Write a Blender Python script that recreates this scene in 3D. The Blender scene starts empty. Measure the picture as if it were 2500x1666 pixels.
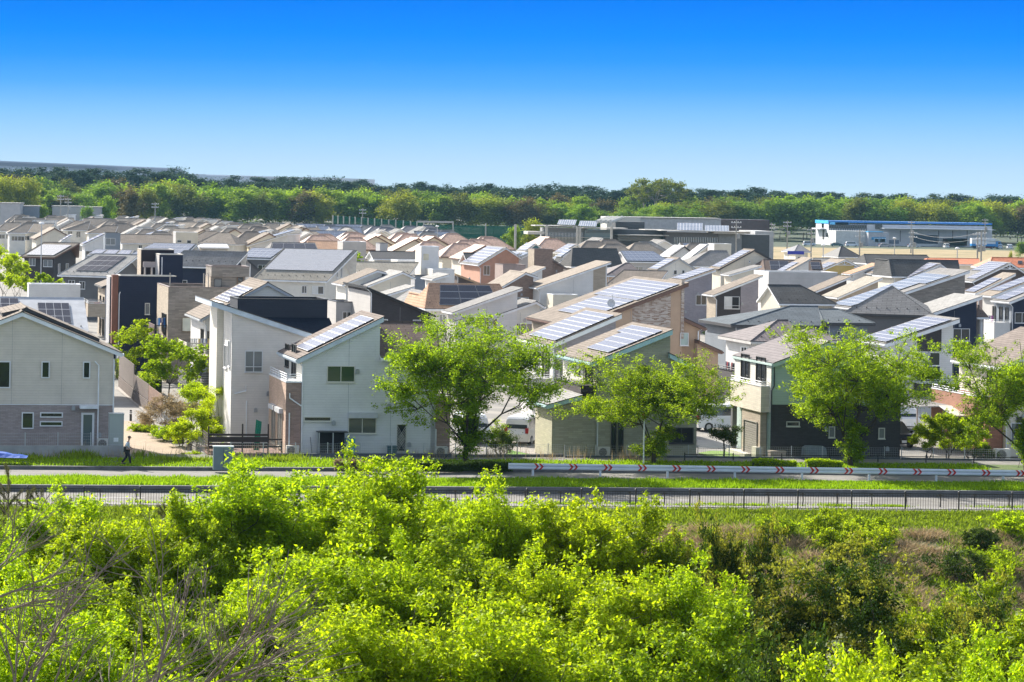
import bpy, math, random
import numpy as np
from mathutils import Vector, Matrix
R = math.radians
C = bpy.context.scene.collection
sc = bpy.context.scene
# ---------------------------------------------------------------- camera
CAMH = 16.5; FPX = 6500.0; PX, PY = 500.0, 472.0; ROLL = 0.016      # focal length and principal point in photo pixels (2500 wide)
cam = bpy.data.cameras.new('camera'); co = bpy.data.objects.new('camera', cam); C.objects.link(co)
cam.sensor_width = 36.0; cam.lens = FPX / 2500 * 36
cam.shift_x = (1250 - PX) / 2500; cam.shift_y = -(833 - PY) / 2500
cam.clip_start = 1; cam.clip_end = 9000
cr, sr = math.cos(ROLL), math.sin(ROLL)
co.matrix_world = Matrix(((cr, -sr, 0, 0), (0, 0, -1, 0), (sr, cr, 0, CAMH), (0, 0, 0, 1)))
sc.camera = co
# ---------------------------------------------------------------- sky and sun
SUN_EL, SUN_AZ = 33.0, -30.0          # degrees; azimuth from the view direction (+Y), negative = left
w = bpy.data.worlds.new('World'); sc.world = w; w.use_nodes = True
nt = w.node_tree; nd = nt.nodes; lk = nt.links
bg = nd['Background']
sky = nd.new('ShaderNodeTexSky'); sky.sky_type = 'NISHITA'; sky.sun_disc = False
sky.sun_elevation = R(SUN_EL); sky.sun_rotation = R(SUN_AZ); sky.dust_density = 1.6; sky.ozone_density = 0.4; sky.air_density = 1.0
tc = nd.new('ShaderNodeTexCoord'); sep = nd.new('ShaderNodeSeparateXYZ'); lk.new(tc.outputs['Generated'], sep.inputs[0])
ramp = nd.new('ShaderNodeValToRGB'); mr = nd.new('ShaderNodeMapRange')
mr.inputs['From Min'].default_value = 0.0; mr.inputs['From Max'].default_value = 0.10
lk.new(sep.outputs['Z'], mr.inputs['Value']); lk.new(mr.outputs[0], ramp.inputs[0])
SKY_BAND = [(0, (0.301, 0.392, 0.4707)), (0.052, (0.2848, 0.3843, 0.4707)), (0.129, (0.2451, 0.3546, 0.4707)), (0.222, (0.1793, 0.3212, 0.4761)), (0.314, (0.1146, 0.2754, 0.489)), (0.414, (0.047, 0.2114, 0.489)), (0.514, (0.0142, 0.1662, 0.489)), (0.606, (0.0023, 0.1394, 0.489)), (0.745, (0.0002, 0.1078, 0.489)), (1, (0.0002, 0.0954, 0.489))]
el = ramp.color_ramp.elements
while len(el) < len(SKY_BAND): el.new(0.5)
for e, (p_, c_) in zip(el, SKY_BAND): e.position = p_; e.color = (*c_, 1)
SKY_STR = 0.122
mul = nd.new('ShaderNodeVectorMath'); mul.operation = 'SCALE'; mul.inputs['Scale'].default_value = 1.0 / SKY_STR
lk.new(ramp.outputs[0], mul.inputs[0])
blend = nd.new('ShaderNodeMapRange'); blend.inputs['From Min'].default_value = 0.085; blend.inputs['From Max'].default_value = 0.13
lk.new(sep.outputs['Z'], blend.inputs['Value'])
mx = nd.new('ShaderNodeMix'); mx.data_type = 'RGBA'
lk.new(blend.outputs[0], mx.inputs['Factor']); lk.new(mul.outputs[0], mx.inputs['A']); hsv = nd.new('ShaderNodeHueSaturation'); hsv.inputs['Saturation'].default_value = .68; lk.new(sky.outputs[0], hsv.inputs['Color']); lk.new(hsv.outputs[0], mx.inputs['B'])
lk.new(mx.outputs['Result'], bg.inputs[0]); bg.inputs[1].default_value = SKY_STR
sun = bpy.data.lights.new('sun', 'SUN'); sun.energy = 4.9; sun.angle = R(0.5); sun.color = (1, .94, .84)
so = bpy.data.objects.new('sun', sun); C.objects.link(so)
sd = Vector((math.sin(R(SUN_AZ)) * math.cos(R(SUN_EL)), math.cos(R(SUN_AZ)) * math.cos(R(SUN_EL)), math.sin(R(SUN_EL))))
so.rotation_euler = sd.to_track_quat('Z', 'Y').to_euler()
sc.view_settings.view_transform = 'Standard'; sc.view_settings.look = 'None'; sc.view_settings.exposure = 1.05; sc.view_settings.gamma = 1
sc.cycles.max_bounces = 6; sc.cycles.diffuse_bounces = 3; sc.cycles.glossy_bounces = 2; sc.cycles.transmission_bounces = 3; sc.cycles.transparent_max_bounces = 4
sc.cycles.sample_clamp_indirect = 4; sc.cycles.sample_clamp_direct = 12
# ---------------------------------------------------------------- photo point -> world
FR = {'A': (0, 680, 3.0156), 'B': (600, 680, 3.0156), 'C': (1220, 680, 3.0156), 'D': (1860, 680, 3.0156),
      'E': (0, 380, 3.6766), 'F': (600, 400, 3.6766), 'G': (1220, 400, 3.6766), 'K': (1860, 400, 3.6766),
      'N': (240, 560, 5.2262), 'P': (1660, 560, 5.2262), 'Q': (2080, 560, 5.2262),
      'L': (0, 1120, 2.835), 'M': (830, 1120, 2.835), 'R': (1670, 1120, 2.835), 'S': (0, 0, 1.0)}
def uvp(fr, x, y):
    ox, oy, s = FR[fr]; dx = ox + x / s - PX; dy = oy + y / s - PY
    return dx * cr + dy * sr, -dx * sr + dy * cr
def at_z(fr, x, y, z=0.0):
    u, v = uvp(fr, x, y); Y = FPX * (CAMH - z) / v
    return Vector((u / FPX * Y, Y, z))
def at_y(fr, x, y, Y):
    u, v = uvp(fr, x, y)
    return Vector((u / FPX * Y, Y, CAMH - v / FPX * Y))
TH = math.atan(818 / 6500)
# ---------------------------------------------------------------- mesh builder
class MB:
    def __init__(s): s.v = []; s.f = []; s.m = []; s.mats = []
    def mi(s, m):
        if m not in s.mats: s.mats.append(m)
        return s.mats.index(m)
    def poly(s, pts, m):
        n = len(s.v); s.v += [tuple(p) for p in pts]; s.f.append(tuple(range(n, n + len(pts)))); s.m.append(s.mi(m)); return s
    def box(s, x0, y0, z0, x1, y1, z1, m):
        if x0 > x1: x0, x1 = x1, x0
        if y0 > y1: y0, y1 = y1, y0
        if z0 > z1: z0, z1 = z1, z0
        p = [(x0, y0, z0), (x1, y0, z0), (x1, y1, z0), (x0, y1, z0), (x0, y0, z1), (x1, y0, z1), (x1, y1, z1), (x0, y1, z1)]
        n = len(s.v); s.v += p; k = s.mi(m)
        for f in ((0, 3, 2, 1), (4, 5, 6, 7), (0, 1, 5, 4), (1, 2, 6, 5), (2, 3, 7, 6), (3, 0, 4, 7)):
            s.f.append(tuple(n + i for i in f)); s.m.append(k)
        return s
    def prism(s, prof, b0, b1, m, axis='b'):          # prof (a,z) counter-clockwise seen from the front, swept along b
        n = len(s.v); k = len(prof); mm = s.mi(m)
        if axis == 'b': s.v += [(a, b0, z) for a, z in prof] + [(a, b1, z) for a, z in prof]
        else: s.v += [(b1, a, z) for a, z in prof] + [(b0, a, z) for a, z in prof]
        s.f.append(tuple(n + i for i in range(k))); s.f.append(tuple(n + k + i for i in reversed(range(k)))); s.m += [mm, mm]
        for i in range(k):
            j = (i + 1) % k; s.f.append((n + j, n + i, n + k + i, n + k + j)); s.m.append(mm)
        return s
    def slab(s, pts, t, top, side):                     # polygon pts (ccw from above), thickness t downwards
        n = len(s.v); k = len(pts); a = s.mi(top); b = s.mi(side)
        s.v += [tuple(p) for p in pts] + [(p[0], p[1], p[2] - t) for p in pts]
        s.f.append(tuple(n + i for i in range(k))); s.m.append(a)
        s.f.append(tuple(n + k + i for i in reversed(range(k)))); s.m.append(b)
        for i in range(k):
            j = (i + 1) % k; s.f.append((n + i, n + k + i, n + k + j, n + j)); s.m.append(b)
        return s
    def tube(s, pts, r, m, n=6, r1=None):
        pts = [Vector(p) for p in pts]; L = len(pts); base = len(s.v); k = s.mi(m)
        for i, p in enumerate(pts):
            d = (pts[min(i + 1, L - 1)] - pts[max(i - 1, 0)]).normalized()
            u = d.cross(Vector((0, 0, 1)) if abs(d.z) < .9 else Vector((1, 0, 0))).normalized(); w_ = d.cross(u)
            rr = r if r1 is None else r + (r1 - r) * i / (L - 1)
            for j in range(n):
                t = 2 * math.pi * j / n; s.v.append(tuple(p + (u * math.cos(t) + w_ * math.sin(t)) * rr))
        for i in range(L - 1):
            for j in range(n):
                q = (j + 1) % n; s.f.append((base + i * n + j, base + i * n + q, base + (i + 1) * n + q, base + (i + 1) * n + j)); s.m.append(k)
        s.f.append(tuple(base + j for j in reversed(range(n)))); s.f.append(tuple(base + (L - 1) * n + j for j in range(n))); s.m += [k, k]
        return s
    def lathe(s, prof, c, m, n=12):                     # prof [(r,z)], about vertical axis at c
        base = len(s.v); k = s.mi(m); L = len(prof)
        for r, z in prof:
            for j in range(n): t = 2 * math.pi * j / n; s.v.append((c[0] + r * math.cos(t), c[1] + r * math.sin(t), c[2] + z))
        for i in range(L - 1):
            for j in range(n):
                q = (j + 1) % n; s.f.append((base + i * n + j, base + i * n + q, base + (i + 1) * n + q, base + (i + 1) * n + j)); s.m.append(k)
        s.f.append(tuple(base + (L - 1) * n + j for j in range(n))); s.m.append(k)
        s.f.append(tuple(base + j for j in reversed(range(n)))); s.m.append(k)
        return s
    def build(s, name, parent=None, loc=None, smooth=False):
        me = bpy.data.meshes.new(name); me.from_pydata(s.v, [], s.f)
        for m in s.mats: me.materials.append(m)
        me.polygons.foreach_set('material_index', s.m)
        uvl = me.uv_layers.new(name='UVMap'); nl = len(me.loops); buf = np.zeros((nl, 2), dtype=np.float32)
        V = np.array(s.v, dtype=np.float64); li = 0
        for f in s.f:
            P = V[list(f)]; nrm = np.zeros(3)
            for i in range(len(f)):
                a = P[i]; b = P[(i + 1) % len(f)]; nrm += np.array([(a[1] - b[1]) * (a[2] + b[2]), (a[2] - b[2]) * (a[0] + b[0]), (a[0] - b[0]) * (a[1] + b[1])])
            L_ = np.linalg.norm(nrm); nrm = nrm / L_ if L_ > 1e-12 else np.array([0, 0, 1.0])
            if abs(nrm[2]) > .995: t = np.array([1.0, 0, 0])
            else: t = np.array([-nrm[1], nrm[0], 0.0]); t /= np.linalg.norm(t)
            bt = np.cross(nrm, t); buf[li:li + len(f), 0] = P @ t; buf[li:li + len(f), 1] = P @ bt; li += len(f)
        uvl.data.foreach_set('uv', buf.ravel())
        if smooth: me.polygons.foreach_set('use_smooth', [True] * len(me.polygons))
        me.update()
        o = bpy.data.objects.new(name, me); C.objects.link(o)
        if parent is not None: o.parent = parent
        if loc is not None: o.location = loc
        return o
def tag(o, label=None, cat=None, group=None, kind=None):
    for k, v in (('label', label), ('category', cat), ('group', group), ('kind', kind)):
        if v: o[k] = v
    return o
def empty(name, loc=(0, 0, 0), rz=0.0, label=None, cat=None, group=None):
    o = bpy.data.objects.new(name, None); C.objects.link(o); o.empty_display_size = .3
    o.location = loc; o.rotation_euler = (0, 0, rz); return tag(o, label, cat, group)
def kids(o): return [c for c in bpy.data.objects if c.parent == o]
def copy_tree(o, loc=None, rz=None, scale=None, children=None):
    def rec(s, par):
        c = s.copy(); C.objects.link(c); c.parent = par
        for ch in children[s.name]: rec(ch, c)
        return c
    if children is None:
        children = {}
        def col(x):
            children[x.name] = kids(x)
            for k in children[x.name]: col(k)
        col(o)
    c = rec(o, None)
    if loc is not None: c.location = loc
    if rz is not None: c.rotation_euler = (0, 0, rz)
    if scale is not None: c.scale = scale if hasattr(scale, '__len__') else (scale,) * 3
    return c
def tree_map(o):
    d = {}
    def col(x):
        d[x.name] = list(x.children)
        for k in d[x.name]: col(k)
    bpy.context.view_layer.update(); col(o); return d
# ---------------------------------------------------------------- materials
_mc = {}
def _new(name):
    m = bpy.data.materials.new(name); m.use_nodes = True
    return m, m.node_tree.nodes, m.node_tree.links, m.node_tree.nodes['Principled BSDF']
def plain(c, rough=.6, metal=0.0, spec=.5, noise=.12, scale=1.5, name='plain'):
    k = ('p', c, rough, metal, noise, scale)
    if k in _mc: return _mc[k]
    m, n, l, b = _new(name); b.inputs['Roughness'].default_value = rough; b.inputs['Metallic'].default_value = metal
    b.inputs['Specular IOR Level'].default_value = spec
    if noise:
        tcn = n.new('ShaderNodeTexCoord'); nz = n.new('ShaderNodeTexNoise'); nz.inputs['Scale'].default_value = scale; nz.inputs['Detail'].default_value = 5
        l.new(tcn.outputs['Object'], nz.inputs['Vector'])
        mr_ = n.new('ShaderNodeMapRange'); mr_.inputs['From Min'].default_value = .3; mr_.inputs['From Max'].default_value = .7
        mr_.inputs['To Min'].default_value = 1 - noise; mr_.inputs['To Max'].default_value = 1 + noise; l.new(nz.outputs[0], mr_.inputs['Value'])
        vm = n.new('ShaderNodeVectorMath'); vm.operation = 'SCALE'; vm.inputs[0].default_value = c; l.new(mr_.outputs[0], vm.inputs['Scale'])
        l.new(vm.outputs[0], b.inputs['Base Color'])
    else: b.inputs['Base Color'].default_value = (*c, 1)
    _mc[k] = m; return m
def bricky(c, bw, bh, mort=.02, var=.12, mcol=.75, rough=.7, bump=.3, off=.5, wear=.10, spec=.3, name='cladding', two=None):
    k = ('b', c, bw, bh, mort, var, mcol, rough, bump, off, wear, two)
    if k in _mc: return _mc[k]
    m, n, l, b = _new(name); b.inputs['Roughness'].default_value = rough; b.inputs['Specular IOR Level'].default_value = spec
    uv = n.new('ShaderNodeUVMap'); br = n.new('ShaderNodeTexBrick'); br.offset = off; br.inputs['Scale'].default_value = 1
    br.inputs['Brick Width'].default_value = bw; br.inputs['Row Height'].default_value = bh; br.inputs['Mortar Size'].default_value = mort
    br.inputs['Mortar Smooth'].default_value = .3; br.inputs['Bias'].default_value = 0
    c2 = two if two else tuple(x * (1 - var) for x in c)
    br.inputs['Color1'].default_value = (*[min(1, x * (1 + (0 if two else var))) for x in c], 1); br.inputs['Color2'].default_value = (*c2, 1)
    br.inputs['Mortar'].default_value = (*[x * mcol for x in c], 1)
    l.new(uv.outputs[0], br.inputs['Vector'])
    nz = n.new('ShaderNodeTexNoise'); nz.inputs['Scale'].default_value = .55; nz.inputs['Detail'].default_value = 7; nz.inputs['Roughness'].default_value = .65
    l.new(uv.outputs[0], nz.inputs['Vector'])
    mr_ = n.new('ShaderNodeMapRange'); mr_.inputs['From Min'].default_value = .3; mr_.inputs['From Max'].default_value = .7
    mr_.inputs['To Min'].default_value = 1 - wear; mr_.inputs['To Max'].default_value = 1 + wear; l.new(nz.outputs[0], mr_.inputs['Value'])
    vm = n.new('ShaderNodeVectorMath'); vm.operation = 'SCALE'; l.new(br.outputs['Color'], vm.inputs[0]); l.new(mr_.outputs[0], vm.inputs['Scale'])
    l.new(vm.outputs[0], b.inputs['Base Color'])
    if bump:
        bp = n.new('ShaderNodeBump'); bp.inputs['Strength'].default_value = bump; bp.inputs['Distance'].default_value = .02; bp.invert = True
        l.new(br.outputs['Fac'], bp.inputs['Height']); l.new(bp.outputs[0], b.inputs['Normal'])
    _mc[k] = m; return m
def siding(c): return bricky(c, 3.1, .16, .008, .02, .84, .65, .5, name='siding')
def panelw(c): return bricky(c, 3.03, .455, .010, .015, .80, .75, .3, off=0, name='panel_wall')
def brickw(c, var=.16): return bricky(c, .32, .09, .008, var, .75, .8, .5, name='brick_wall')
def stonew(c, var=.15): return bricky(c, .6, .12, .008, var, .8, .8, .6, name='stone_wall')
def shingle(c, var=.09): return bricky(tuple(x * .72 for x in c), .9, .28, .022, var, .50, .92, .6, wear=.14, spec=.12, name='shingle')
def board(c): return bricky(c, 4.2, .14, .018, .08, .45, .6, .5, name='boards')
def vboard(c):
    return bricky(c, .2, 9, .012, .02, .7, .6, .5, off=0, name='vertical_boards')
def tile(c, hi=None): return tilemat(c)
def tilemat(c):
    k = ('t', c)
    if k in _mc: return _mc[k]
    m, n, l, b = _new('roof_tile'); b.inputs['Roughness'].default_value = .6; b.inputs['Specular IOR Level'].default_value = .25
    uv = n.new('ShaderNodeUVMap'); sp = n.new('ShaderNodeSeparateXYZ'); l.new(uv.outputs[0], sp.inputs[0])
    def mth(op, a, bb=None):
        q = n.new('ShaderNodeMath'); q.operation = op
        for i, x in enumerate((a, bb)):
            if x is None: continue
            if isinstance(x, (int, float)): q.inputs[i].default_value = x
            else: l.new(x, q.inputs[i])
        return q.outputs[0]
    u = mth('SINE', mth('MULTIPLY', sp.outputs[0], 2 * math.pi / .30)); row = mth('FRACT', mth('MULTIPLY', sp.outputs[1], 1 / .34))
    h = mth('ADD', mth('MULTIPLY', u, .5), mth('MULTIPLY', row, -1.1))
    bp = n.new('ShaderNodeBump'); bp.inputs['Strength'].default_value = .55; bp.inputs['Distance'].default_value = .035
    l.new(h, bp.inputs['Height']); l.new(bp.outputs[0], b.inputs['Normal'])
    wn = n.new('ShaderNodeTexWhiteNoise'); wn.noise_dimensions = '2D'
    cx = n.new('ShaderNodeCombineXYZ'); l.new(mth('FLOOR', mth('MULTIPLY', sp.outputs[0], 1 / .3)), cx.inputs[0]); l.new(mth('FLOOR', mth('MULTIPLY', sp.outputs[1], 1 / .34)), cx.inputs[1]); l.new(cx.outputs[0], wn.inputs['Vector'])
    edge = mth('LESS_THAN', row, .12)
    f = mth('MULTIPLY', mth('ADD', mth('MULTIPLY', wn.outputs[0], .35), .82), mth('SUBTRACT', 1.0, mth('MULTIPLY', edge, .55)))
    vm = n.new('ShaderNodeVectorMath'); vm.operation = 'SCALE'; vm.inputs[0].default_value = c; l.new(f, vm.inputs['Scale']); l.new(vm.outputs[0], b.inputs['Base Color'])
    _mc[k] = m; return m
def glass(c=(.02, .025, .03), rough=.08):
    k = ('g', c, rough)
    if k in _mc: return _mc[k]
    m, n, l, b = _new('window_glass'); b.inputs['Base Color'].default_value = (*c, 1); b.inputs['Roughness'].default_value = rough; b.inputs['Specular IOR Level'].default_value = .8
    tcn = n.new('ShaderNodeTexCoord'); nz = n.new('ShaderNodeTexNoise'); nz.inputs['Scale'].default_value = .6; l.new(tcn.outputs['Object'], nz.inputs['Vector'])
    bp = n.new('ShaderNodeBump'); bp.inputs['Strength'].default_value = .08; l.new(nz.outputs[0], bp.inputs['Height']); l.new(bp.outputs[0], b.inputs['Normal'])
    _mc[k] = m; return m
def pvmat(c=(.03, .045, .12), refl=.30, name='photovoltaic'):
    k = ('pv', c, refl)
    if k in _mc: return _mc[k]
    m = bpy.data.materials.new(name); m.use_nodes = True; n = m.node_tree.nodes; l = m.node_tree.links; n.remove(n['Principled BSDF'])
    uv = n.new('ShaderNodeUVMap'); br = n.new('ShaderNodeTexBrick'); br.offset = 0; br.inputs['Scale'].default_value = 1
    br.inputs['Brick Width'].default_value = .165; br.inputs['Row Height'].default_value = .165; br.inputs['Mortar Size'].default_value = .004
    br.inputs['Color1'].default_value = (*c, 1); br.inputs['Color2'].default_value = (*[x * .85 for x in c], 1); br.inputs['Mortar'].default_value = (*[min(1, x * 2 + .05) for x in c], 1)
    d = n.new('ShaderNodeBsdfDiffuse'); g = n.new('ShaderNodeBsdfGlossy'); g.inputs['Roughness'].default_value = .16; g.inputs['Color'].default_value = (.93, .95, 1, 1); a = n.new('ShaderNodeMixShader'); a.inputs[0].default_value = refl
    l.new(uv.outputs[0], br.inputs['Vector']); l.new(br.outputs['Color'], d.inputs[0]); l.new(d.outputs[0], a.inputs[1]); l.new(g.outputs[0], a.inputs[2]); l.new(a.outputs[0], n['Material Output'].inputs[0])
    _mc[k] = m; return m
def leafmat(name, c, tr, var=.35, gloss=.35, trw=.45):
    k = ('l', name)
    if k in _mc: return _mc[k]
    m = bpy.data.materials.new(name); m.use_nodes = True; n = m.node_tree.nodes; l = m.node_tree.links
    n.remove(n['Principled BSDF']); out = n['Material Output']
    ge = n.new('ShaderNodeNewGeometry'); oi = n.new('ShaderNodeObjectInfo')
    mr_ = n.new('ShaderNodeMapRange'); mr_.inputs['To Min'].default_value = 1 - var; mr_.inputs['To Max'].default_value = 1 + var; l.new(ge.outputs['Random Per Island'], mr_.inputs['Value'])
    hs = n.new('ShaderNodeHueSaturation'); m2 = n.new('ShaderNodeMapRange'); m2.inputs['To Min'].default_value = .492; m2.inputs['To Max'].default_value = .508
    l.new(oi.outputs['Random'], m2.inputs['Value']); l.new(m2.outputs[0], hs.inputs['Hue']); l.new(mr_.outputs[0], hs.inputs['Value']); hs.inputs['Color'].default_value = (*c, 1)
    h2 = n.new('ShaderNodeHueSaturation'); l.new(m2.outputs[0], h2.inputs['Hue']); l.new(mr_.outputs[0], h2.inputs['Value']); h2.inputs['Color'].default_value = (*tr, 1)
    d = n.new('ShaderNodeBsdfDiffuse'); t = n.new('ShaderNodeBsdfTranslucent'); g = n.new('ShaderNodeBsdfGlossy'); g.inputs['Roughness'].default_value = .5; g.inputs['Color'].default_value = (.9, .9, .9, 1)
    l.new(hs.outputs[0], d.inputs[0]); l.new(h2.outputs[0], t.inputs[0])
    a = n.new('ShaderNodeMixShader'); a.inputs[0].default_value = trw; l.new(d.outputs[0], a.inputs[1]); l.new(t.outputs[0], a.inputs[2])
    lw = n.new('ShaderNodeLayerWeight'); lw.inputs[0].default_value = .15
    ml = n.new('ShaderNodeMath'); ml.operation = 'MULTIPLY'; ml.inputs[1].default_value = .015; l.new(lw.outputs['Fresnel'], ml.inputs[0])
    a2 = n.new('ShaderNodeMixShader'); l.new(ml.outputs[0], a2.inputs[0]); l.new(a.outputs[0], a2.inputs[1]); l.new(g.outputs[0], a2.inputs[2]); l.new(a2.outputs[0], out.inputs[0])
    _mc[k] = m; return m
WHITE = plain((.78, .79, .80), .45, name='white_paint'); WFRAME = plain((.72, .72, .72), .4, noise=.03, name='white_frame'); DFRAME = plain((.05, .045, .04), .4, noise=.03, name='dark_frame')
ALU = plain((.48, .49, .50), .35, .5, noise=.03, name='aluminium'); BLACK = plain((.012, .012, .014), .4, noise=.05, name='black_metal'); CONC = plain((.34, .33, .31), .85, noise=.15, name='concrete')
GL = glass(); GLL = glass((.16, .17, .17), .2); CURT = plain((.62, .62, .6), .7, name='curtain'); DARK = plain((.01, .01, .011), .7, noise=.1, name='dark_recess')
PV = pvmat((.14, .15, .20), .17); PVD = pvmat((.03, .03, .042), .08, 'dark_photovoltaic'); PVP = pvmat((.46, .45, .45), .16, 'pale_photovoltaic'); PVB = pvmat((.14, .165, .22), .16, 'blue_photovoltaic')
PVF = plain((.44, .45, .47), .6, 0, noise=.02, name='panel_frame'); DEDGE = plain((.035, .03, .028), .6, noise=.1, name='dark_roof_edge')
# wall / roof palette
W_ = dict(white=siding((.69, .67, .64)), white2=panelw((.66, .66, .66)), cream=panelw((.66, .60, .49)), beige=siding((.60, .55, .46)), ivory=siding((.70, .67, .60)),
    grey=siding((.38, .38, .39)), lgrey=panelw((.48, .46, .44)), dgrey=siding((.13, .13, .135)), char=brickw((.065, .058, .060), .1), black=siding((.035, .036, .042)),
    navy=siding((.018, .024, .05)), taupe=brickw((.36, .28, .25), .14), brown=brickw((.27, .19, .15)), brick=brickw((.42, .20, .13)), dbrown=siding((.10, .075, .065)),
    tan=plain((.50, .35, .24), .85, noise=.06, name='tan_stucco'), khaki=stonew((.33, .33, .26), .12), stone=stonew((.26, .23, .20), .2), mint=siding((.40, .56, .50)),
    terra=plain((.46, .24, .16), .8, name='terracotta_stucco'), yellow=siding((.55, .40, .14)), lav=brickw((.34, .31, .33), .08), tanbrick=stonew((.42, .35, .27), .12),
    oldbrick=bricky((.62, .55, .48), .3, .085, .01, 0, .8, .85, .5, two=(.26, .15, .10), name='mottled_brick'), creamb=vboard((.66, .60, .48)), bluegrey=siding((.20, .23, .27)), teal=siding((.05, .13, .16)))
R_ = dict(tan=shingle((.42, .36, .30)), tan2=shingle((.33, .28, .235)), grey=shingle((.34, .33, .32)), lgrey=shingle((.46, .45, .43)), dgrey=shingle((.13, .13, .13)), brown=shingle((.22, .165, .14)),
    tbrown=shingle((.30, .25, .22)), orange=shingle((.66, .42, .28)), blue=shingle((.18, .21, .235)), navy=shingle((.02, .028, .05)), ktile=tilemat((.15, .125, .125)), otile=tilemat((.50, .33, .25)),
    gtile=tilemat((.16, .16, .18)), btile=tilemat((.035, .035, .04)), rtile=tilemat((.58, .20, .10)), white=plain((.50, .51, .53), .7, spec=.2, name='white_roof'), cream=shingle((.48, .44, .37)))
# ---------------------------------------------------------------- houses
def clip(poly, a0, a1, z0, z1):
    def cl(P, inside, inter):
        out = []
        for i in range(len(P)):
            p, q = P[i], P[(i + 1) % len(P)]
            if inside(p): out.append(p)
            if inside(p) != inside(q): out.append(inter(p, q))
        return out
    for ax, lim, sg in ((0, a0, 1), (0, a1, -1), (1, z0, 1), (1, z1, -1)):
        if not poly: return poly
        def ins(p, ax=ax, lim=lim, sg=sg): return sg * (p[ax] - lim) >= 0
        def itr(p, q, ax=ax, lim=lim):
            t = (lim - p[ax]) / (q[ax] - p[ax]); return (p[0] + t * (q[0] - p[0]), p[1] + t * (q[1] - p[1]))
        poly = cl(poly, ins, itr)
    return poly
def zon(prof, a):
    for (a0, z0), (a1, z1) in zip(prof, prof[1:]):
        if a0 <= a <= a1: return z0 + (z1 - z0) * (a - a0) / (a1 - a0)
    return prof[0][1] if a < prof[0][0] else prof[-1][1]
ALLH = []
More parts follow.
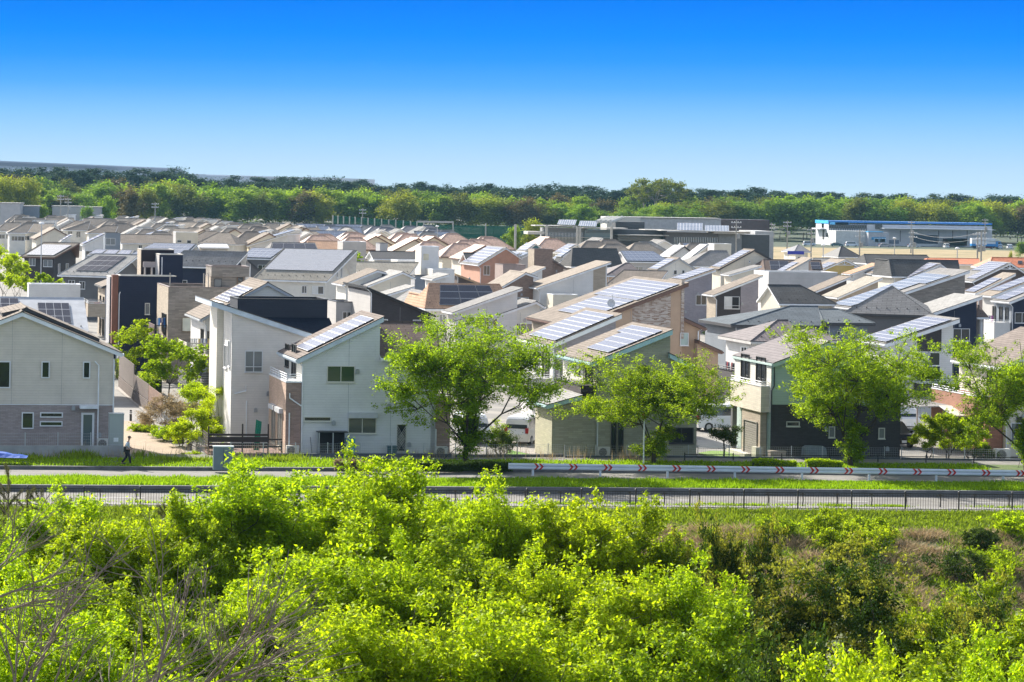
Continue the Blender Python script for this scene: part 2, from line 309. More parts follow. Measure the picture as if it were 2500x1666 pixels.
class House:
    def __init__(s, label, anchor, z=0.0, rot=TH, name='house', cat='house', group=None, loc=None):
        p = at_z(*anchor, z) if loc is None else Vector(loc)
        s.o = Vector((p.x, p.y, 0)); s.rot = rot; s.ex = Vector((math.cos(rot), math.sin(rot), 0)); s.ey = Vector((-math.sin(rot), math.cos(rot), 0))
        s.root = empty(name, s.o, rot, label, cat, group); s.ext = None; ALLH.append(s)
    def ray(s, fr, x, y):
        u, v = uvp(fr, x, y); return Vector((u / FPX, 1, -v / FPX))
    def F(s, fr, x, y, b=0.0):
        d = s.ray(fr, x, y); O = Vector((0, 0, CAMH)); t = (b - (O - s.o).dot(s.ey)) / d.dot(s.ey); p = O + d * t - s.o
        return p.dot(s.ex), p.z
    def S(s, fr, x, y, a=0.0):
        d = s.ray(fr, x, y); O = Vector((0, 0, CAMH)); t = (a - (O - s.o).dot(s.ex)) / d.dot(s.ex); p = O + d * t - s.o
        return p.dot(s.ey), p.z
    def add(s, mb, name, parent=None, **k): return mb.build(name, parent or s.root, **k)
    def box(s, name, a0, b0, z0, a1, b1, z1, m, parent=None): return s.add(MB().box(a0, b0, z0, a1, b1, z1, m), name, parent)
    # -- gable / mono roof whose profile faces front
    def roof(s, prof, b0, b1, rm, fm, t=.05, ft=.22, name='roof', gutter=True, gm=None):
        mb = MB(); fb = MB(); n = len(prof)
        for i in range(n - 1):
            (a0, z0), (a1, z1) = prof[i], prof[i + 1]
            mb.slab([(a0, b0, z0), (a1, b0, z1), (a1, b1, z1), (a0, b1, z0)], t, rm, DEDGE)
            e0 = .04 if i == 0 else 0; e1 = .04 if i == n - 2 else 0; sl = (z1 - z0) / (a1 - a0)
            fb.slab([(a0 + e0, b0 + .04, z0 + sl * e0 - t - .003), (a1 - e1, b0 + .04, z1 - sl * e1 - t - .003), (a1 - e1, b1 - .04, z1 - sl * e1 - t - .003), (a0 + e0, b1 - .04, z0 + sl * e0 - t - .003)], ft, fm, fm)
        r = s.add(mb, name); s.add(fb, 'fascia', r)
        for (a, z), (pa, pz), (qa, qz) in zip(prof[1:-1], prof, prof[2:]):
            if z > pz and z > qz: s.add(MB().prism([(a - .14, z - .04), (a + .14, z - .04), (a, z + .07)], b0, b1, rm), 'ridge_cap', r)
        if gutter:
            g = MB(); gm = gm or fm
            if prof[0][1] <= prof[1][1]: g.box(prof[0][0] - .09, b0 + .03, prof[0][1] - .20, prof[0][0] + .035, b1 - .03, prof[0][1] - .075, gm)
            if g.v and prof[-1][1] <= prof[-2][1]: s.add(g, 'gutter', r); g = MB()
            if prof[-1][1] <= prof[-2][1]: g.box(prof[-1][0] - .035, b0 + .03, prof[-1][1] - .20, prof[-1][0] + .09, b1 - .03, prof[-1][1] - .075, gm)
            if g.v: s.add(g, 'gutter', r)
        return r
    def wall(s, prof, aL, aR, b0, b1, m, drop=.24, zb=0.0, name='wall', found=True):
        P = [(aL, zb), (aR, zb), (aR, zon(prof, aR) - drop)] + [(a, z - drop) for a, z in reversed(prof) if aL < a < aR] + [(aL, zon(prof, aL) - drop)]
        s.wp = P; o = s.add(MB().prism(P, b0, b1, m), name)
        return o
    def skin(s, m, a0, a1, z0, z1, b=0.0, pr=.025, name='wall_cladding'):
        q = clip(s.wp, a0, a1, z0, z1)
        if len(q) > 2: return s.add(MB().prism(q, b - pr, b, m), name)
    # -- slope facing the camera: eave at b0, ridge (aL2..aR2, zr) at bm, back eave at b1
    def sroof(s, aL, aR, ze, b0, b1, aL2, aR2, zr, rm, fm, t=.05, ft=.2, ov=.5, wm=None, bm=None, zb=0.0, wins=True, zback=None, name='roof'):
        bm = (b0 + b1) / 2 if bm is None else bm; zk = ze if zback is None else zback
        if abs(aL2 - aL) < .6: aL2 = aL
        if abs(aR2 - aR) < .6: aR2 = aR
        A, B_, K, L = (aL, b0, ze), (aR, b0, ze), (aR, b1, zk), (aL, b1, zk); M1, M2 = (aL2, bm, zr), (aR2, bm, zr)
        mb = MB(); fb = MB(); d = lambda p: (p[0], p[1], p[2] - t - .003)
        polys = [[A, B_, M2, M1]]
        if b1 - bm > .05: polys.append([K, L, M1, M2])
        if aL2 > aL: polys.append([L, A, M1])
        if aR2 < aR: polys.append([B_, K, M2])
        for P in polys:
            mb.slab(P, t, rm, DEDGE)
            fb.slab([d(p) for p in P], ft, fm, fm)
        if s.o.y < 420 and bm - b0 > 1.5:
            sl_ = (zr - ze) / (bm - b0); x = aL + (aL2 - aL) * .2 + .4
            while x < aR + (aR2 - aR) * .2 - .3: mb.box(x, b0 + .75, ze + .75 * sl_ - .02, x + .09, b0 + .81, ze + .81 * sl_ + .07, DFRAME); x += .95
        r = s.add(mb, name); s.add(fb, 'fascia', r)
        s.add(MB().box(aL, b0 - .09, ze - .2, aR, b0 + .02, ze - .08, fm), 'gutter', r)
        if b1 - bm > .05:
            cp = MB(); cp.tube([M1, M2], .075, rm, 5)
            if aL2 > aL: cp.tube([A, M1], .065, rm, 5)
            if aR2 < aR: cp.tube([B_, M2], .065, rm, 5)
            s.add(cp, 'ridge_cap', r)

        if wm:
            o2 = ov; zd = t + ft - .02; sl = (zr - ze) / max(bm - b0, .1)
            gl = aL2 <= aL; gr = aR2 >= aR; w0, w1 = aL + (.35 if gl else o2), aR - (.35 if gr else o2)
            if gl or gr:
                P = [(b0 + o2, zb), (b1 - min(o2, .1 if b1 - bm < .1 else o2), zb), (b1 - min(o2, .1 if b1 - bm < .1 else o2), zk - zd + (o2 * sl if b1 - bm > .1 else zr - zk - .02)), (bm, zr - zd), (b0 + o2, ze - zd + o2 * sl)]
                if b1 - bm < .1: P = [(b0 + o2, zb), (bm - .1, zb), (bm - .1, zr - zd - .1 * sl), (b0 + o2, ze - zd + o2 * sl)]
                if gl and gr: s.add(MB().prism(P, w0, w1, wm, 'a'), 'wall')
                else:
                    x = w0 + .3 if gl else w1 - .3
                    mb = MB().box(w0 if not gl else x, b0 + o2, zb, w1 if not gr else x, b1 - o2, ze - .1, wm); mb.prism(P, *((w0, x) if gl else (x, w1)), wm, 'a'); s.add(mb, 'wall')
            else: s.box('wall', w0, b0 + o2, zb, w1, b1 - o2, ze - .1, wm)
        s.R0 = (A, B_, M1, M2); return r
    def array(s, P00, P10, P01, P11, rows, cols, m=None, fm=None, gap=.035, lift=.10, name='solar_array', parent=None, biggap=0):
        # P00 low-front, P10 high-front, P01 low-back, P11 high-back
        m = m or PV; fm = fm or PVF; P = [Vector(p) for p in (P00, P10, P01, P11)]
        n = (P[1] - P[0]).cross(P[2] - P[0]).normalized(); n = n if n.z > 0 else -n
        bl = lambda u, v: P[0] * (1 - u) * (1 - v) + P[1] * u * (1 - v) + P[2] * (1 - u) * v + P[3] * u * v
        mb = MB(); q = [bl(0, 0), bl(1, 0), bl(1, 1), bl(0, 1)]
        def order(Q): return Q if (Q[1] - Q[0]).cross(Q[2] - Q[0]).z > 0 else Q[::-1]
        base = [p + n * lift for p in order(q)]
        k = len(mb.v); th = .045
        mb.v += [tuple(p) for p in base] + [tuple(p - n * th) for p in base]; a_ = mb.mi(fm); b_ = mb.mi(DEDGE)
        mb.f.append((k, k + 1, k + 2, k + 3)); mb.m.append(a_); mb.f.append((k + 7, k + 6, k + 5, k + 4)); mb.m.append(b_)
        for i in range(4): j = (i + 1) % 4; mb.f.append((k + i, k + 4 + i, k + 4 + j, k + j)); mb.m.append(b_)
        Lu = (P[1] - P[0]).length; Lv = (P[2] - P[0]).length; gu = gap / Lu; gv = gap / Lv
        for i in range(rows):
            for j in range(cols):
                u0, u1, v0, v1 = i / rows + gu, (i + 1) / rows - gu, j / cols + gv / 2, (j + 1) / cols - gv / 2
                if biggap and i % biggap == 0 and i: u0 += gu * .9
                mb.poly([p + n * (lift + .004) for p in order([bl(u0, v0), bl(u1, v0), bl(u1, v1), bl(u0, v1)])], m)
        for (u, v) in ((.08, 0), (.5, 0), (.92, 0), (.08, 1), (.92, 1)):       # mounting feet
            c = bl(u, v); mb.tube([c, c + n * (lift - .03)], .03, ALU, 4)
        return s.add(mb, name, parent)
    def arr_prof(s, prof, seg, s0, s1, b0, b1, rows, cols, m=None, t=0, **k):    # on a profile roof: fraction s0..s1 of segment seg
        (a0, z0), (a1, z1) = prof[seg], prof[seg + 1]; p = lambda u, b: (a0 + (a1 - a0) * u, b, z0 + (z1 - z0) * u)
        return s.array(p(s0, b0), p(s1, b0), p(s0, b1), p(s1, b1), rows, cols, m, **k)
    def arr_s(s, u0, u1, v0, v1, rows, cols, m=None, **k):                       # on the camera-facing slope: u along the eave, v up the slope
        A, B_, M1, M2 = [Vector(p) for p in s.R0]; p = lambda u, v: A.lerp(B_, u).lerp(M1.lerp(M2, u), v)
        return s.array(p(u0, v0), p(u0, v1), p(u1, v0), p(u1, v1), rows, cols, m, **k)
    def win(s, pl, off, c0, z0, c1, z1, fm=None, gm=None, mull=1, shutter=False, fw=.05, name='window', sill=True, rail=False, curtain=False, lattice=False):
        fm = fm or WFRAME; gm = gm or GL; c0, c1 = min(c0, c1), max(c0, c1); z0, z1 = min(z0, z1), max(z0, z1)
        def bx(mb, a, za, b, zb_, d0, d1, m):
            if pl == 'F': mb.box(a, off - d1, za, b, off - d0, zb_, m)
            elif pl == 'L': mb.box(off - d1, a, za, off - d0, b, zb_, m)
            else: mb.box(off + d0, a, za, off + d1, b, zb_, m)
        fr = MB(); D = .07
        bx(fr, c0, z0, c1, z0 + fw, 0, D, fm); bx(fr, c0, z1 - fw, c1, z1, 0, D, fm); bx(fr, c0, z0 + fw, c0 + fw, z1 - fw, 0, D, fm); bx(fr, c1 - fw, z0 + fw, c1, z1 - fw, 0, D, fm)
        for i in range(mull): x = c0 + (c1 - c0) * (i + 1) / (mull + 1); bx(fr, x - fw * .5, z0 + fw, x + fw * .5, z1 - fw, .012, D - .02, fm)
        if sill: bx(fr, c0 - .03, z0 - .05, c1 + .03, z0, 0, D + .05, fm)
        if rail: bx(fr, c0, z0 + .35, c1, z0 + .39, D, D + .12, fm); bx(fr, c0, z0 + .02, c1, z0 + .06, D, D + .12, fm)
        o = s.add(fr, name); pn = MB(); bx(pn, c0 + fw, z0 + fw, c1 - fw, z1 - fw, .002, .012, gm)
        if curtain:
            x = c0 + fw; xe = c0 + (c1 - c0) * .48; bx(pn, x, z0 + fw, xe, z1 - fw, .012, .016, CURT)
        s.add(pn, 'pane', o)
        if lattice:
            la = MB(); n_ = 5
            for i in range(-n_, n_ * 3):
                for sg in (1, -1):
                    y0 = z0 + i * (z1 - z0) / (n_ * 2); xa, xb = c0 + fw, c1 - fw; ya, yb = (y0, y0 + (xb - xa) * 1.7) if sg > 0 else (y0 + (xb - xa) * 1.7, y0)
                    if min(ya, yb) < z0 or max(ya, yb) > z1: continue
                    la.tube([(xa, off - D - .02, ya), (xb, off - D - .02, yb)], .012, fm, 4)
            if la.v: s.add(la, 'lattice', o)
        if shutter:
            sh = MB(); bx(sh, c0 - .04, z1, c1 + .04, z1 + .3, 0, .26, plain((.55, .56, .58), .4, name='shutter_box')); s.add(sh, 'shutter_box', o)
        return o
    def vent(s, pl, off, c, z, m=None):
        m = m or plain((.35, .36, .38), .4, .4, name='vent_metal'); mb = MB()
        n = 8; pr = [(c - .11, z - .14)] + [(c + .11, z - .14)] + [(c + .11 * math.cos(math.pi * i / n), z + .05 + .11 * math.sin(math.pi * i / n)) for i in range(n + 1)]
        if pl == 'F': mb.prism(pr, off - .12, off, m)
        else: mb.prism(pr, off - .12, off, m, 'a')
        return s.add(mb, 'vent_hood')
    def pipe(s, pts, m=None, r=.045, name='downpipe'): return s.add(MB().tube(pts, r, m or WHITE, 8), name)
    def railing(s, pts, h=.35, m=None, base=0.0, n=None, parent=None, rows=1):
        m = m or WHITE; mb = MB(); P = [Vector(p) for p in pts]
        for a, b in zip(P, P[1:]):
            for k in range(rows + 1): up = Vector((0, 0, base + h * (k + 1) / (rows + 1) if rows else h)); mb.tube([a + up, b + up], .028, m, 6)
            L_ = (b - a).length; q = max(1, int(L_ / 1.1))
            for i in range(q + 1): c = a.lerp(b, i / q); mb.tube([c, c + Vector((0, 0, h + base))], .022, m, 6)
        return s.add(mb, 'railing', parent)
    def gtruss(s, a, z, b, wdt=1.5, h=.75, m=None):      # decorative gable bracket under a peak
        m = m or WHITE; mb = MB().box(a - wdt, b - .08, z - h - .12, a + wdt, b, z - h, m).box(a - .07, b - .09, z - h, a + .07, b + .01, z - .1, m)
        for sg in (-1, 1): mb.tube([(a, b - .04, z - h), (a + sg * wdt * .5, b - .04, z - h * .45)], .05, m, 4)
        return s.add(mb, 'gable_bracket')
    def autowin(s, b, aL, aR, zt, gm=None, fm=None, n=2, floors=((3.5, 4.7),)):
        rnd = random.Random(int(aR * 97 + zt * 31))
        for z0, z1 in floors:
            if z1 > zt: continue
            for i in range(n):
                c = aL + (aR - aL) * (i + .5 + rnd.uniform(-.15, .15)) / n; w_ = rnd.choice((.35, .8, .85)); s.win('F', b, c - w_, z0, c + w_, z1, fm, gm or rnd.choice((GL, GL, GLL)), 1 if w_ > .5 else 0)
GRJ = plain((.25, .25, .25), .8)
def Fh(label, fr, pts, z0, dep, wall, roof, fascia=None, sol=None, left=None, patches=(), wins=(), auto=0, rot=TH, ov=(.45, .45, .35), zb=0.0, name='house', group=None, tank=None, ft=.22, cat='house', swins=(), bracket=False):
    """house whose gable or mono-pitch end faces the front; pts = its front roof edge in photo points, the first at height z0"""
    pts = [(p if len(p) == 3 else (fr, *p)) for p in pts]
    h = House(label, pts[0], z0, rot, name, cat, group)
    prof = [h.F(*p) for p in pts]; prof[0] = (0.0, z0)
    if isinstance(dep, tuple): dep = h.S(*(dep if len(dep) == 3 else (fr, *dep)))[0]
    dep = max(4.0, min(dep, 16)); fm = fascia or WHITE
    wm = W_[wall]; oL, oR, oF = ov
    h.roof(prof, 0, dep, R_[roof], fm, ft=ft); h.prof = prof; h.dep = dep; h.bf = oF
    hi0 = prof[0][1] > prof[1][1]
    aL, aR = prof[0][0] + (oR if hi0 else oL), prof[-1][0] - oR
    h.wall(prof, aL, aR, oF, dep - .3, wm, drop=.05 + ft, zb=zb); h.aL, h.aR = aL, aR
    if left: h.add(MB().box(aL - .025, oF + .03, zb, aL, dep - .35, zon(prof, aL) - .35, W_[left]), 'wall_cladding')  # left wall cladding; its tone also carries the sunlight on that side
    for (m, x0, y0, x1, y1) in patches:
        f_ = fr
        a0, za = h.F(f_, x0, y0, oF); a1, zb_ = h.F(f_, x1, y1, oF); h.skin(W_[m], min(a0, a1), max(a0, a1), min(za, zb_), max(za, zb_), oF)
    for wdef in wins:
        x0, y0, x1, y1 = wdef[:4]; k = wdef[4] if len(wdef) > 4 else {}
        a0, z1 = h.F(fr, x0, y0, oF); a1, z0_ = h.F(fr, x1, y1, oF); h.win('F', oF - .025 if patches else oF, a0, z0_, a1, z1, **k)
    for (b0_, z0_, b1_, z1_) in swins: h.win('L', aL - .03, b0_, z0_, b1_, z1_)
    if not wins and not auto and not patches: auto = 2
    if auto: h.autowin(oF, aL + .4, aR - .4, min(prof[0][1], prof[-1][1]) - .2, n=auto, floors=((3.4, 4.6), (.9, 2.2)))
    h.pipe([(prof[0][0] + .1, oF - .25, prof[0][1] - .25), (aL + .05, oF - .07, prof[0][1] - .6), (aL + .05, oF - .07, .1)]); h.vent('F', oF, aL + (aR - aL) * .62, 4.9); h.vent('F', oF, aL + (aR - aL) * .3, 2.6)
    h.box('joint', aL + (aR - aL) * .5 - .012, oF - .005, .3, aL + (aR - aL) * .5 + .012, oF - .001, zon(prof, aL + (aR - aL) * .5) - .6, GRJ)
    if sol:
        for q in (sol if isinstance(sol, list) else [sol]):
            seg, s0, s1, t0, t1, rows, cols = q[:7]; h.arr_prof(prof, seg, s0, s1, dep * t0, dep * t1, rows, cols, q[7] if len(q) > 7 else None)
    if bracket and len(prof) > 2: h.gtruss(prof[1][0], prof[1][1] - .1, .33)
    return h
def Sh(label, fr, eL, eR, rL, rR, ze, half, wall, roof, fascia=None, sol=None, wins=(), auto=0, rot=TH, zb=0.0, mono=False, name='house', group=None, swin=None, cat='house', chim=None):
    """house with a roof slope facing the camera; eave corners at height ze and ridge ends as photo points"""
    e = [(p if len(p) == 3 else (fr, *p)) for p in (eL, eR, rL, rR)]
    h = House(label, e[0], ze, rot, name, cat, group)
    aR = h.F(*e[1])[0]; l2, zr = h.F(*e[2], b=half); r2, zr2 = h.F(*e[3], b=half); zr = (zr + zr2) / 2
    if zr < ze + .5: zr = ze + 1.2
    wm = W_[wall]; h.sroof(0, aR, ze, 0, half + (.02 if mono else half), l2, r2, zr, R_[roof], fascia or WHITE, wm=wm, zb=zb)
    h.prof = [(0, ze), (aR, ze)]; h.dep = half * (1 if mono else 2); h.bf = .5; h.aL, h.aR = .35, aR - .35
    for wdef in wins:
        x0, y0, x1, y1 = wdef[:4]; k = wdef[4] if len(wdef) > 4 else {}
        a0, z1 = h.F(fr, x0, y0, .5); a1, z0_ = h.F(fr, x1, y1, .5); h.win('F', .5, a0, z0_, a1, z1, **k)
    if auto or not wins: h.autowin(.5, .8, aR - .8, ze - .2, n=auto or 2)
    h.pipe([(.5, .1, ze - .2), (.62, .43, ze - .6), (.62, .43, .1)])
    if sol:
        for q in (sol if isinstance(sol, list) else [sol]): h.arr_s(*q[:6], q[6] if len(q) > 6 else None)
    if swin:
        for (b0_, z0_, b1_, z1_) in swin: h.win('R', aR - .35, b0_, z0_, b1_, z1_)
    return h
def Bh(label, fr, p0, p1, zt, dep, wall, cap=None, left=None, wins=(), rot=TH, zb=0.0, name='house', group=None, par=.35, cat='house'):
    """flat-roofed box with a parapet: p0, p1 = top front corners"""
    h = House(label, (fr, *p0), zt, rot, name, cat, group); a1 = h.F(fr, *p1)[0]; cap = cap or WHITE; wm = W_[wall]
    h.boxwall(0, a1, 0, dep, zb, zt, wm, cap, par, left)
    h.aL, h.aR, h.dep, h.bf = 0, a1, dep, 0
    for wdef in wins:
        x0, y0, x1, y1 = wdef[:4]; k = wdef[4] if len(wdef) > 4 else {}
        c0, z1 = h.F(fr, x0, y0, 0); c1, z0_ = h.F(fr, x1, y1, 0); h.win('F', 0, c0, z0_, c1, z1, **k)
    return h
def boxwall(h, a0, a1, b0, b1, zb, zt, wm, cap, par=.35, left=None, name='wall'):
    mb = MB().box(a0, b0, zb, a1, b1, zt - par, wm); t = .15
    for q in ((a0, b0, a1, b0 + t), (a0, b1 - t, a1, b1), (a0, b0 + t, a0 + t, b1 - t), (a1 - t, b0 + t, a1, b1 - t)): mb.box(q[0], q[1], zt - par, q[2], q[3], zt, wm)
    o = h.add(mb, name); c = MB(); e = .04
    for q in ((a0 - e, b0 - e, a1 + e, b0 + t + e), (a0 - e, b1 - t - e, a1 + e, b1 + e), (a0 - e, b0 + t + e, a0 + t + e, b1 - t - e), (a1 - t - e, b0 + t + e, a1 + e, b1 - t - e)): c.box(q[0], q[1], zt, q[2], q[3], zt + .07, cap)
    h.add(c, 'coping', o)
    if left: h.add(MB().box(a0 - .025, b0 + .03, zb, a0, b1, zt - .01, W_[left]), 'wall_cladding')  # left cladding, with the sun on that face painted into its tone
    return o
House.boxwall = boxwall
def balcony(h, a0, a1, b0, b1, zb, zt, wm, rail=True, rm=None, openside=''):
    """balcony box with parapet walls, optional rail on top"""
    mb = MB(); t = .12; mb.box(a0, b0, zb, a1, b1, zb + .2, wm)
    mb.box(a0, b0, zb + .2, a1, b0 + t, zt, wm); mb.box(a0, b0 + t, zb + .2, a0 + t, b1, zt, wm); mb.box(a1 - t, b0 + t, zb + .2, a1, b1, zt, wm)
    o = h.add(mb, 'balcony')
    c = MB().box(a0 - .03, b0 - .03, zt, a1 + .03, b0 + t + .03, zt + .05, WHITE if rm is None else rm).box(a0 - .03, b0 + t + .03, zt, a0 + t + .03, b1, zt + .05, WHITE if rm is None else rm); h.add(c, 'coping', o)
    if rail: h.railing([(a0 + .06, b1, zt), (a0 + .06, b0 + .06, zt), (a1 - .06, b0 + .06, zt)], .3, rm or WHITE, parent=o, rows=1)
    return o
def laundry(loc, rz, n, width, seed, label, cols=None, h=.75):
    r = random.Random(seed); root = empty('laundry', loc, rz, label, 'laundry')
    mb = MB().tube([(0, 0, 1.3), (width, 0, 1.3)], .02, ALU, 6)
    for x in (0.05, width - .05): mb.tube([(x, 0, 0), (x, 0, 1.32)], .018, ALU, 6)
    mb.build('drying_pole', root)
    cols = cols or [(.75, .75, .78), (.6, .65, .8), (.8, .8, .8), (.25, .3, .45), (.75, .6, .3), (.5, .55, .6)]
    x = .1
    for i in range(n):
        w_ = width / n * r.uniform(.6, 1.0); hh = h * r.uniform(.5, 1.15); k = 5; m = plain(cols[r.randrange(len(cols))], .8, noise=.05, name='cloth'); c = MB(); y0 = 0
        pts = [(x + w_ * j / k, r.uniform(-.05, .05)) for j in range(k + 1)]
        for j in range(k):
            (xa, ya), (xb, yb) = pts[j], pts[j + 1]; d0, d1 = r.uniform(.85, 1.05) * hh, r.uniform(.85, 1.05) * hh
            c.poly([(xa, ya * .3 - .02, 1.32), (xb, yb * .3 - .02, 1.32), (xb, yb - .03, 1.32 - d1), (xa, ya - .03, 1.32 - d0)], m)
            c.poly([(xa, .02, 1.32), (xb, .02, 1.32), (xb, yb + .03, 1.32 - d1 * .9), (xa, ya + .03, 1.32 - d0 * .9)], m)
        c.build('garment', root); x += width / n
    return root
def ac_unit(loc, rz, label, group=None, s=1.0):
    root = empty('air_conditioner', loc, rz, label, 'air conditioner', group); m = plain((.62, .60, .55), .5, noise=.05, name='ac_casing')
    mb = MB().box(-.4, 0, .08, .4, .3, .72, m).box(-.3, .05, 0, -.2, .28, .08, ALU).box(.2, .05, 0, .3, .28, .08, ALU); mb.build('casing', root)
    g = MB(); n = 20
    for rr in (.25, .2, .15, .1, .05):
        pts = [(-.08 + rr * math.cos(2 * math.pi * i / n), -.015, .4 + rr * math.sin(2 * math.pi * i / n)) for i in range(n + 1)]; g.tube(pts, .008, m, 4)
    k = [(-.08 + .27 * math.cos(2 * math.pi * i / n), .4 + .27 * math.sin(2 * math.pi * i / n)) for i in range(n)]
    g.prism(k, -.006, -.001, DARK); g.build('fan_grille', root)
    root.scale = (s, s, s); return root
# ---------------------------------------------------------------- front row, built one by one
TURQ = plain((.42, .60, .60), .5, name='turquoise_paint'); BRF = plain((.16, .085, .06), .5, name='brown_fascia'); GRF = plain((.42, .44, .46), .5, name='grey_fascia'); DGF = plain((.05, .05, .055), .5, name='dark_fascia'); BLF = plain((.55, .62, .68), .5, name='pale_fascia')
TAUF = plain((.22, .17, .15), .5, name='taupe_coping')
def h_beige():
    h = House('beige over taupe brick two-storey gable house beside the brick path', ('A', 825, 1300)); F = h.F
    e = F('A', 905, 548, -.5); r = F('A', 165, 243, -.5); sl = (r[1] - e[1]) / (e[0] - r[0]); L = -19.0
    prof = [(2 * r[0] - e[0], e[1]), r, e]; dep = 8.6
    h.roof(prof, -.5, dep, R_['tan2'], WHITE, ft=.26)
    p2 = [(r[0] - 1.2, r[1] - 1.2 * sl + .28), (r[0] + .35, r[1] - .35 * sl + .30), (e[0] - 1.3, e[1] + 1.3 * sl + .24)]
    h.roof(p2, 1.2, dep - .6, R_['tan2'], DGF, ft=.16, gutter=False)
    h.wall(prof, 2 * r[0] + .0, 0, 0, dep - .4, siding((.66, .59, .50)), drop=.28)
    za = F('A', 400, 930)[1]; zb = F('A', 400, 1262)[1]
    h.skin(brickw((.36, .30, .28), .12), -30, 30, zb, za, pr=.03); h.skin(plain((.40, .41, .43), .8), -30, 30, 0, zb, pr=.04, name='foundation')
    h.box('wall_band', -14, -.05, za - .02, 0.01, -.03, za + .02, WHITE)
    for (x0, y0, x1, y1, mu) in ((-60, 608, 75, 808, 0), (305, 610, 365, 735, 0), (610, 612, 663, 737, 0), (160, 985, 247, 1108, 0), (295, 985, 462, 1025, 0), (293, 1050, 460, 1090, 0)):
        a0, z1 = F('A', x0, y0); a1, z0 = F('A', x1, y1); h.win('F', -.03, a0, z0, a1, z1, mull=mu, fw=.07, sill=False)
    a0, z1 = F('A', 598, 988); a1, z0 = F('A', 690, 1250); h.win('F', -.03, a0, z0, a1, z1, mull=0, fw=.13, name='door', gm=glass((.10, .13, .14), .15), sill=False)
    a0, z1 = F('A', 583, 932); a1, z0 = F('A', 720, 966); h.box('canopy', a0, -.75, z0 + .1, a1, -.03, z1, WHITE)
    for x, y in ((540, 955), (733, 1153)): h.vent('F', -.03, *F('A', x, y))
    a, z = F('A', 726, 640); h.pipe([(a - .25, -.08, z + .25), (a, -.16, z), (a, -.16, .2)])
    h.pipe([(0.02, -.12, e[1] - .4), (0.02, -.12, .2)])
    for a in (F('A', 90, 500)[0], F('A', 458, 500)[0]): h.box('joint', a - .01, -.006, za + .03, a + .01, -.001, zon(prof, a) - .3, plain((.35, .33, .30)))
    return h
H0 = h_beige()
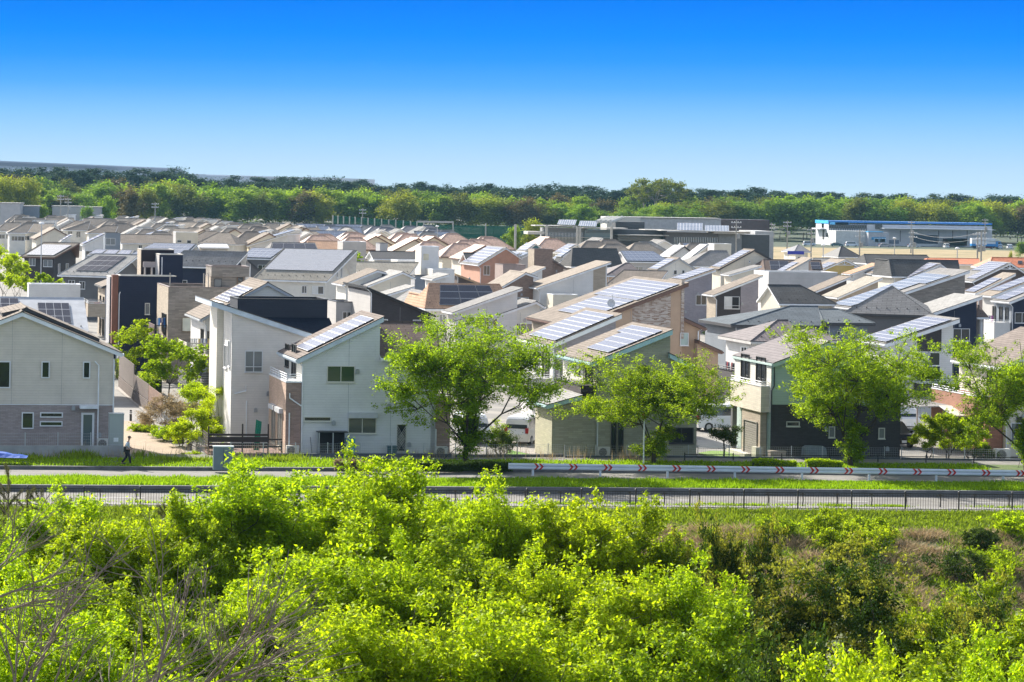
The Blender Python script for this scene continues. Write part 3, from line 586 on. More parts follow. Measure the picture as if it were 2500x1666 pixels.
def h_white_solar():
    h = House('white lap-sided solar house with black storage rack and taupe brick balcony', ('B', 404, 1325)); F = h.F
    e = F('B', 378, 592, -.45); t = F('B', 1022, 277, -.45); dep = min(11, h.S('B', 243, 537, e[0])[0] + .45); prof = [e, t]
    h.roof(prof, -.45, dep, R_['tbrown'], BLF, ft=.30); aR = F('B', 987, 500)[0]; aE = F('B', 1397, 1000)[0]
    wm = siding((.70, .70, .69)); h.wall(prof, 0, aR, 0, dep - .3, wm, drop=.33)
    zl = F('B', 1200, 600)[1]; h.box('wall', aR, 0, 0, aE, dep - .5, zl, wm)
    zr = F('B', 1150, 322, 4.2)[1]; h.sroof(aR + .02, aE + .55, F('B', 1200, 583, -.4)[1], -.4, 8.8, aR + .02, aE + .55, zr, R_['brown'], WHITE)
    h.add(MB().prism([(0, 0), (8.3, 0), (8.3, zl - .1), (4.2, zr - .3), (0, zl - .1)], aE - .3, aE, wm, 'a'), 'wall')
    n = (t[0] - e[0]); h.array((e[0] + n * .14, .0, e[1] + (t[1] - e[1]) * .14), (e[0] + n * .90, .0, e[1] + (t[1] - e[1]) * .90), (e[0] + n * .14, dep * .62, e[1] + (t[1] - e[1]) * .14), (e[0] + n * .90, dep * .62, e[1] + (t[1] - e[1]) * .90), 8, 3, biggap=2)
    z0 = F('B', 600, 1283)[1]; h.box('foundation', -.02, -.04, 0, aE, 0, z0, plain((.33, .36, .40), .8))
    for (x0, y0, x1, y1, k) in ((598, 643, 802, 765, dict(mull=1, gm=glass((.03, .06, .04)))), (428, 1018, 627, 1053, dict(mull=0)), (754, 1025, 960, 1143, dict(mull=1, shutter=True, gm=glass((.10, .11, .10)))), (1110, 1072, 1180, 1275, dict(mull=0, lattice=True, name='door', sill=False))):
        a0, z1 = F('B', x0, y0); a1, zz = F('B', x1, y1); h.win('F', 0, a0, zz, a1, z1, fm=plain((.62, .60, .52), .4, noise=0), **k)
    for x, y in ((822, 685), (646, 1065), (1053, 940), (1203, 1225)): h.vent('F', 0, *F('B', x, y))
    for x in (757, 1070):
        a = F('B', x, 800)[0]; h.box('joint', a - .012, -.004, z0, a + .012, -.001, min(zon(prof, a), 99 if a < aR else zl) - .4, plain((.33, .36, .37)))
    # brick balcony block on the street side
    aB = F('B', 296, 1000)[0]; zt = F('B', 350, 768)[1]; bd = min(7.5, h.S('B', 176, 715, aB)[0]); br = brickw((.36, .25, .21), .14); lit_brick = brickw((.52, .37, .28), .12)
    o = h.box('balcony', aB, 0, 0, -.03, bd, zt, br); h.add(MB().box(aB - .02, .02, 0.02, aB, bd, zt - .01, lit_brick), 'lit_brick_face', o); h.add(MB().box(aB - .05, -.05, zt, 0, bd + .05, zt + .10, WHITE), 'coping', o)  # left face in paler brick, its sunlight put into the colour
    h.railing([(aB + .05, bd, zt + .1), (aB + .05, .06, zt + .1), (-.1, .06, zt + .1)], .42, WHITE, parent=o, rows=2)
    h.win('L', 0, 2.2, zt + .15, 3.9, zt + 2.25, DFRAME, mull=1, name='balcony_door'); h.win('L', 0, 5.2, zt + .6, 6.6, zt + 2.1, DFRAME)
    for b0, b1 in ((1.2, 3.0), (3.8, 5.6)): h.win('L', aB - .02, b0, .5, b1, 2.7, shutter=True, fm=plain((.45, .38, .30), .4), gm=GLL)
    h.add(MB().box(-.01, .03, zt, -.002, dep - .4, e[1] - .3, W_['ivory']), 'wall_cladding')
    a, z = F('B', 322, 880); h.pipe([(a, -.08, z + .3), (a, -.08, z), (-.1, -.08, z - .45), (0.0, -.1, z - .5)]); h.pipe([(a, -.08, F('B', 322, 990)[1]), (a, -.08, .5)]); h.pipe([(e[0] + .1, -.35, e[1] - .2), (.03, -.08, e[1] - .5), (.03, -.08, .1)])
    # taupe brick end piece on the right
    a1 = F('B', 1515, 1200)[0]; zt2 = F('B', 1450, 880)[1]; h.box('porch_wall', aE + .003, .5, 0, a1, 6, zt2, br)
    return h
H2 = h_white_solar()
def rack():
    h = H2; a0, z1 = h.F('B', 536, 1135, -.9); a1, _ = h.F('B', 748, 1135, -.9); root = empty('storage_rack', h.o, h.rot, 'black open storage rack with pale posts against the white solar house', 'storage rack')
    mb = MB()
    for a in (a0, a1 - .06): mb.box(a, -1.0, 0, a + .06, -.94, z1, ALU).box(a, -.3, 0, a + .06, -.24, z1, ALU)
    mb.box((a0 + a1) / 2 - .03, -1.0, 0, (a0 + a1) / 2 + .03, -.94, z1, ALU).box(a0 - .05, -1.05, z1, a1 + .05, -.2, z1 + .05, BLACK); mb.build('frame', root)
    MB().box(a0 + .08, -.34, .05, a1 - .08, -.3, z1 - .05, DARK).box(a0 + .08, -.9, z1 * .5, a1 - .08, -.36, z1 * .5 + .04, BLACK).build('shelf', root)
    b = MB().box(a0 + .15, -.8, .02, a0 + 1.0, -.4, .7, plain((.03, .03, .035), .8)).box(a0 + 1.2, -.8, .02, a1 - .2, -.4, .55, plain((.02, .025, .03), .8)); b.build('black_crate', root)
rack()
def h_green():
    h = House('khaki stone-clad solar house with turquoise barge boards', ('C', 706, 1330)); F = h.F
    e = F('C', 676, 615, -.45); t = F('C', 1280, 372, -.45); dep = min(11, h.S('C', 418, 548, e[0])[0] + .45); prof = [e, t]
    rg = plain((.30, .27, .24), .7); h.roof(prof, -.45, dep, R_['tan2'], TURQ, ft=.30); wm = stonew((.38, .36, .27), .13); aM = F('C', 1256, 500)[0]; aE = F('C', 1452, 1000)[0]
    h.wall(prof, 0, aM, 0, dep - .3, wm, drop=.33)
    q0 = F('C', 1252, 548, -.4); q1 = F('C', 1432, 632, -.4); h.roof([q0, q1], -.4, 7, R_['grey'], TURQ, ft=.28, name='side_roof')
    h.wall([q0, (q1[0] + .2, q1[1] - .1)], aM, aE, .01, 6.6, wm, drop=.3)
    n = t[0] - e[0]; m = t[1] - e[1]
    for (s0, s1, b0, b1) in ((.235, .47, .0, .60), (.475, .70, .0, .66), (.705, .90, .0, .80)):
        h.array((e[0] + n * s0, .05, e[1] + m * s0), (e[0] + n * s1, .05, e[1] + m * s1), (e[0] + n * s0, dep * b1, e[1] + m * s0), (e[0] + n * s1, dep * b1, e[1] + m * s1), 2, 5, PV, gap=.03)
    z0 = F('C', 1000, 1302)[1]; h.box('foundation', -.02, -.04, 0, aE + .01, 0.005, z0, plain((.30, .33, .35), .8))
    for (x0, y0, x1, y1, k) in ((820, 1000, 856, 1282, dict(mull=0, fm=DFRAME)), (872, 1000, 908, 1282, dict(mull=0, fm=DFRAME)), (1018, 640, 1103, 745, dict(mull=0, fm=DFRAME)), (1250, 1098, 1424, 1215, dict(mull=1, fm=DFRAME, gm=DARK))):
        a0, z1 = F('C', x0, y0); a1, zz = F('C', x1, y1); h.win('F', 0, a0, zz, a1, z1, **k)
    # annex with its own small roof
    a0 = F('C', 386, 1200)[0]; p = [F('C', 348, 928, -.35), F('C', 612, 855, -.35)]; bd = min(7, h.S('C', 262, 1100, a0)[0])
    h.roof(p, -.35, bd + .3, R_['lgrey'], TURQ, ft=.26, name='side_roof'); h.wall(p, a0, -.003, 0, bd, wm, drop=.3, name='annex_wall'); h.add(MB().box(a0 - .02, .03, 0, a0, bd - .03, p[0][1] - .3, stonew((.45, .42, .30), .1)), 'wall_cladding')  # left side skin in paler stone, sunlight painted into its colour
    h.box('foundation', a0 - .02, -.04, 0, 0, .0, z0, plain((.30, .33, .35), .8))
    # balcony over the annex
    ab = F('C', 598, 820)[0]; zt = F('C', 650, 795)[1]; zb = F('C', 650, 848)[1]; db = brickw((.05, .04, .042), .15); balcony(h, ab, -.01, .02, 6.2, zb, zt, db, rail=True, rm=BLACK)
    h.win('L', 0, 1.0, zt - .1, 2.6, zt + 1.9, DFRAME, name='balcony_door'); h.win('L', 0, 4.0, zt + .5, 5.0, zt + 1.7, DFRAME, mull=0)
    h.add(MB().box(-.02, 3.2, zb, -.002, dep - .4, e[1] - .32, W_['ivory']), 'wall_cladding')
    gp = plain((.28, .30, .28), .4, name='grey_pipe'); h.pipe([(e[0] + .1, -.38, e[1] - .2), (0, -.1, e[1] - .5), (0, -.1, .1)], gp); a, z = F('C', 620, 905); h.pipe([(a, -.08, z + .1), (a, -.08, z - .2), (-.1, -.08, z - .55)], gp); a = F('C', 718, 1100)[0]; h.pipe([(a, -.07, F('C', 718, 1020)[1]), (a, -.07, .2)], WHITE)
    return h
H7 = h_green()
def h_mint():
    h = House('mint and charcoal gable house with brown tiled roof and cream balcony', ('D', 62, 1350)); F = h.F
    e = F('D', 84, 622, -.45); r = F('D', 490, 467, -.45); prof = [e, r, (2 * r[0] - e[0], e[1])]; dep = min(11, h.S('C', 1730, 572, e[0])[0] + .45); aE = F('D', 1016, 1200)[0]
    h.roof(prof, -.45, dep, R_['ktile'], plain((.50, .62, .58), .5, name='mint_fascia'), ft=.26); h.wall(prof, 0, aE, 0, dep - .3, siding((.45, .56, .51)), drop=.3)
    zm = F('D', 200, 930)[1]; h.skin(brickw((.062, .056, .058), .1), -1, 30, 0, zm, pr=.03); z0 = F('D', 900, 1320)[1]; h.box('foundation', 0, -.06, 0, aE, -.03, z0, plain((.24, .25, .27), .8))
    for (x0, y0, x1, y1, k) in ((178, 1053, 275, 1090, dict(mull=0)), (490, 1090, 535, 1172, dict(mull=0, gm=GLL)), (856, 1100, 902, 1180, dict(mull=0, gm=GLL))):
        a0, z1 = F('D', x0, y0); a1, zz = F('D', x1, y1); h.win('F', -.03, a0, zz, a1, z1, fm=plain((.62, .60, .52), .4, noise=0), **k)
    a0 = F('C', 1838, 1100)[0] ; zt = F('D', 40, 800)[1]; zb = F('D', 30, 990)[1]; cr_ = stonew((.66, .60, .49), .08)
    ab = F('C', 1900, 900)[0] - .9; ab = -.58; balcony(h, ab, -.02, .3, dep - 1.2, zb, zt, cr_, rm=WHITE)
    lw = W_['ivory']; h.add(MB().box(-.03, .0, zb, -.003, dep - .4, e[1] - .3, lw), 'wall_cladding')
    h.win('L', -.03, 1.0, zt - .2, 2.8, zt + 1.8, DFRAME, name='balcony_door'); h.win('L', -.03, 4.2, zt - .2, 5.8, zt + 1.8, DFRAME)
    h.box('porch_wall', ab + .12, .7, 0, -.035, 4.3, zb - .003, W_['tanbrick']); h.win('L', ab + .12, 1.2, .15, 3.8, 2.4, fm=plain((.30, .28, .24)), gm=board((.26, .24, .21)), mull=0, name='garage_shutter')
    h.box('column', ab + .05, dep - 1.6, 0, ab + .35, dep - 1.25, zb - .003, W_['dgrey'])
    bp = plain((.03, .03, .035), .4, name='black_pipe'); h.pipe([(e[0] + .1, -.38, e[1] - .22), (.14, -.12, e[1] - .75), (.14, -.12, zm + 1.2), (-.02, -.12, zm + .9), (-.02, -.12, .2)], bp)
    for x, y in ((470, 1110), (920, 1255)): h.vent('F', -.03, *F('D', x, y))
    return h
H8 = h_mint()
# second row hero houses
H6 = Fh('grey house with blue solar roof and white balcony behind the khaki stone house', 'C', [(362, 490), (905, 258)], 6.2, (118, 422), 'lav', 'tan2', sol=(0, .10, .90, .02, .80, 8, 4), left='white', wins=[], ov=(.4, .4, .3), ft=.3)
def _h6():
    h = H6; z = 3.55; balcony(h, -1.3, .45, .8, h.dep - 1.5, z - .9, z + .2, W_['lgrey'])
    h.win('L', h.aL - .03, 1.2, z, 3.0, z + 2.0, DFRAME); h.win('L', h.aL - .03, 4.0, z + .4, 5.2, z + 1.9); h.pipe([(h.aL, .2, 5.9), (h.aL, .2, .2)])
_h6()
H5 = Fh('tan stucco house with huge solar roof, brown barge board and mottled brick panel', 'C', [(545, 350), (1397, 28)], 6.0, (138, 287), 'tan', 'tan2', fascia=BRF, sol=[(0, .18, .55, .06, .74, 6, 5), (0, .56, .93, .03, .86, 6, 6)], left='tanbrick', ft=.3,
        patches=[('oldbrick', 978, 60, 1256, 360)], wins=[(1328, 400, 1388, 495, dict(gm=plain((.42, .52, .48), .3), mull=0))])
def _h5():
    h = H5; q = [h.F('C', 1350, 283, .3), h.F('C', 1522, 362, .3)]; h.roof(q, .3, 6.5, R_['brown'], BRF, name='side_roof', ft=.28); h.wall([q[0], q[1]], h.aR + .003, q[1][0] - .4, .7, 6, W_['tan'], drop=.3)
    q = [h.F('C', 1466, 455, -.6), h.F('C', 1645, 535, -.6)]; h.roof(q, -.6, 6, R_['brown'], BRF, name='side_roof', ft=.25); h.wall([q[0], q[1]], q[0][0] + .02, q[1][0] - .3, -.2, 5.6, W_['tan'], drop=.3)
    p = h.F('C', 1460, 380, .6); h.pipe([(p[0] + .4, .5, p[1] + .1), (p[0], .5, p[1] - .1), (p[0], .5, .5)], r=.06)
    a, z = h.F('C', 1345, 180, .35); h.box('brick_quoin', a - .12, .28, z - 3, a + .14, .338, z + 1.9, W_['oldbrick'])
_h5()
def antenna(loc, rz, label, dish=True, s=1.0):
    root = empty('antenna', loc, rz, label, 'antenna'); MB().tube([(0, 0, 0), (0, 0, 1.3)], .03, ALU, 6).build('mast', root); m = MB().tube([(-.6, 0, 1.25), (.6, 0, 1.25)], .018, ALU, 5)
    for i in range(9): x = -.55 + i * .137; m.tube([(x, -.16, 1.25), (x, .16, 1.25)], .009, ALU, 4)
    m.build('yagi', root)
    if dish: MB().lathe([(.0, .0), (.18, .03), (.34, .11), (.35, .12), (.18, .05), (.01, .02)], (0, 0, 0), plain((.55, .56, .58), .5), 16).build('dish', root); d = root.children
    if dish:
        for c in bpy.data.objects:
            if c.parent == root and c.name.startswith('dish'): c.location = (-.35, -.1, .55); c.rotation_euler = (R(80), 0, R(-30))
    root.scale = (s,) * 3
_a = H5.F('C', 830, 235, .9); antenna(H5.o + H5.ex * _a[0] + H5.ey * .9 + Vector((0, 0, zon(H5.prof, _a[0]) - .02)), H5.rot + .6, 'satellite dish and aerial on the edge of the huge solar roof')
H1 = House('white house with falling roof edge at the left end of the front row', ('N', 1715, 1080), 8.6)
def _h1():
    h = H1; F = h.F; p0 = F('N', 1440, 905, -.4); p1 = F('B', 492, 405, -.4); prof = [p0, p1]
    h.roof(prof, -.4, 8.5, R_['grey'], BLF, ft=.34, gutter=False); h.wall(prof, 0, p1[0] - .35, 0, 8.2, siding((.70, .65, .60)), drop=.36)
    zl = zon(prof, 0) - .4; h.box('side_wall', -.45, 4.4, 0, -.003, 8.2, zl + .5, W_['ivory']); h.add(MB().box(-.03, .02, 0, -.003, 4.19, zl, W_['white']), 'wall_cladding')
    a0, z1 = F('B', -6, 532); a1, z0 = F('B', 122, 692); h.win('F', 0, a0, z0, a1, z1, fm=WFRAME, mull=1, rail=True, gm=GLL)
    h.win('L', -.03, .5, z0 + .3, 1.4, z1 + .6, gm=GLL); h.win('L', -.03, 2.0, z0 + .1, 3.4, z1 + .2, gm=GLL)
    for x, y in ((72, 970), (165, 848)): h.vent('F', 0, *F('B', x, y))
    a, z = F('A', 1810, 800); h.pipe([(a, -.08, z + .1), (a, -.08, z - .25), (a - .75, -.08, z - .45)]); a, z = F('A', 1815, 900); h.pipe([(a, -.08, z), (a, -.08, .4)])
_h1()
H9 = Fh('white house with navy panels and blue solar roof behind the second cherry tree', 'Q', [(430, 1457), (1385, 1135)], 5.7, (60, 1345), 'white', 'grey', sol=(0, .02, .90, .03, .88, 9, 3), ft=.3,
        patches=[('char', 838, 1100, 1138, 1560)], wins=[])
def _h9():
    h = H9; a0, z1 = h.F('D', 1146, 543, .35); a1, z0 = h.F('D', 1309, 643, .35); h.win('F', .325, a0, z0, a1, z1, curtain=True); h.skin(W_['navy'], a0, a1, z0 - 1.2, z0 - .06, .35, pr=.03)
    balcony(h, a0 - .3, h.aR + .8, -1.0, .3, 1.7, z0 - 1.3, W_['char'])
_h9()
H10 = Fh('taupe-roofed house with red-brown brick balcony at the right edge', 'D', [(1768, 652), (2300, 402)], 5.9, (1395, 592), 'cream', 'tbrown', ft=.28, left='cream')
def _h10():
    h = H10; zt = 3.9; balcony(h, -1.6, .4, .6, h.dep - .5, 2.6 - 2.2, zt, W_['brick'] if False else brickw((.34, .17, .11), .12), rm=WHITE); h.box('porch_wall', -1.2, 1.0, 0, .4, h.dep - 1, .4, W_['tanbrick'])
    h.box('column', -1.6, -1.2, 0, -1.3, -.9, 2.7, W_['brick']); h.win('L', h.aL - .03, 1.5, 4.0, 3.2, 5.4, DFRAME); h.win('F', .35, 1.2, .8, 3.4, 2.6, DFRAME)
_h10()
def sunroof():
    root = empty('sunroom', at_z('D', 1400, 1280), TH, 'glass sunroom with pale awning below the brick balcony', 'sunroom'); h = 2.5
    mb = MB()
    for x in (0, 1.5, 3.0): mb.box(x, 0, 0, x + .07, .07, h, WFRAME)
    mb.box(0, 0, h - .08, 3.1, .07, h, WFRAME).box(0, 0, .9, 3.07, .05, .95, WFRAME); mb.build('frame', root)
    MB().box(.07, .02, .1, 3.0, .04, h - .1, GLL).build('pane', root); MB().slab([(-.3, -.8, h + .02), (3.4, -.8, h + .02), (3.4, 1.6, h + .5), (-.3, 1.6, h + .5)], .06, plain((.62, .58, .48), .7, name='awning_cloth'), WFRAME).build('awning', root)
sunroof()
# ---------------------------------------------------------------- houses further back, one line each
RL = R(-22)                                            # the blocks on the left are turned
Hb = Fh('cream grey-gabled solar house with laundry balconies left of the front white house', 'N', [(1305, 1145), (2165, 675), ('B', 405, 158)], 6.3, (1112, 1047), 'ivory', 'tan2', fascia=GRF, sol=(0, .42, .80, .05, .85, 6, 4), left='white')
def _hb():
    h = Hb; z = 3.4
    for zz, m in ((z, W_['cream']), (z - 2.4, W_['dgrey'])):
        mb = MB(); a0, a1, b0, b1 = -1.2, .9, -.9, 5; mb.box(a0, b0, zz - .15, a1, b1, zz, m); o = h.add(mb, 'balcony'); s = MB()
        for k in range(7): s.box(a0, b0, zz + .08 + k * .14, a1, b0 + .03, zz + .17 + k * .14, m).box(a0, b0 + .03, zz + .08 + k * .14, a0 + .03, b1, zz + .17 + k * .14, m)
        for x in (a0, (a0 + a1) / 2, a1 - .06): s.box(x, b0 + .03, zz, x + .06, b0 + .08, zz + 1.1, ALU)
        h.add(s, 'railing', o)
    h.win('L', h.aL - .03, 1, z, 2.8, z + 2, DFRAME); h.win('F', h.bf, .6, z, 1.5, z + 1.9, DFRAME); h.box('wall', -.9, 2, 0, .45, 5, z - 2.6, W_['black'])
    laundry(h.o + h.ex * -.9 + h.ey * -.6 + Vector((0, 0, z + .02)), h.rot, 9, 1.7, 3, 'white and blue laundry on the slatted cream upper balcony'); laundry(h.o + h.ex * -.9 + h.ey * -.6 + Vector((0, 0, z - 2.38)), h.rot, 7, 1.6, 4, 'white laundry on the dark lower balcony')
_hb()
def navy3():
    h = House('dark navy three-storey flat-roofed house with roof terrace on the left', ('N', 270, 597), 8.8); F = h.F; nv = W_['navy']
    a1 = F('N', 990, 605)[0]; h.boxwall(0, a1, 0, 2.6, 0, 8.8, nv, plain((.62, .58, .50), .5), 1.0, left='bluegrey'); h.boxwall(-.6, a1, 2.603, 6.2, 0, 8.6, nv, plain((.62, .58, .50), .5), 1.0, left='grey')
    h.box('screen_fin', -.65, -.1, 2.6, -.1, .9, 8.9, plain((.20, .075, .045), .5, name='brown_fin'))
    b = 3.2; a0 = F('N', 782, 330, b)[0]; a2, zt = F('N', 1080, 330, b); h.boxwall(a0, a2, b, b + 3.4, 7.6, zt, nv, plain((.60, .56, .48), .5), .15, left='lgrey')
    b = 6.6; a0 = F('N', 550, 270, b)[0]; a2, zt = F('N', 968, 268, b); h.boxwall(a0, a2, b, b + 3.5, 0, zt, siding((.03, .022, .03)), plain((.55, .50, .44), .5), .15, left='tanbrick')
    z = F('N', 600, 520, 2.8)[1]; h.box('beam', a0 - .2, 2.7, z + .25, a1 - 1.6, 2.95, z + .75, plain((.36, .30, .28), .6))
    for x in (a0 - .1, a1 - 2): h.box('post', x, 2.7, 8, x + .15, 2.95, z + .25, plain((.40, .34, .30)))
    for (x0, y0, x1, y1) in ((595, 942, 655, 1088),): c0, z1 = F('N', x0, y0); c1, z0 = F('N', x1, y1); h.win('F', 0, c0, z0, c1, z1, fm=plain((.7, .68, .58)), mull=0, gm=GLL)
    c0, z1 = F('N', 580, 415, 6.6); c1, z0 = F('N', 670, 462, 6.6); h.win('F', 6.6, c0, z0, c1, z1, mull=0, gm=GLL)
    h.win('L', -.03, .8, 5.2, 1.5, 7.0, gm=GLL, mull=0); h.pipe([(.1, -.1, F('N', 300, 800)[1]), (0, -.1, F('N', 300, 830)[1]), (0, -.1, .2)]); p = F('N', 812, 480, 3.1); h.pipe([(p[0], 3.1, p[1] + .9), (p[0], 3.1, 8.3)])
    return h
NV = navy3()
NG = Sh('navy house with wide grey shingle roof right of the navy terrace house', 'N', (860, 465), (1722, 466), (1170, 257), (1980, 302), 6.6, 4.4, 'navy', 'grey', mono=True, rot=RL)
NG2 = Fh('dark house wing with falling charcoal roof edge behind the brown brick rooftop room', 'N', [(1900, 385), (2200, 625)], 7.2, 5.0, 'dgrey', 'dgrey', fascia=DGF)
def brownbrick():
    h = House('brown brick flat-roofed house with rooftop room and dark balcony with washing', ('N', 898, 742), 8.3); F = h.F; a1 = F('N', 1700, 752)[0]; dep = h.S('N', 750, 692)[0]
    h.boxwall(0, a1, 0, max(6, min(dep, 9)), 0, 8.3, W_['stone'], TAUF, .7, left='tanbrick'); b = 1.2
    a0 = F('N', 1440, 480, b)[0]; a2, zt = F('N', 1920, 484, b); o = h.boxwall(a0, a2 - .3, b, b + 3.6, 7.4, zt - .9, W_['stone'], TAUF, .1, left='tanbrick'); h.boxwall(a0, a2, b - .25, b + 3.6, zt - .85, zt, W_['stone'], TAUF, .12)
    c0, z1 = F('N', 1475, 632, b); c1, z0 = F('N', 1575, 745, b); h.win('F', b, c0, max(z0, 7.65), c1, z1, fm=DFRAME, mull=0, gm=GLL); c0, z1 = F('N', 1768, 605, b); c1, z0 = F('N', 1850, 730, b); h.win('F', b, c0, 7.65, c1, z1, fm=plain((.14, .07, .04)), mull=0, name='door')
    c0, z1 = F('N', 1068, 1122); c1, z0 = F('N', 1190, 1308); h.win('F', 0, c0, z0, c1, z1, fm=plain((.20, .15, .10)), mull=0, gm=plain((.55, .58, .52), .5))
    zt = F('N', 800, 1385)[1]; o = h.box('balcony', -1.1, .4, zt - 1.3, -.03, 5.2, zt, plain((.055, .02, .018), .5, name='maroon_panel')); h.add(MB().box(-1.15, .4, zt, -1.1, 5.2, zt + 1.1, board((.14, .09, .09))), 'slat_screen', o)
    s = MB()
    for k in range(9): s.box(-1.08 + k * .12, .4, zt, -1.06 + k * .12, .43, zt + 1.0, BLACK)
    s.box(-1.1, .38, zt + 1.0, -.03, .45, zt + 1.06, BLACK); h.add(s, 'railing', o); h.win('L', -.03, 1, zt, 2.8, zt + 2, DFRAME); h.win('L', -.03, 3.5, zt + .4, 4.4, zt + 2, DFRAME)
    laundry(h.o + h.ex * -.95 + h.ey * .7 + Vector((0, 0, zt + .35)), h.rot + R(50), 6, 1.3, 8, 'blue and white laundry on the maroon balcony of the brown brick house', [(.1, .35, .8), (.7, .7, .72), (.5, .45, .5), (.15, .15, .3)])
    m = plain((.35, .32, .28), .5)
    for x, b_ in ((915, .1), (1345, .1), (1405, .1)): a = F('N', x, 700, b_)[0]; h.add(MB().box(a - .04, b_, 8.2, a + .04, b_ + .08, 9.55, m), 'terrace_post')
brownbrick()
def penthouse():
    h = House('long navy box house with black coping behind the white solar house', ('B', -40, 158), 8.2); a1 = h.F('B', 640, 165)[0]; h.boxwall(0, a1 - .15, 1.5, 6, 0, 8.2, siding((.018, .024, .040)), BLACK, .4)
    z = h.F('B', 630, 292, 1.4)[1]; h.sroof(-.4, a1, z - 1.5, -3.2, 1.45, -.4, a1, z, R_['navy'], DGF, bm=1.43, wm=W_['navy'])
penthouse()
Fh('charcoal house with falling roof edge and grey street wall behind the taupe roof', 'B', [(890, 60), (1396, 270)], 8.4, (715, 25), 'char', 'dgrey', fascia=BLACK, left='lgrey', ft=.14, wins=[(975, 300, 1045, 340, dict(mull=0, gm=GLL)), (1230, 305, 1288, 330, dict(mull=0, gm=GLL))])
Bh('small grey cube house with black coping beside the navy box house', 'B', (668, 175), (802, 180), 6.6, 5, 'grey', BLACK, left='lgrey', wins=[(712, 245, 775, 300)])
Sh('orange-roofed house with three dark solar panels and white dormer', 'B', (1318, 222), (1990, 240), (1347, 36), (1868, 46), 5.5, 3.6, 'ivory', 'orange', fascia=WHITE, sol=[(.16, .40, .12, .92, 3, 1, PVD), (.405, .64, .12, .92, 3, 1, PVD), (.645, .84, .12, .92, 3, 1, PVD)], wins=[(1422, 265, 1470, 360, dict(gm=GLL))])
Fh('small orange gable wing with white barge boards', 'B', [(1248, 200), (1292, 118), (1345, 222)], 5.4, 6, 'white', 'orange')
Fh('long white house with grey shingle mono roof behind the first cherry tree', 'B', [(1522, 250), ('C', 172, 68)], 5.6, (1448, 232), 'white', 'grey', left='lgrey', wins=[(1620, 283, 1655, 352, dict(mull=0, gm=GLL)), (1690, 285, 1718, 365, dict(mull=0)), (1770, 288, 1790, 385, dict(mull=0)), (1820, 295, 1850, 400, dict(mull=0))])
Fh('white house with low grey gable and charcoal balcony above the cherry tree', 'B', [(1850, 268), ('C', 272, 168), ('C', 336, 207)], 5.4, (1745, 243), 'ivory', 'grey', auto=2)
Fh('white house with broad tan mono roof and tan corner behind the long white house', 'G', [(332, 1112), (1005, 880)], 5.9, (205, 1098), 'white', 'tan', patches=[('tanbrick', 842, 870, 946, 1300)])
Bh('navy parapet box house between the tan mono roof and the huge solar roof', 'G', (388, 1094), (900, 1105), 6.0, 5, 'navy', left='cream')
Bh('cream balcony block before the navy parapet box', 'G', (482, 1178), (700, 1178), 5.2, 3, 'cream', left='cream')
Fh('cream gable house with grey shingle slope beside the charcoal house', 'F', [(1088, 1097), (1412, 970), (1522, 1022)], 6.0, (972, 1068), 'cream', 'lgrey')
Fh('low taupe-roofed house left of the cream gable house', 'F', [(870, 1085), (1185, 955), (1262, 975)], 6.0, (775, 1078), 'ivory', 'tan2', wins=[])
Fh('white house with narrow pale roof between cream gable and orange roof', 'F', [(1262, 1175), (1522, 1098)], 5.3, 5.5, 'ivory', 'lgrey')
Fh('low house with plain grey roof before the orange roof', 'F', [(1435, 1245), (1600, 1140)], 5.0, (1330, 1190), 'dgrey', 'grey')
Bh('dark grey flat box house right of the cream gable house', 'F', (1520, 1010), (1790, 1062), 6.4, 4, 'bluegrey', DGF, left='grey')
Fh('white house with pale green mono roof below the white chimney tower', 'F', [(1680, 1035), (1832, 990)], 6.6, (1575, 1000), 'white', 'lgrey')
Bh('tall white chimney tower house with square opening', 'F', (1578, 745), (1735, 748), 9.6, 4, 'white', left='ivory', wins=[(1590, 805, 1645, 872, dict(mull=0, gm=plain((.62, .56, .40), .7)))])
Bh('low white block at the foot of the chimney tower', 'F', (1365, 870), (1660, 885), 7.4, 5, 'white', left='ivory')
Bh('white block right below the chimney tower', 'F', (1680, 950), (1875, 955), 6.6, 5, 'white', left='ivory')
Sh('white house with black glazed tile roof', 'F', (1142, 852), (1568, 862), (1108, 784), (1572, 792), 5.8, 3.6, 'ivory', 'btile')
Sh('cream-roofed house with white gable end below the black tile roof', 'F', (1000, 985), (1470, 1000), (985, 876), (1552, 890), 5.9, 3.8, 'white', 'cream')
Fh('open dark porch gable with timber edge below the chimney tower', 'F', [(1878, 985), (2105, 1072)], 5.6, 5, 'dbrown', 'tan2', fascia=plain((.50, .34, .20), .6))
FS = Sh('big turned house with pale solar roof covering and deep eave', 'F', (60, 1035), (728, 1056), (340, 757), (1000, 785), 5.7, 5.6, 'ivory', 'cream', rot=RL, sol=(.035, .955, .30, .98, 4, 7, PVP), wins=[(505, 1095, 548, 1165), (598, 1098, 700, 1172, dict(curtain=True))], swin=[(4.5, 6.0, 5.1, 7.3), (6.2, 6.0, 6.8, 7.3)])
Sh('house with blue solar roof left of the big pale solar roof', 'F', (-60, 845), (225, 862), (60, 760), (345, 764), 5.8, 4.2, 'dgrey', 'blue', rot=RL, sol=(.02, .98, .04, .96, 4, 5, PVB))
Sh('dark grey turned house with grey roof and dark solar field', 'E', (515, 1070), (1005, 1118), (850, 872), (1250, 902), 5.7, 5.4, 'dgrey', 'lgrey', rot=RL, sol=(.20, .78, .20, .90, 3, 4, PVD), wins=[(617, 1118, 672, 1168), (712, 1130, 764, 1200)])
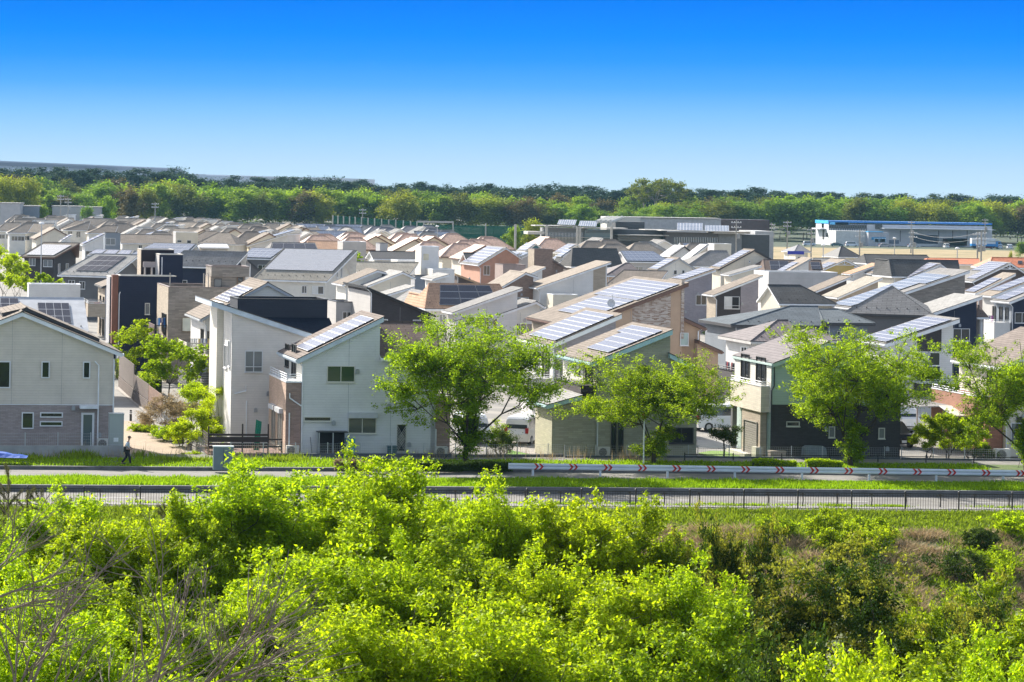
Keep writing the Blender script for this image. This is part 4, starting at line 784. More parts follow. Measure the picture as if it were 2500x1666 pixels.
Sh('dark brown house with taupe solar roof and dark gable', 'E', (182, 906), (487, 929), (395, 772), (716, 792), 5.7, 4.8, 'char', 'tan2', fascia=BRF, rot=RL, sol=(.10, .90, .10, .82, 3, 4, PVP), wins=[(262, 920, 318, 990, dict(gm=GLL)), (390, 935, 470, 1000, dict(gm=GLL))], swin=[(2.2, 3.0, 3.0, 4.6), (5.2, 3.2, 6.2, 4.6)])
Sh('house under a sloping blue-violet solar roof behind the navy terrace house', 'E', (1150, 900), (1640, 915), (1385, 779), (1766, 802), 5.9, 4.4, 'lgrey', 'grey', rot=RL, sol=(.02, .98, .04, .96, 4, 6, PVB))
Sh('flat solar racks house between the dark brown and navy houses', 'E', (780, 890), (1170, 895), (850, 842), (1205, 852), 5.5, 4, 'lgrey', 'lgrey', rot=RL, sol=[(.02, .3, .1, .9, 2, 3), (.35, .63, .1, .9, 2, 3), (.68, .96, .1, .9, 2, 3)])
Bh('pale stair-tower house with roof equipment', 'E', (1580, 690), (1778, 698), 8.4, 5, 'cream', left='lgrey', wins=[(1590, 760, 1630, 780, dict(mull=0)), (1678, 760, 1715, 790, dict(mull=0))])
Sh('long taupe-roofed house left of the pale stair tower', 'E', (1085, 786), (1570, 796), (1090, 704), (1540, 715), 5.7, 5, 'ivory', 'tan2', wins=[(1245, 805, 1275, 835)])
Fh('white house with grey-blue solar mono roof and grey cube', 'E', [(742, 802), (948, 703)], 5.8, 7, 'white', 'grey', sol=(0, .05, .95, .05, .9, 4, 3))
Bh('grey metal-clad cube with large window', 'E', (945, 695), (1082, 698), 7.9, 5, 'bluegrey', DGF, wins=[(948, 742, 1034, 804, dict(gm=GLL))])
Bh('low grey block at the foot of the metal-clad cube', 'E', (945, 800), (1205, 808), 5.2, 4, 'lgrey')
Fh('ivory gable house with brown barge boards at the left edge of town', 'E', [(308, 747), (490, 650), (604, 712)], 6.0, (228, 692), 'cream', 'tan', fascia=BRF, auto=2)
Fh('lower taupe gable house before the ivory gable house', 'E', [(390, 722), (440, 690), (532, 745)], 5.6, 6, 'cream', 'tan', fascia=BRF)
Sh('tan hip-roofed house with balcony, farthest left of the near block', 'E', (-40, 676), (150, 682), (50, 600), (190, 602), 5.6, 4.4, 'ivory', 'tan', auto=2)
Sh('tan hip-roofed house with white balcony, second at the left edge', 'E', (68, 692), (240, 700), (225, 606), (300, 608), 5.6, 4.4, 'ivory', 'tan', auto=2)
Sh('tan hip-roofed house with two dark windows in its ivory front', 'E', (565, 668), (785, 684), (800, 588), (812, 589), 5.6, 4.2, 'ivory', 'tan', wins=[(610, 680, 648, 712), (685, 683, 722, 735)])
Sh('tan hip-roofed house right of the ivory-fronted hip house', 'E', (785, 696), (1030, 705), (940, 628), (1060, 630), 5.6, 4.2, 'ivory', 'tan2', auto=1)
Fh('white narrow house with panels before the ivory gable house', 'E', [(545, 775), (655, 708)], 5.7, 6, 'white', 'lgrey', sol=(0, .1, .9, .1, .9, 3, 2))
Sh('low house with white ribbed roof right of the stair tower', 'E', (1790, 825), (2060, 832), (1830, 790), (2050, 795), 5.3, 4, 'lgrey', 'white')
Sh('white-roofed house with dark panels behind the beige gable house', 'A', (-60, 385), (655, 400), (-90, 112), (585, 172), 5.4, 5.4, 'white', 'white', sol=[(.02, .30, .45, .95, 3, 3, PVD), (.50, .83, .22, .82, 3, 4, PVD)])
Bh('white parapet box on the white-roofed house behind the beige gable', 'A', (215, 45), (592, 68), 7.9, 2.5, 'white', left='white')
def balcony_house():
    h = House('grey terraced house with beige balconies and brown roof left of the navy house', ('A', 775, 60), 5.8); h.box('wall', 0, 0, 0, 5.2, 9, 5.7, W_['grey']); h.roof([(-.4, 5.8), (2.4, 6.9), (5.6, 5.8)], -.4, 9.3, R_['tan2'], DGF)
    h.add(MB().box(-.03, 0, 0, -.003, 9, 5.6, W_['tanbrick']), 'wall_cladding')
    for b0 in (-1.0, 3.4): balcony(h, -2.0, -.03, b0, b0 + 3, 2.4, 3.9, W_['tanbrick'], rm=ALU)
    for b0 in (.5, 4.5): h.win('L', -.03, b0, 2.7, b0 + 1.6, 4.6, DFRAME); h.win('L', -.03, b0, .2, b0 + 1.6, 2.1, DFRAME, shutter=True)
    laundry(h.o + h.ex * -1.7 + h.ey * -.7 + Vector((0, 0, 2.65)), h.rot, 4, 1.3, 11, 'pink and white laundry on the beige balcony of the terraced house', [(.75, .1, .15), (.75, .75, .75)])
balcony_house()
# right half
P1 = Fh('charcoal and grey house with tan mono roof and corner window', 'P', [(425, 838), (1066, 585)], 5.9, (325, 797), 'lav', 'tan2', left='tanbrick', patches=[('char', 425, 600, 768, 1215)], wins=[(565, 858, 756, 1018, dict(gm=DARK, rail=True, curtain=True))])
balcony(P1, P1.F('P', 752, 1100, -.7)[0], P1.F('P', 990, 1100, -.7)[0], -.7, .3, 1.9, 2.9, W_['cream'])
Fh('lavender brick house with long low solar strip', 'P', [(-100, 707), (468, 512)], 6.0, 6.5, 'lav', 'tan2', sol=(0, .3, .99, .1, .9, 6, 2), wins=[(203, 838, 338, 968, dict(gm=GL))])
Fh('white gable house with long solar strip and wall ornament', 'P', [(495, 508), (955, 260), (1168, 377)], 5.8, 5.5, 'cream', 'tan2', fascia=DGF, sol=(0, .08, .92, .1, .9, 8, 2), wins=[(880, 400, 898, 425, dict(mull=0))])
Fh('cream house with plain grey mono roof before the ornament gable', 'P', [(632, 580), (1050, 462)], 5.7, (565, 545), 'cream', 'grey', auto=1)
Sh('grey shingled hip house with pale box behind', 'P', (85, 468), (705, 482), (375, 266), (622, 280), 5.6, 4.4, 'cream', 'grey', sol=None)
Bh('cream parapet tower behind the grey shingled hip house', 'P', (440, 188), (656, 198), 8.3, 4, 'cream', left='white')
Fh('house with long grey solar slope left of the cream tower', 'P', [(60, 430), (372, 190)], 5.6, 5, 'cream', 'blue', sol=(0, .05, .95, .05, .9, 6, 3, PVP))
Fh('white gable house with round window', 'G', [(1520, 838), (1660, 738), (1727, 792)], 5.6, (1425, 810), 'white', 'white', fascia=DGF, sol=(0, .1, .9, .05, .95, 6, 4, PVP))
Bh('wide pale grey windowless block behind the cream gable house', 'P', (1135, 545), (2010, 566), 7.2, 6, 'lgrey', left='white')
Sh('cream boarded gable house with dark slate roof', 'P', (1262, 946), (2012, 956), (1145, 712), (1532, 712), 5.6, 3.7, 'creamb', 'dgrey', wins=[], swin=None)
P9 = Sh('dark house with broad blue-grey hip roof and snow guards', 'P', (650, 1218), (1812, 1232), (1400, 976), (1762, 990), 5.8, 4.6, 'bluegrey', 'blue', fascia=DGF)
Sh('navy wing with blue-grey hip roof and two slim windows', 'P', (1840, 1192), ('D', 835, 328), (1765, 992), ('D', 560, 245), 5.9, 4.6, 'bluegrey', 'blue', fascia=DGF, wins=[(1862, 1300, 1902, 1365, dict(mull=0, fm=plain((.6, .6, .5)))), (2002, 1300, 2042, 1365, dict(mull=0, fm=plain((.6, .6, .5))))])
P10 = Sh('white house with brown tiled pyramid roof and washing balcony', 'P', (902, 1428), (1600, 1440), (1240, 1160), (1290, 1162), 6.0, 3.9, 'white', 'ktile', fascia=plain((.5, .48, .46)), wins=[(1010, 1480, 1090, 1600), (775, 1500, 850, 1600)])
Sh('lower brown tiled hip wing beside the tiled pyramid roof', 'P', (1400, 1412), (2060, 1430), (1635, 1268), (1690, 1270), 5.7, 3.4, 'white', 'ktile', fascia=plain((.5, .48, .46)))
def _p10():
    h = P10; z = 3.6; balcony(h, -.9, .34, -.4, 5.0, 1.6, z, W_['char'], rm=BLACK); laundry(h.o + h.ex * -.6 + h.ey * .3 + Vector((0, 0, 2.9)), h.rot + R(90), 11, 3.6, 5, 'dark and white laundry on the charcoal balcony of the tiled pyramid house', [(.02, .02, .03), (.7, .7, .7), (.03, .04, .08), (.3, .03, .04), (.03, .02, .02)], h=.9)
_p10()
SG = lambda **k: None
def pyr(label, fr, x, y, z, w_, d, rl, rise, rot, wall, roof, auto=1, group=None, sol=None, fascia=None, name='house'):
    h = House(label, (fr, x, y), z, rot, name, 'house', group); h.sroof(0, w_, z, 0, d, (w_ - rl) / 2, (w_ + rl) / 2, z + rise, R_[roof], fascia or WHITE, wm=W_[wall]); h.dep = d; h.aL, h.aR = .4, w_ - .4
    if auto: h.autowin(.5, .9, w_ - .9, z - .2, n=auto)
    if sol: h.arr_s(*sol)
    return h
pyr('grey slate hip house between the navy wing and the blue solar roof', 'D', 590, 255, 5.9, 8.6, 7.6, .1, 2.6, R(-20), 'dgrey', 'grey', fascia=DGF)
Sh('taupe-roofed gable house with cream end behind the grey slate hip', 'Q', (622, 947), (1420, 962), (520, 765), (1328, 778), 5.7, 3.9, 'cream', 'brown', fascia=plain((.66, .6, .5)))
Fh('navy house with broad grey mono roof', 'Q', [(985, 1080), (1670, 848)], 6.0, (640, 948), 'navy', 'lgrey', ft=.3)
Sh('small brown tiled lean-to house right of the navy house', 'Q', (1600, 1120), (1748, 1120), (1600, 975), (1672, 970), 4.6, 2.6, 'lgrey', 'brown')
Fh('grey stone house with very long blue solar roof', 'Q', [(50, 1012), (1512, 520)], 5.4, 8.2, 'stone', 'grey', sol=[(0, .02, .62, .25, .95, 9, 4, PVB), (0, .62, .84, .05, .95, 3, 5, PVB)], ft=.28)
Fh('tan brick house with cream mono roof right of the grey block', 'K', [(680, 1200), (1088, 1020)], 5.7, (530, 1162), 'tanbrick', 'cream')
Fh('dark brown house with taupe mono roof behind the slate roof', 'K', [(478, 1147), (802, 1012)], 5.6, (370, 1107), 'dbrown', 'tan2')
Fh('yellow gable house with white bracket and small solar field', 'K', [(560, 945), (748, 862), (858, 912)], 5.5, 7, 'yellow', 'tan', sol=(0, .05, .62, .05, .6, 3, 3), bracket=True, auto=1)
Fh('white house with salmon mono roof', 'K', [(800, 990), (1072, 895)], 5.6, (720, 970), 'white', 'orange', auto=1)
Fh('white house with grey mono roof behind the salmon roof', 'K', [(985, 985), (1118, 932)], 5.8, 9, 'white', 'tan2', sol=(0, .3, .9, .05, .3, 3, 2))
Sh('large dark brown gabled roof house with steep end dormer', 'K', (1165, 1010), (1790, 1020), (1140, 858), (1763, 870), 6.0, 3.8, 'cream', 'dgrey')
Fh('steep narrow white gable front before the dark brown roof', 'K', [(1090, 1078), (1133, 862), (1165, 1085)], 4.6, 5, 'ivory', 'dgrey')
Sh('small house with brown and white checkered tile roof', 'K', (1225, 1062), (1400, 1064), (1196, 926), (1425, 932), 5.0, 3.4, 'ivory', 'ktile')
Fh('solar gable house with white sunburst bracket before the dark roof', 'Q', [(700, 640), (1135, 438), (1205, 488)], 5.6, 6.5, 'white', 'grey', sol=[(0, .1, .55, .05, .9, 4, 3), (0, .58, .95, .05, .9, 4, 3)], bracket=True)
Fh('dark brown solar gable house with white sunburst bracket on the right', 'Q', [(1540, 665), (2028, 428), (2260, 580)], 5.7, 7.5, 'dbrown', 'grey', sol=[(0, .10, .5, .05, .45, 5, 2), (0, .5, .96, .05, .95, 5, 5)], bracket=True)
Sh('house with bright orange tile roof and skylight at the right edge', 'Q', (1745, 485), (2330, 500), (1785, 352), (2330, 374), 5.9, 3.8, 'cream', 'rtile', sol=(.62, .72, .35, .65, 1, 1, PVD))
Sh('house with thin red tile ridge behind the dark brown roof', 'Q', (930, 440), (1640, 455), (960, 366), (1622, 380), 6.0, 4.4, 'cream', 'rtile')
Fh('taupe house with solar rows and stepped roof beside the stone house', 'Q', [(1580, 815), (2097, 560)], 5.6, (1500, 790), 'taupe', 'tan', sol=(0, .02, .70, .15, .9, 5, 4), ft=.28)
Fh('house with tan eave and bright solar rows above the white balcony', 'Q', [(1785, 850), (2420, 605)], 5.7, (1625, 820), 'lgrey', 'tan', sol=(0, .22, .95, .1, .95, 5, 4), ft=.28)
QW = Fh('navy house with grey mono roof and white balcony at the right edge', 'Q', [(2012, 925), (2560, 705)], 5.8, (1775, 860), 'navy', 'grey', left='bluegrey', sol=(0, .05, .9, .3, .95, 4, 4), ft=.28)
def _qw():
    h = QW; z = 3.4; balcony(h, -1.5, .4, .6, 5.6, 1.5, z, W_['white']); 
    for b in (1.2, 2.8, 4.6): h.win('L', h.aL - .03, b, z - .2, b + .8, z + 1.7, DFRAME, mull=0)
    laundry(h.o + h.ex * -1.1 + h.ey * 4.8 + Vector((0, 0, z - .7)), h.rot, 5, 1.2, 15, 'purple and orange laundry on the white balcony at the right edge', [(.4, .1, .4), (.7, .3, .1), (.1, .1, .3)])
_qw()
Sh('long charcoal-roofed house with white dormer before the dry field', 'K', (938, 893), (1560, 905), (915, 812), (1508, 822), 5.9, 4.0, 'ivory', 'dgrey')
Sh('black glazed pyramid-roofed house before the dry field', 'K', (685, 835), (898, 833), (712, 741), (724, 742), 5.8, 4.6, 'ivory', 'btile')
Sh('grey glazed pyramid-roofed house beside the blue tarpaulin', 'K', (290, 790), (440, 786), (325, 728), (335, 729), 5.8, 4.2, 'ivory', 'gtile')
Fh('pale narrow house with steep solar mono roof behind the grey block', 'P', [(1362, 548), (1690, 362)], 5.9, (1225, 540), 'white', 'tan', sol=(0, .05, .62, .35, .95, 4, 2), fascia=GRF)
Sh('brown-roofed house with two dark panel fields and small white dormer', 'P', (1085, 538), (1838, 530), (1062, 384), (1800, 400), 5.7, 4.4, 'yellow', 'brown', sol=[(.10, .42, .12, .86, 2, 2, PVD), (.80, .96, .2, .8, 2, 1, PVD)])
Sh('wide grey-roofed house behind the grey block', 'P', (1700, 470), (2300, 480), (1700, 370), (2100, 372), 5.8, 4.4, 'lgrey', 'grey')
Sh('dark shingled house with two white gable dormers in the middle of town', 'G', (642, 922), (1112, 900), (655, 757), (1068, 766), 5.7, 4.0, 'ivory', 'dgrey')
Fh('white dormer gable on the dark shingled house', 'G', [(540, 885), (562, 838), (590, 905)], 5.4, 4, 'ivory', 'dgrey')
Sh('house with brown and white checkered hip roof in the middle of town', 'G', (948, 1002), (1300, 965), (1128, 890), (1165, 891), 5.6, 4, 'tan', 'ktile')
Sh('house with wide plain taupe roof behind the huge solar roof', 'G', (945, 1090), (1400, 1075), (1110, 948), (1508, 970), 5.5, 5, 'white', 'tan2', rot=R(-14))
Fh('cream gable house with solar slope and twin windows', 'G', [(1412, 957), (1612, 845), (1757, 940)], 5.6, 5.5, 'ivory', 'tan2', fascia=GRF, sol=(0, .05, .85, .05, .9, 5, 3), wins=[(1560, 955, 1590, 997, dict(mull=0)), (1635, 955, 1660, 992, dict(mull=0))])
Sh('house under a broad pale blue solar roof in the middle of town', 'G', (1140, 878), (1535, 888), (1078, 784), (1378, 788), 5.6, 4.4, 'lgrey', 'blue', sol=(.02, .98, .03, .97, 4, 8, PVB))
Bh('brown brick chimney-tower house', 'G', (312, 768), (476, 770), 8.4, 4, 'brown', TAUF, left='tanbrick')
Fh('brick house with steeply falling roof edge beside the brown tower', 'G', [(393, 800), (600, 935)], 7.8, 4.5, 'brown', 'tan2', fascia=TAUF)
Fh('grey-walled house with blue solar mono roof left of the brown tower', 'G', [(70, 893), (290, 800)], 5.7, (-120, 862), 'lgrey', 'blue', sol=(0, .02, .95, .05, .95, 4, 5, PVB))
Fh('white house with sand mono roof below the brown tower', 'G', [(280, 985), (416, 925)], 5.9, (170, 962), 'white', 'tan', auto=0)
Fh('brown brick gable house with tan slope below the brown tower', 'G', [(0, 1115), (236, 976), (342, 1014)], 5.7, (-140, 1078), 'brown', 'tan', auto=0)
Bh('brown parapet box beside the sand mono roof', 'G', (30, 908), (232, 915), 6.8, 5, 'taupe', TAUF)
Fh('teal gable house with solar slope near the tiled rows', 'G', [(235, 785), (326, 718), (372, 746)], 5.6, (150, 775), 'teal', 'grey', sol=(0, .05, .95, .05, .95, 4, 3))
Fh('white gable house with solar slope right of the teal house', 'G', [(560, 803), (697, 722), (722, 746)], 5.6, (478, 790), 'white', 'grey', sol=(0, .05, .9, .05, .9, 4, 3))
Fh('house with flat bright blue roof before the dark shingled house', 'G', [(520, 860), (650, 770)], 5.6, (478, 850), 'white', 'blue', sol=(0, .02, .98, .02, .98, 4, 4, PVB))
FT = Fh('terracotta stucco house with solar slope and white window frames', 'F', [(2085, 908), (2338, 753), (2480, 850)], 5.7, (1925, 880), 'terra', 'grey', sol=(0, .05, .95, .05, .95, 6, 4), wins=[(2135, 915, 2190, 1000)])
Sh('terracotta wing with black roof and ivory gable', 'F', (1990, 892), (2085, 890), (1955, 798), (2135, 802), 5.7, 3.4, 'terra', 'btile')
Fh('white house with bright solar slope right of the terracotta house', 'F', [(2290, 905), (2480, 800)], 5.4, (2180, 860), 'white', 'lgrey', sol=(0, .05, .95, .05, .95, 4, 4))
Sh('grey-roofed house with black solar row near the tiled rows', 'F', (215, 778), (655, 775), (236, 706), (642, 712), 5.7, 4.4, 'cream', 'grey', sol=(.03, .98, .1, .85, 1, 4, PVD))
Sh('house with long brick-red roof in front of the orange tiled rows', 'F', (548, 776), (880, 782), (562, 690), (872, 696), 5.5, 4.4, 'cream', 'orange', fascia=BRF)
Bh('pale windowless block behind the black tile roof', 'F', (872, 702), (1080, 712), 7.4, 6, 'lgrey')
Bh('dark chimney stack house near the orange tiled rows', 'F', (1205, 715), (1275, 718), 8.0, 4, 'grey', DGF)
# ---------------------------------------------------------------- trees (meshes made once, then shared)
def tubes_np(segs, m, name, n=5):
    """segs: list of (polyline, r0, r1)"""
    mb = MB()
    for pts, r0, r1 in segs: mb.tube(pts, r0, m, n, r1)
    me = bpy.data.meshes.new(name); me.from_pydata(mb.v, [], mb.f); me.materials.append(m); me.polygons.foreach_set('use_smooth', [True] * len(me.polygons)); me.update(); return me
def leaves_np(cent, L, Wd, mat, name, rs, up=.35, droop=0.0, vary=.35, axis=None, mat2=None, m2=None):
    N = len(cent); d = rs.normal(size=(N, 3)); nn = rs.normal(size=(N, 3)) + np.array([0, 0, up * 3])
    if axis is not None: d = axis + d * .35
    d[:, 2] -= droop; nn /= np.linalg.norm(nn, axis=1)[:, None]; d -= nn * (d * nn).sum(1)[:, None]; d /= np.linalg.norm(d, axis=1)[:, None] + 1e-9
    w_ = np.cross(nn, d); s = rs.uniform(1 - vary, 1 + vary, size=(N, 1)); l2 = L * s / 2; w2 = Wd * s / 2
    V = np.empty((N, 4, 3), dtype=np.float32); V[:, 0] = cent - d * l2; V[:, 1] = cent + w_ * w2 + d * l2 * .15 - nn * w2 * .25; V[:, 2] = cent + d * l2; V[:, 3] = cent - w_ * w2 + d * l2 * .15 - nn * w2 * .25
    me = bpy.data.meshes.new(name); me.vertices.add(N * 4); me.vertices.foreach_set('co', V.ravel()); me.loops.add(N * 4); me.loops.foreach_set('vertex_index', np.arange(N * 4, dtype=np.int32))
    me.polygons.add(N); me.polygons.foreach_set('loop_start', np.arange(0, N * 4, 4, dtype=np.int32)); me.polygons.foreach_set('loop_total', np.full(N, 4, dtype=np.int32))
    me.materials.append(mat)
    if mat2: me.materials.append(mat2); me.polygons.foreach_set('material_index', m2.astype(np.int32))
    me.update(calc_edges=True); return me
def tree_meshes(seed, H, cw, z0, nleaf, L, Wd, lm, bm, lobes=12, tips=9, spread=.32, flat=.8, trunk_r=.18, fork=.25, stems=1, up=.35, droop=.0, wild=.25, tipr=.42, branches=True, cone=0.0, rng=(.5, .82), rise=.2, ext=1.3, skirt=0, tipmat=None, tipcut=.6, clump=0, csz=.12):
    """crown of width cw from z0 to H; returns (trunk mesh, crown mesh)"""
    rs = np.random.RandomState(seed); rx = cw / 2; rz = (H - z0) / 2; zc = (H + z0) / 2; segs = []; C_ = []; D_ = []; U_ = []
    roots = []
    for k in range(stems):
        a = 2 * math.pi * k / stems + rs.rand(); o = .0 if stems == 1 else .25
        p0 = np.array([math.cos(a) * o * .3, math.sin(a) * o * .3, 0]); p1 = np.array([math.cos(a) * o + rs.normal() * .1, math.sin(a) * o + rs.normal() * .1, z0 + (zc - z0) * fork + .2])
        segs.append(([p0 + [0, 0, -.4], p0, (p0 + p1) / 2 + rs.normal(size=3) * .05, p1], trunk_r / stems ** .5 * 1.2, trunk_r / stems ** .5 * .7)); roots.append(p1)
    mids = []
    for i in range(lobes):
        f = (i + .5) / lobes; phi = i * 2.39996 + rs.rand() * .6; ct = 1 - 1.75 * f; st = math.sqrt(max(0, 1 - ct * ct)); rr = rs.uniform(*rng)
        cn = 1 - cone * (ct * .5 + .5)
        if skirt and ct < 0: st = max(st, rs.uniform(.5, 1.0)); ct *= .75
        c = np.array([math.cos(phi) * st * rx * rr * cn, math.sin(phi) * st * rx * rr * cn, zc + ct * rz * rr]) + rs.normal(size=3) * wild * np.array([rx, rx, rz]) * .35
        lr = rx * spread * rs.uniform(.75, 1.25); lz = lr * flat; p = roots[i % len(roots)]
        lr_ = .38
        if i >= 7 and mids: p = min(mids, key=lambda q: np.linalg.norm(q - c)); lr_ = .17
        mid = p * .45 + c * .55; mid[2] = p[2] * .6 + c[2] * .4; mid = mid + rs.normal(size=3) * .06 * rx
        if i < 7: mids.append(mid)
        if branches: segs.append(([p, mid, c], trunk_r * lr_, trunk_r * .12))
        if skirt and i < 3: c = np.array([rs.normal() * .35, rs.normal() * .35, .9 + .7 * i]); lr = .75; lz = .9
        for t in range(tips):
            q = rs.normal(size=3); q /= np.linalg.norm(q); q[2] = q[2] * .8 + rise; e = c + q * np.array([lr, lr, lz]) * rs.uniform(.6, ext)
            if branches: segs.append(([c * .8 + mid * .2, (c + e) / 2 + rs.normal(size=3) * .06 * rx, e], trunk_r * .11, .012))
            k = max(3, int(nleaf / (lobes * tips) * rs.uniform(.5, 1.5))); tr = lr * tipr
            ks = max(1, k // clump) if clump else k; u = rs.rand(ks, 1) ** .7; U_.append(u[:, 0]); along = c + (e - c) * (.35 + .75 * u); pts_ = along + rs.normal(size=(ks, 3)) * np.array([tr, tr, tr * flat * .8]) * .62
            if clump:
                j_ = rs.randint(0, ks, k); pts_ = pts_[j_] + rs.normal(size=(k, 3)) * np.array([csz, csz, csz * .75]) * rs.uniform(.6, 1.3, size=(ks, 1))[j_]; U_[-1] = U_[-1][j_]
            C_.append(pts_); D_.append(np.repeat([(e - c) / (np.linalg.norm(e - c) + 1e-6)], k, 0))
    cent = np.concatenate(C_); ax = np.concatenate(D_); hi = np.percentile(cent[:, 2], 99.9); kz = (H - z0 * .3) / (hi - z0 * .3); kx = rx / np.percentile(np.abs(cent[:, 0]), 98.5); ky = rx / np.percentile(np.abs(cent[:, 1]), 98.5)
    def fit(P):
        P = np.array(P, dtype=float); P[..., 0] *= kx; P[..., 1] *= ky; P[..., 2] = np.where(P[..., 2] > z0 * .3, z0 * .3 + (P[..., 2] - z0 * .3) * kz, P[..., 2]); return P
    cent = fit(cent); segs = [([tuple(q) for q in fit(pts)], a_, b_) for pts, a_, b_ in segs]
    return (tubes_np(segs, bm, 'trunk'), leaves_np(cent, L, Wd, lm, 'crown', rs, up, droop, axis=ax * .5, mat2=tipmat, m2=(np.concatenate(U_) > tipcut)))
def tree_obj(meshes, loc, rz=0, scale=1, label=None, cat='tree', group=None, name='tree'):
    r = empty(name, loc, rz, label, cat, group); r.scale = scale if hasattr(scale, '__len__') else (scale,) * 3
    for me, nm in zip(meshes, ('trunk', 'crown')):
        if me: o = bpy.data.objects.new(nm, me); C.objects.link(o); o.parent = r
    return r
BARK = plain((.055, .042, .032), .9, noise=.3, scale=6, name='bark'); BARKG = plain((.34, .28, .24), .85, noise=.25, scale=8, name='pale_bark')
LF_FAR = [leafmat('far_leaf_bright', (.21, .32, .03), (.34, .50, .02), .35, trw=.35), leafmat('far_leaf_mid', (.14, .24, .03), (.22, .36, .02), .35, trw=.35), leafmat('far_leaf_olive', (.16, .18, .035), (.20, .24, .02), .35, trw=.3), leafmat('far_leaf_yellow', (.28, .31, .035), (.36, .42, .02), .3, trw=.35), leafmat('far_leaf_brown', (.15, .12, .05), (.15, .12, .02), .3, trw=.25)]
LF_PINE = leafmat('pine_needles', (.045, .085, .045), (.03, .07, .03), .35, trw=.2)
FARN = ['bright green', 'mid green', 'olive green', 'yellow green', 'brownish']
far_bl = [[tree_meshes(100 + k * 7 + j, 16, 12.5 + j * 1.5, .6, 5600, .80, .55, LF_FAR[k], BARK, lobes=17, tips=7, spread=.36, flat=.95, tipr=.62, branches=False, rng=(.35, .72), up=.9) for j in range(2)] for k in range(5)]
far_pn = [tree_meshes(300 + j, 17, 9 + j, 1.5, 5600, .85, .45, LF_PINE, BARK, lobes=20, tips=6, spread=.34, flat=.85, tipr=.6, branches=False, cone=(.75, .45, .1)[j], wild=.3, rng=(.3, .75), up=.9) for j in range(3)]
airy = tree_meshes(320, 19, 17, 9.5, 2600, .8, .5, LF_FAR[2], BARKG, lobes=14, tips=7, spread=.26, flat=.6, stems=4, trunk_r=.5, tipr=.5)
# ---------------------------------------------------------------- ground that rises towards the wood
def interp(pts, x):
    if x <= pts[0][0]: return pts[0][1]
    for (a, b), (c, d) in zip(pts, pts[1:]):
        if x <= c: return b + (d - b) * (x - a) / (c - a)
    return pts[-1][1]
def srcx(X, Y): return PX + X / Y * FPX
ROADY = [(-60, 135.5), (-11.5, 138.6), (0, 139.6), (14, 141.2), (25, 142.2), (43, 143.4), (110, 146.5)]
def fy(X): return interp(ROADY, X)
SLOPE = [(-75, -4.2), (-45, -5.0), (-28, -4.6), (-14, -2.6), (-5, -.8), (-1.0, -.05), (0, 0)]
def ground_z(X, Y):
    if Y < fy(X): return interp(SLOPE, Y - fy(X))
    if Y > 1120:
        k = interp([(-400, 13), (-50, 9), (150, 6), (500, 4)], X); return k * min(1, (Y - 1120) / 260)
    return 0.0
def ground_mat():
    m, n, l, b = _new('ground'); b.inputs['Roughness'].default_value = .95; tcn = n.new('ShaderNodeTexCoord')
    def nz(s, d=6):
        q = n.new('ShaderNodeTexNoise'); q.inputs['Scale'].default_value = s; q.inputs['Detail'].default_value = d; l.new(tcn.outputs['Object'], q.inputs['Vector']); return q.outputs[0]
    r = n.new('ShaderNodeValToRGB'); r.color_ramp.elements[0].color = (.16, .155, .145, 1); r.color_ramp.elements[1].color = (.27, .25, .22, 1); r.color_ramp.elements[0].position = .35; r.color_ramp.elements[1].position = .65
    l.new(nz(.35, 8), r.inputs[0]); l.new(r.outputs[0], b.inputs['Base Color']); return m
def grass_mat(name, a, b_, c_, s=.6):
    m, n, l, b = _new(name); b.inputs['Roughness'].default_value = .95; tcn = n.new('ShaderNodeTexCoord'); q = n.new('ShaderNodeTexNoise'); q.inputs['Scale'].default_value = s; q.inputs['Detail'].default_value = 9; q.inputs['Roughness'].default_value = .7; l.new(tcn.outputs['Object'], q.inputs['Vector'])
    r = n.new('ShaderNodeValToRGB'); e = r.color_ramp.elements; e[0].color = (*a, 1); e[0].position = .35; e[1].color = (*c_, 1); e[1].position = .68; x = e.new(.5); x.color = (*b_, 1); l.new(q.outputs[0], r.inputs[0]); l.new(r.outputs[0], b.inputs['Base Color'])
    bp = n.new('ShaderNodeBump'); bp.inputs['Distance'].default_value = .15; l.new(q.outputs[0], bp.inputs['Height']); l.new(bp.outputs[0], b.inputs['Normal']); return m
GM = ground_mat(); GRM = grass_mat('meadow_soil', (.06, .09, .03), (.13, .17, .05), (.25, .21, .12)); DRYM = grass_mat('dry_field_grass', (.13, .13, .04), (.27, .20, .09), (.36, .27, .14), .08)
FORM = grass_mat('forest_floor', (.02, .03, .012), (.03, .05, .02), (.05, .06, .02), .1)
def sheet(name, xs, ys, mat, zf, kind='structure', dz=0.0):
    mb = MB(); nx, ny = len(xs), len(ys)
    V = [(x, y(x) if callable(y) else y, 0) for y in ys for x in xs]; mb.v = [(a, b, zf(a, b) + dz) for a, b, _ in V]; mb.mi(mat)
    for j in range(ny - 1):
        for i in range(nx - 1): k = j * nx + i; mb.f.append((k, k + 1, k + nx + 1, k + nx)); mb.m.append(0)
    return tag(mb.build(name, smooth=False), kind=kind)
XS = [-1200, -400, -200, -120, -60] + list(range(-50, 101, 5)) + [110, 150, 250, 400, 700, 1600]
far_off = lambda d: (lambda X: fy(X) + d)
sheet('ground', XS, [far_off(0.0), 250, 500, 800, 1120, 1180, 1250, 1380, 2200, 4500, 8000], GM, lambda X, Y: ground_z(X, Y) if Y > fy(X) + .01 else 0)
sheet('embankment', XS, [far_off(d) for d in (-200, -75, -60, -45, -36, -28, -21, -14, -9, -5, -2.5, -1, 0)], GRM, ground_z)
sheet('dry_field', [-10 + i * 20 for i in range(20)], [505 + i * 42 for i in range(14)], DRYM, lambda X, Y: 0.004)
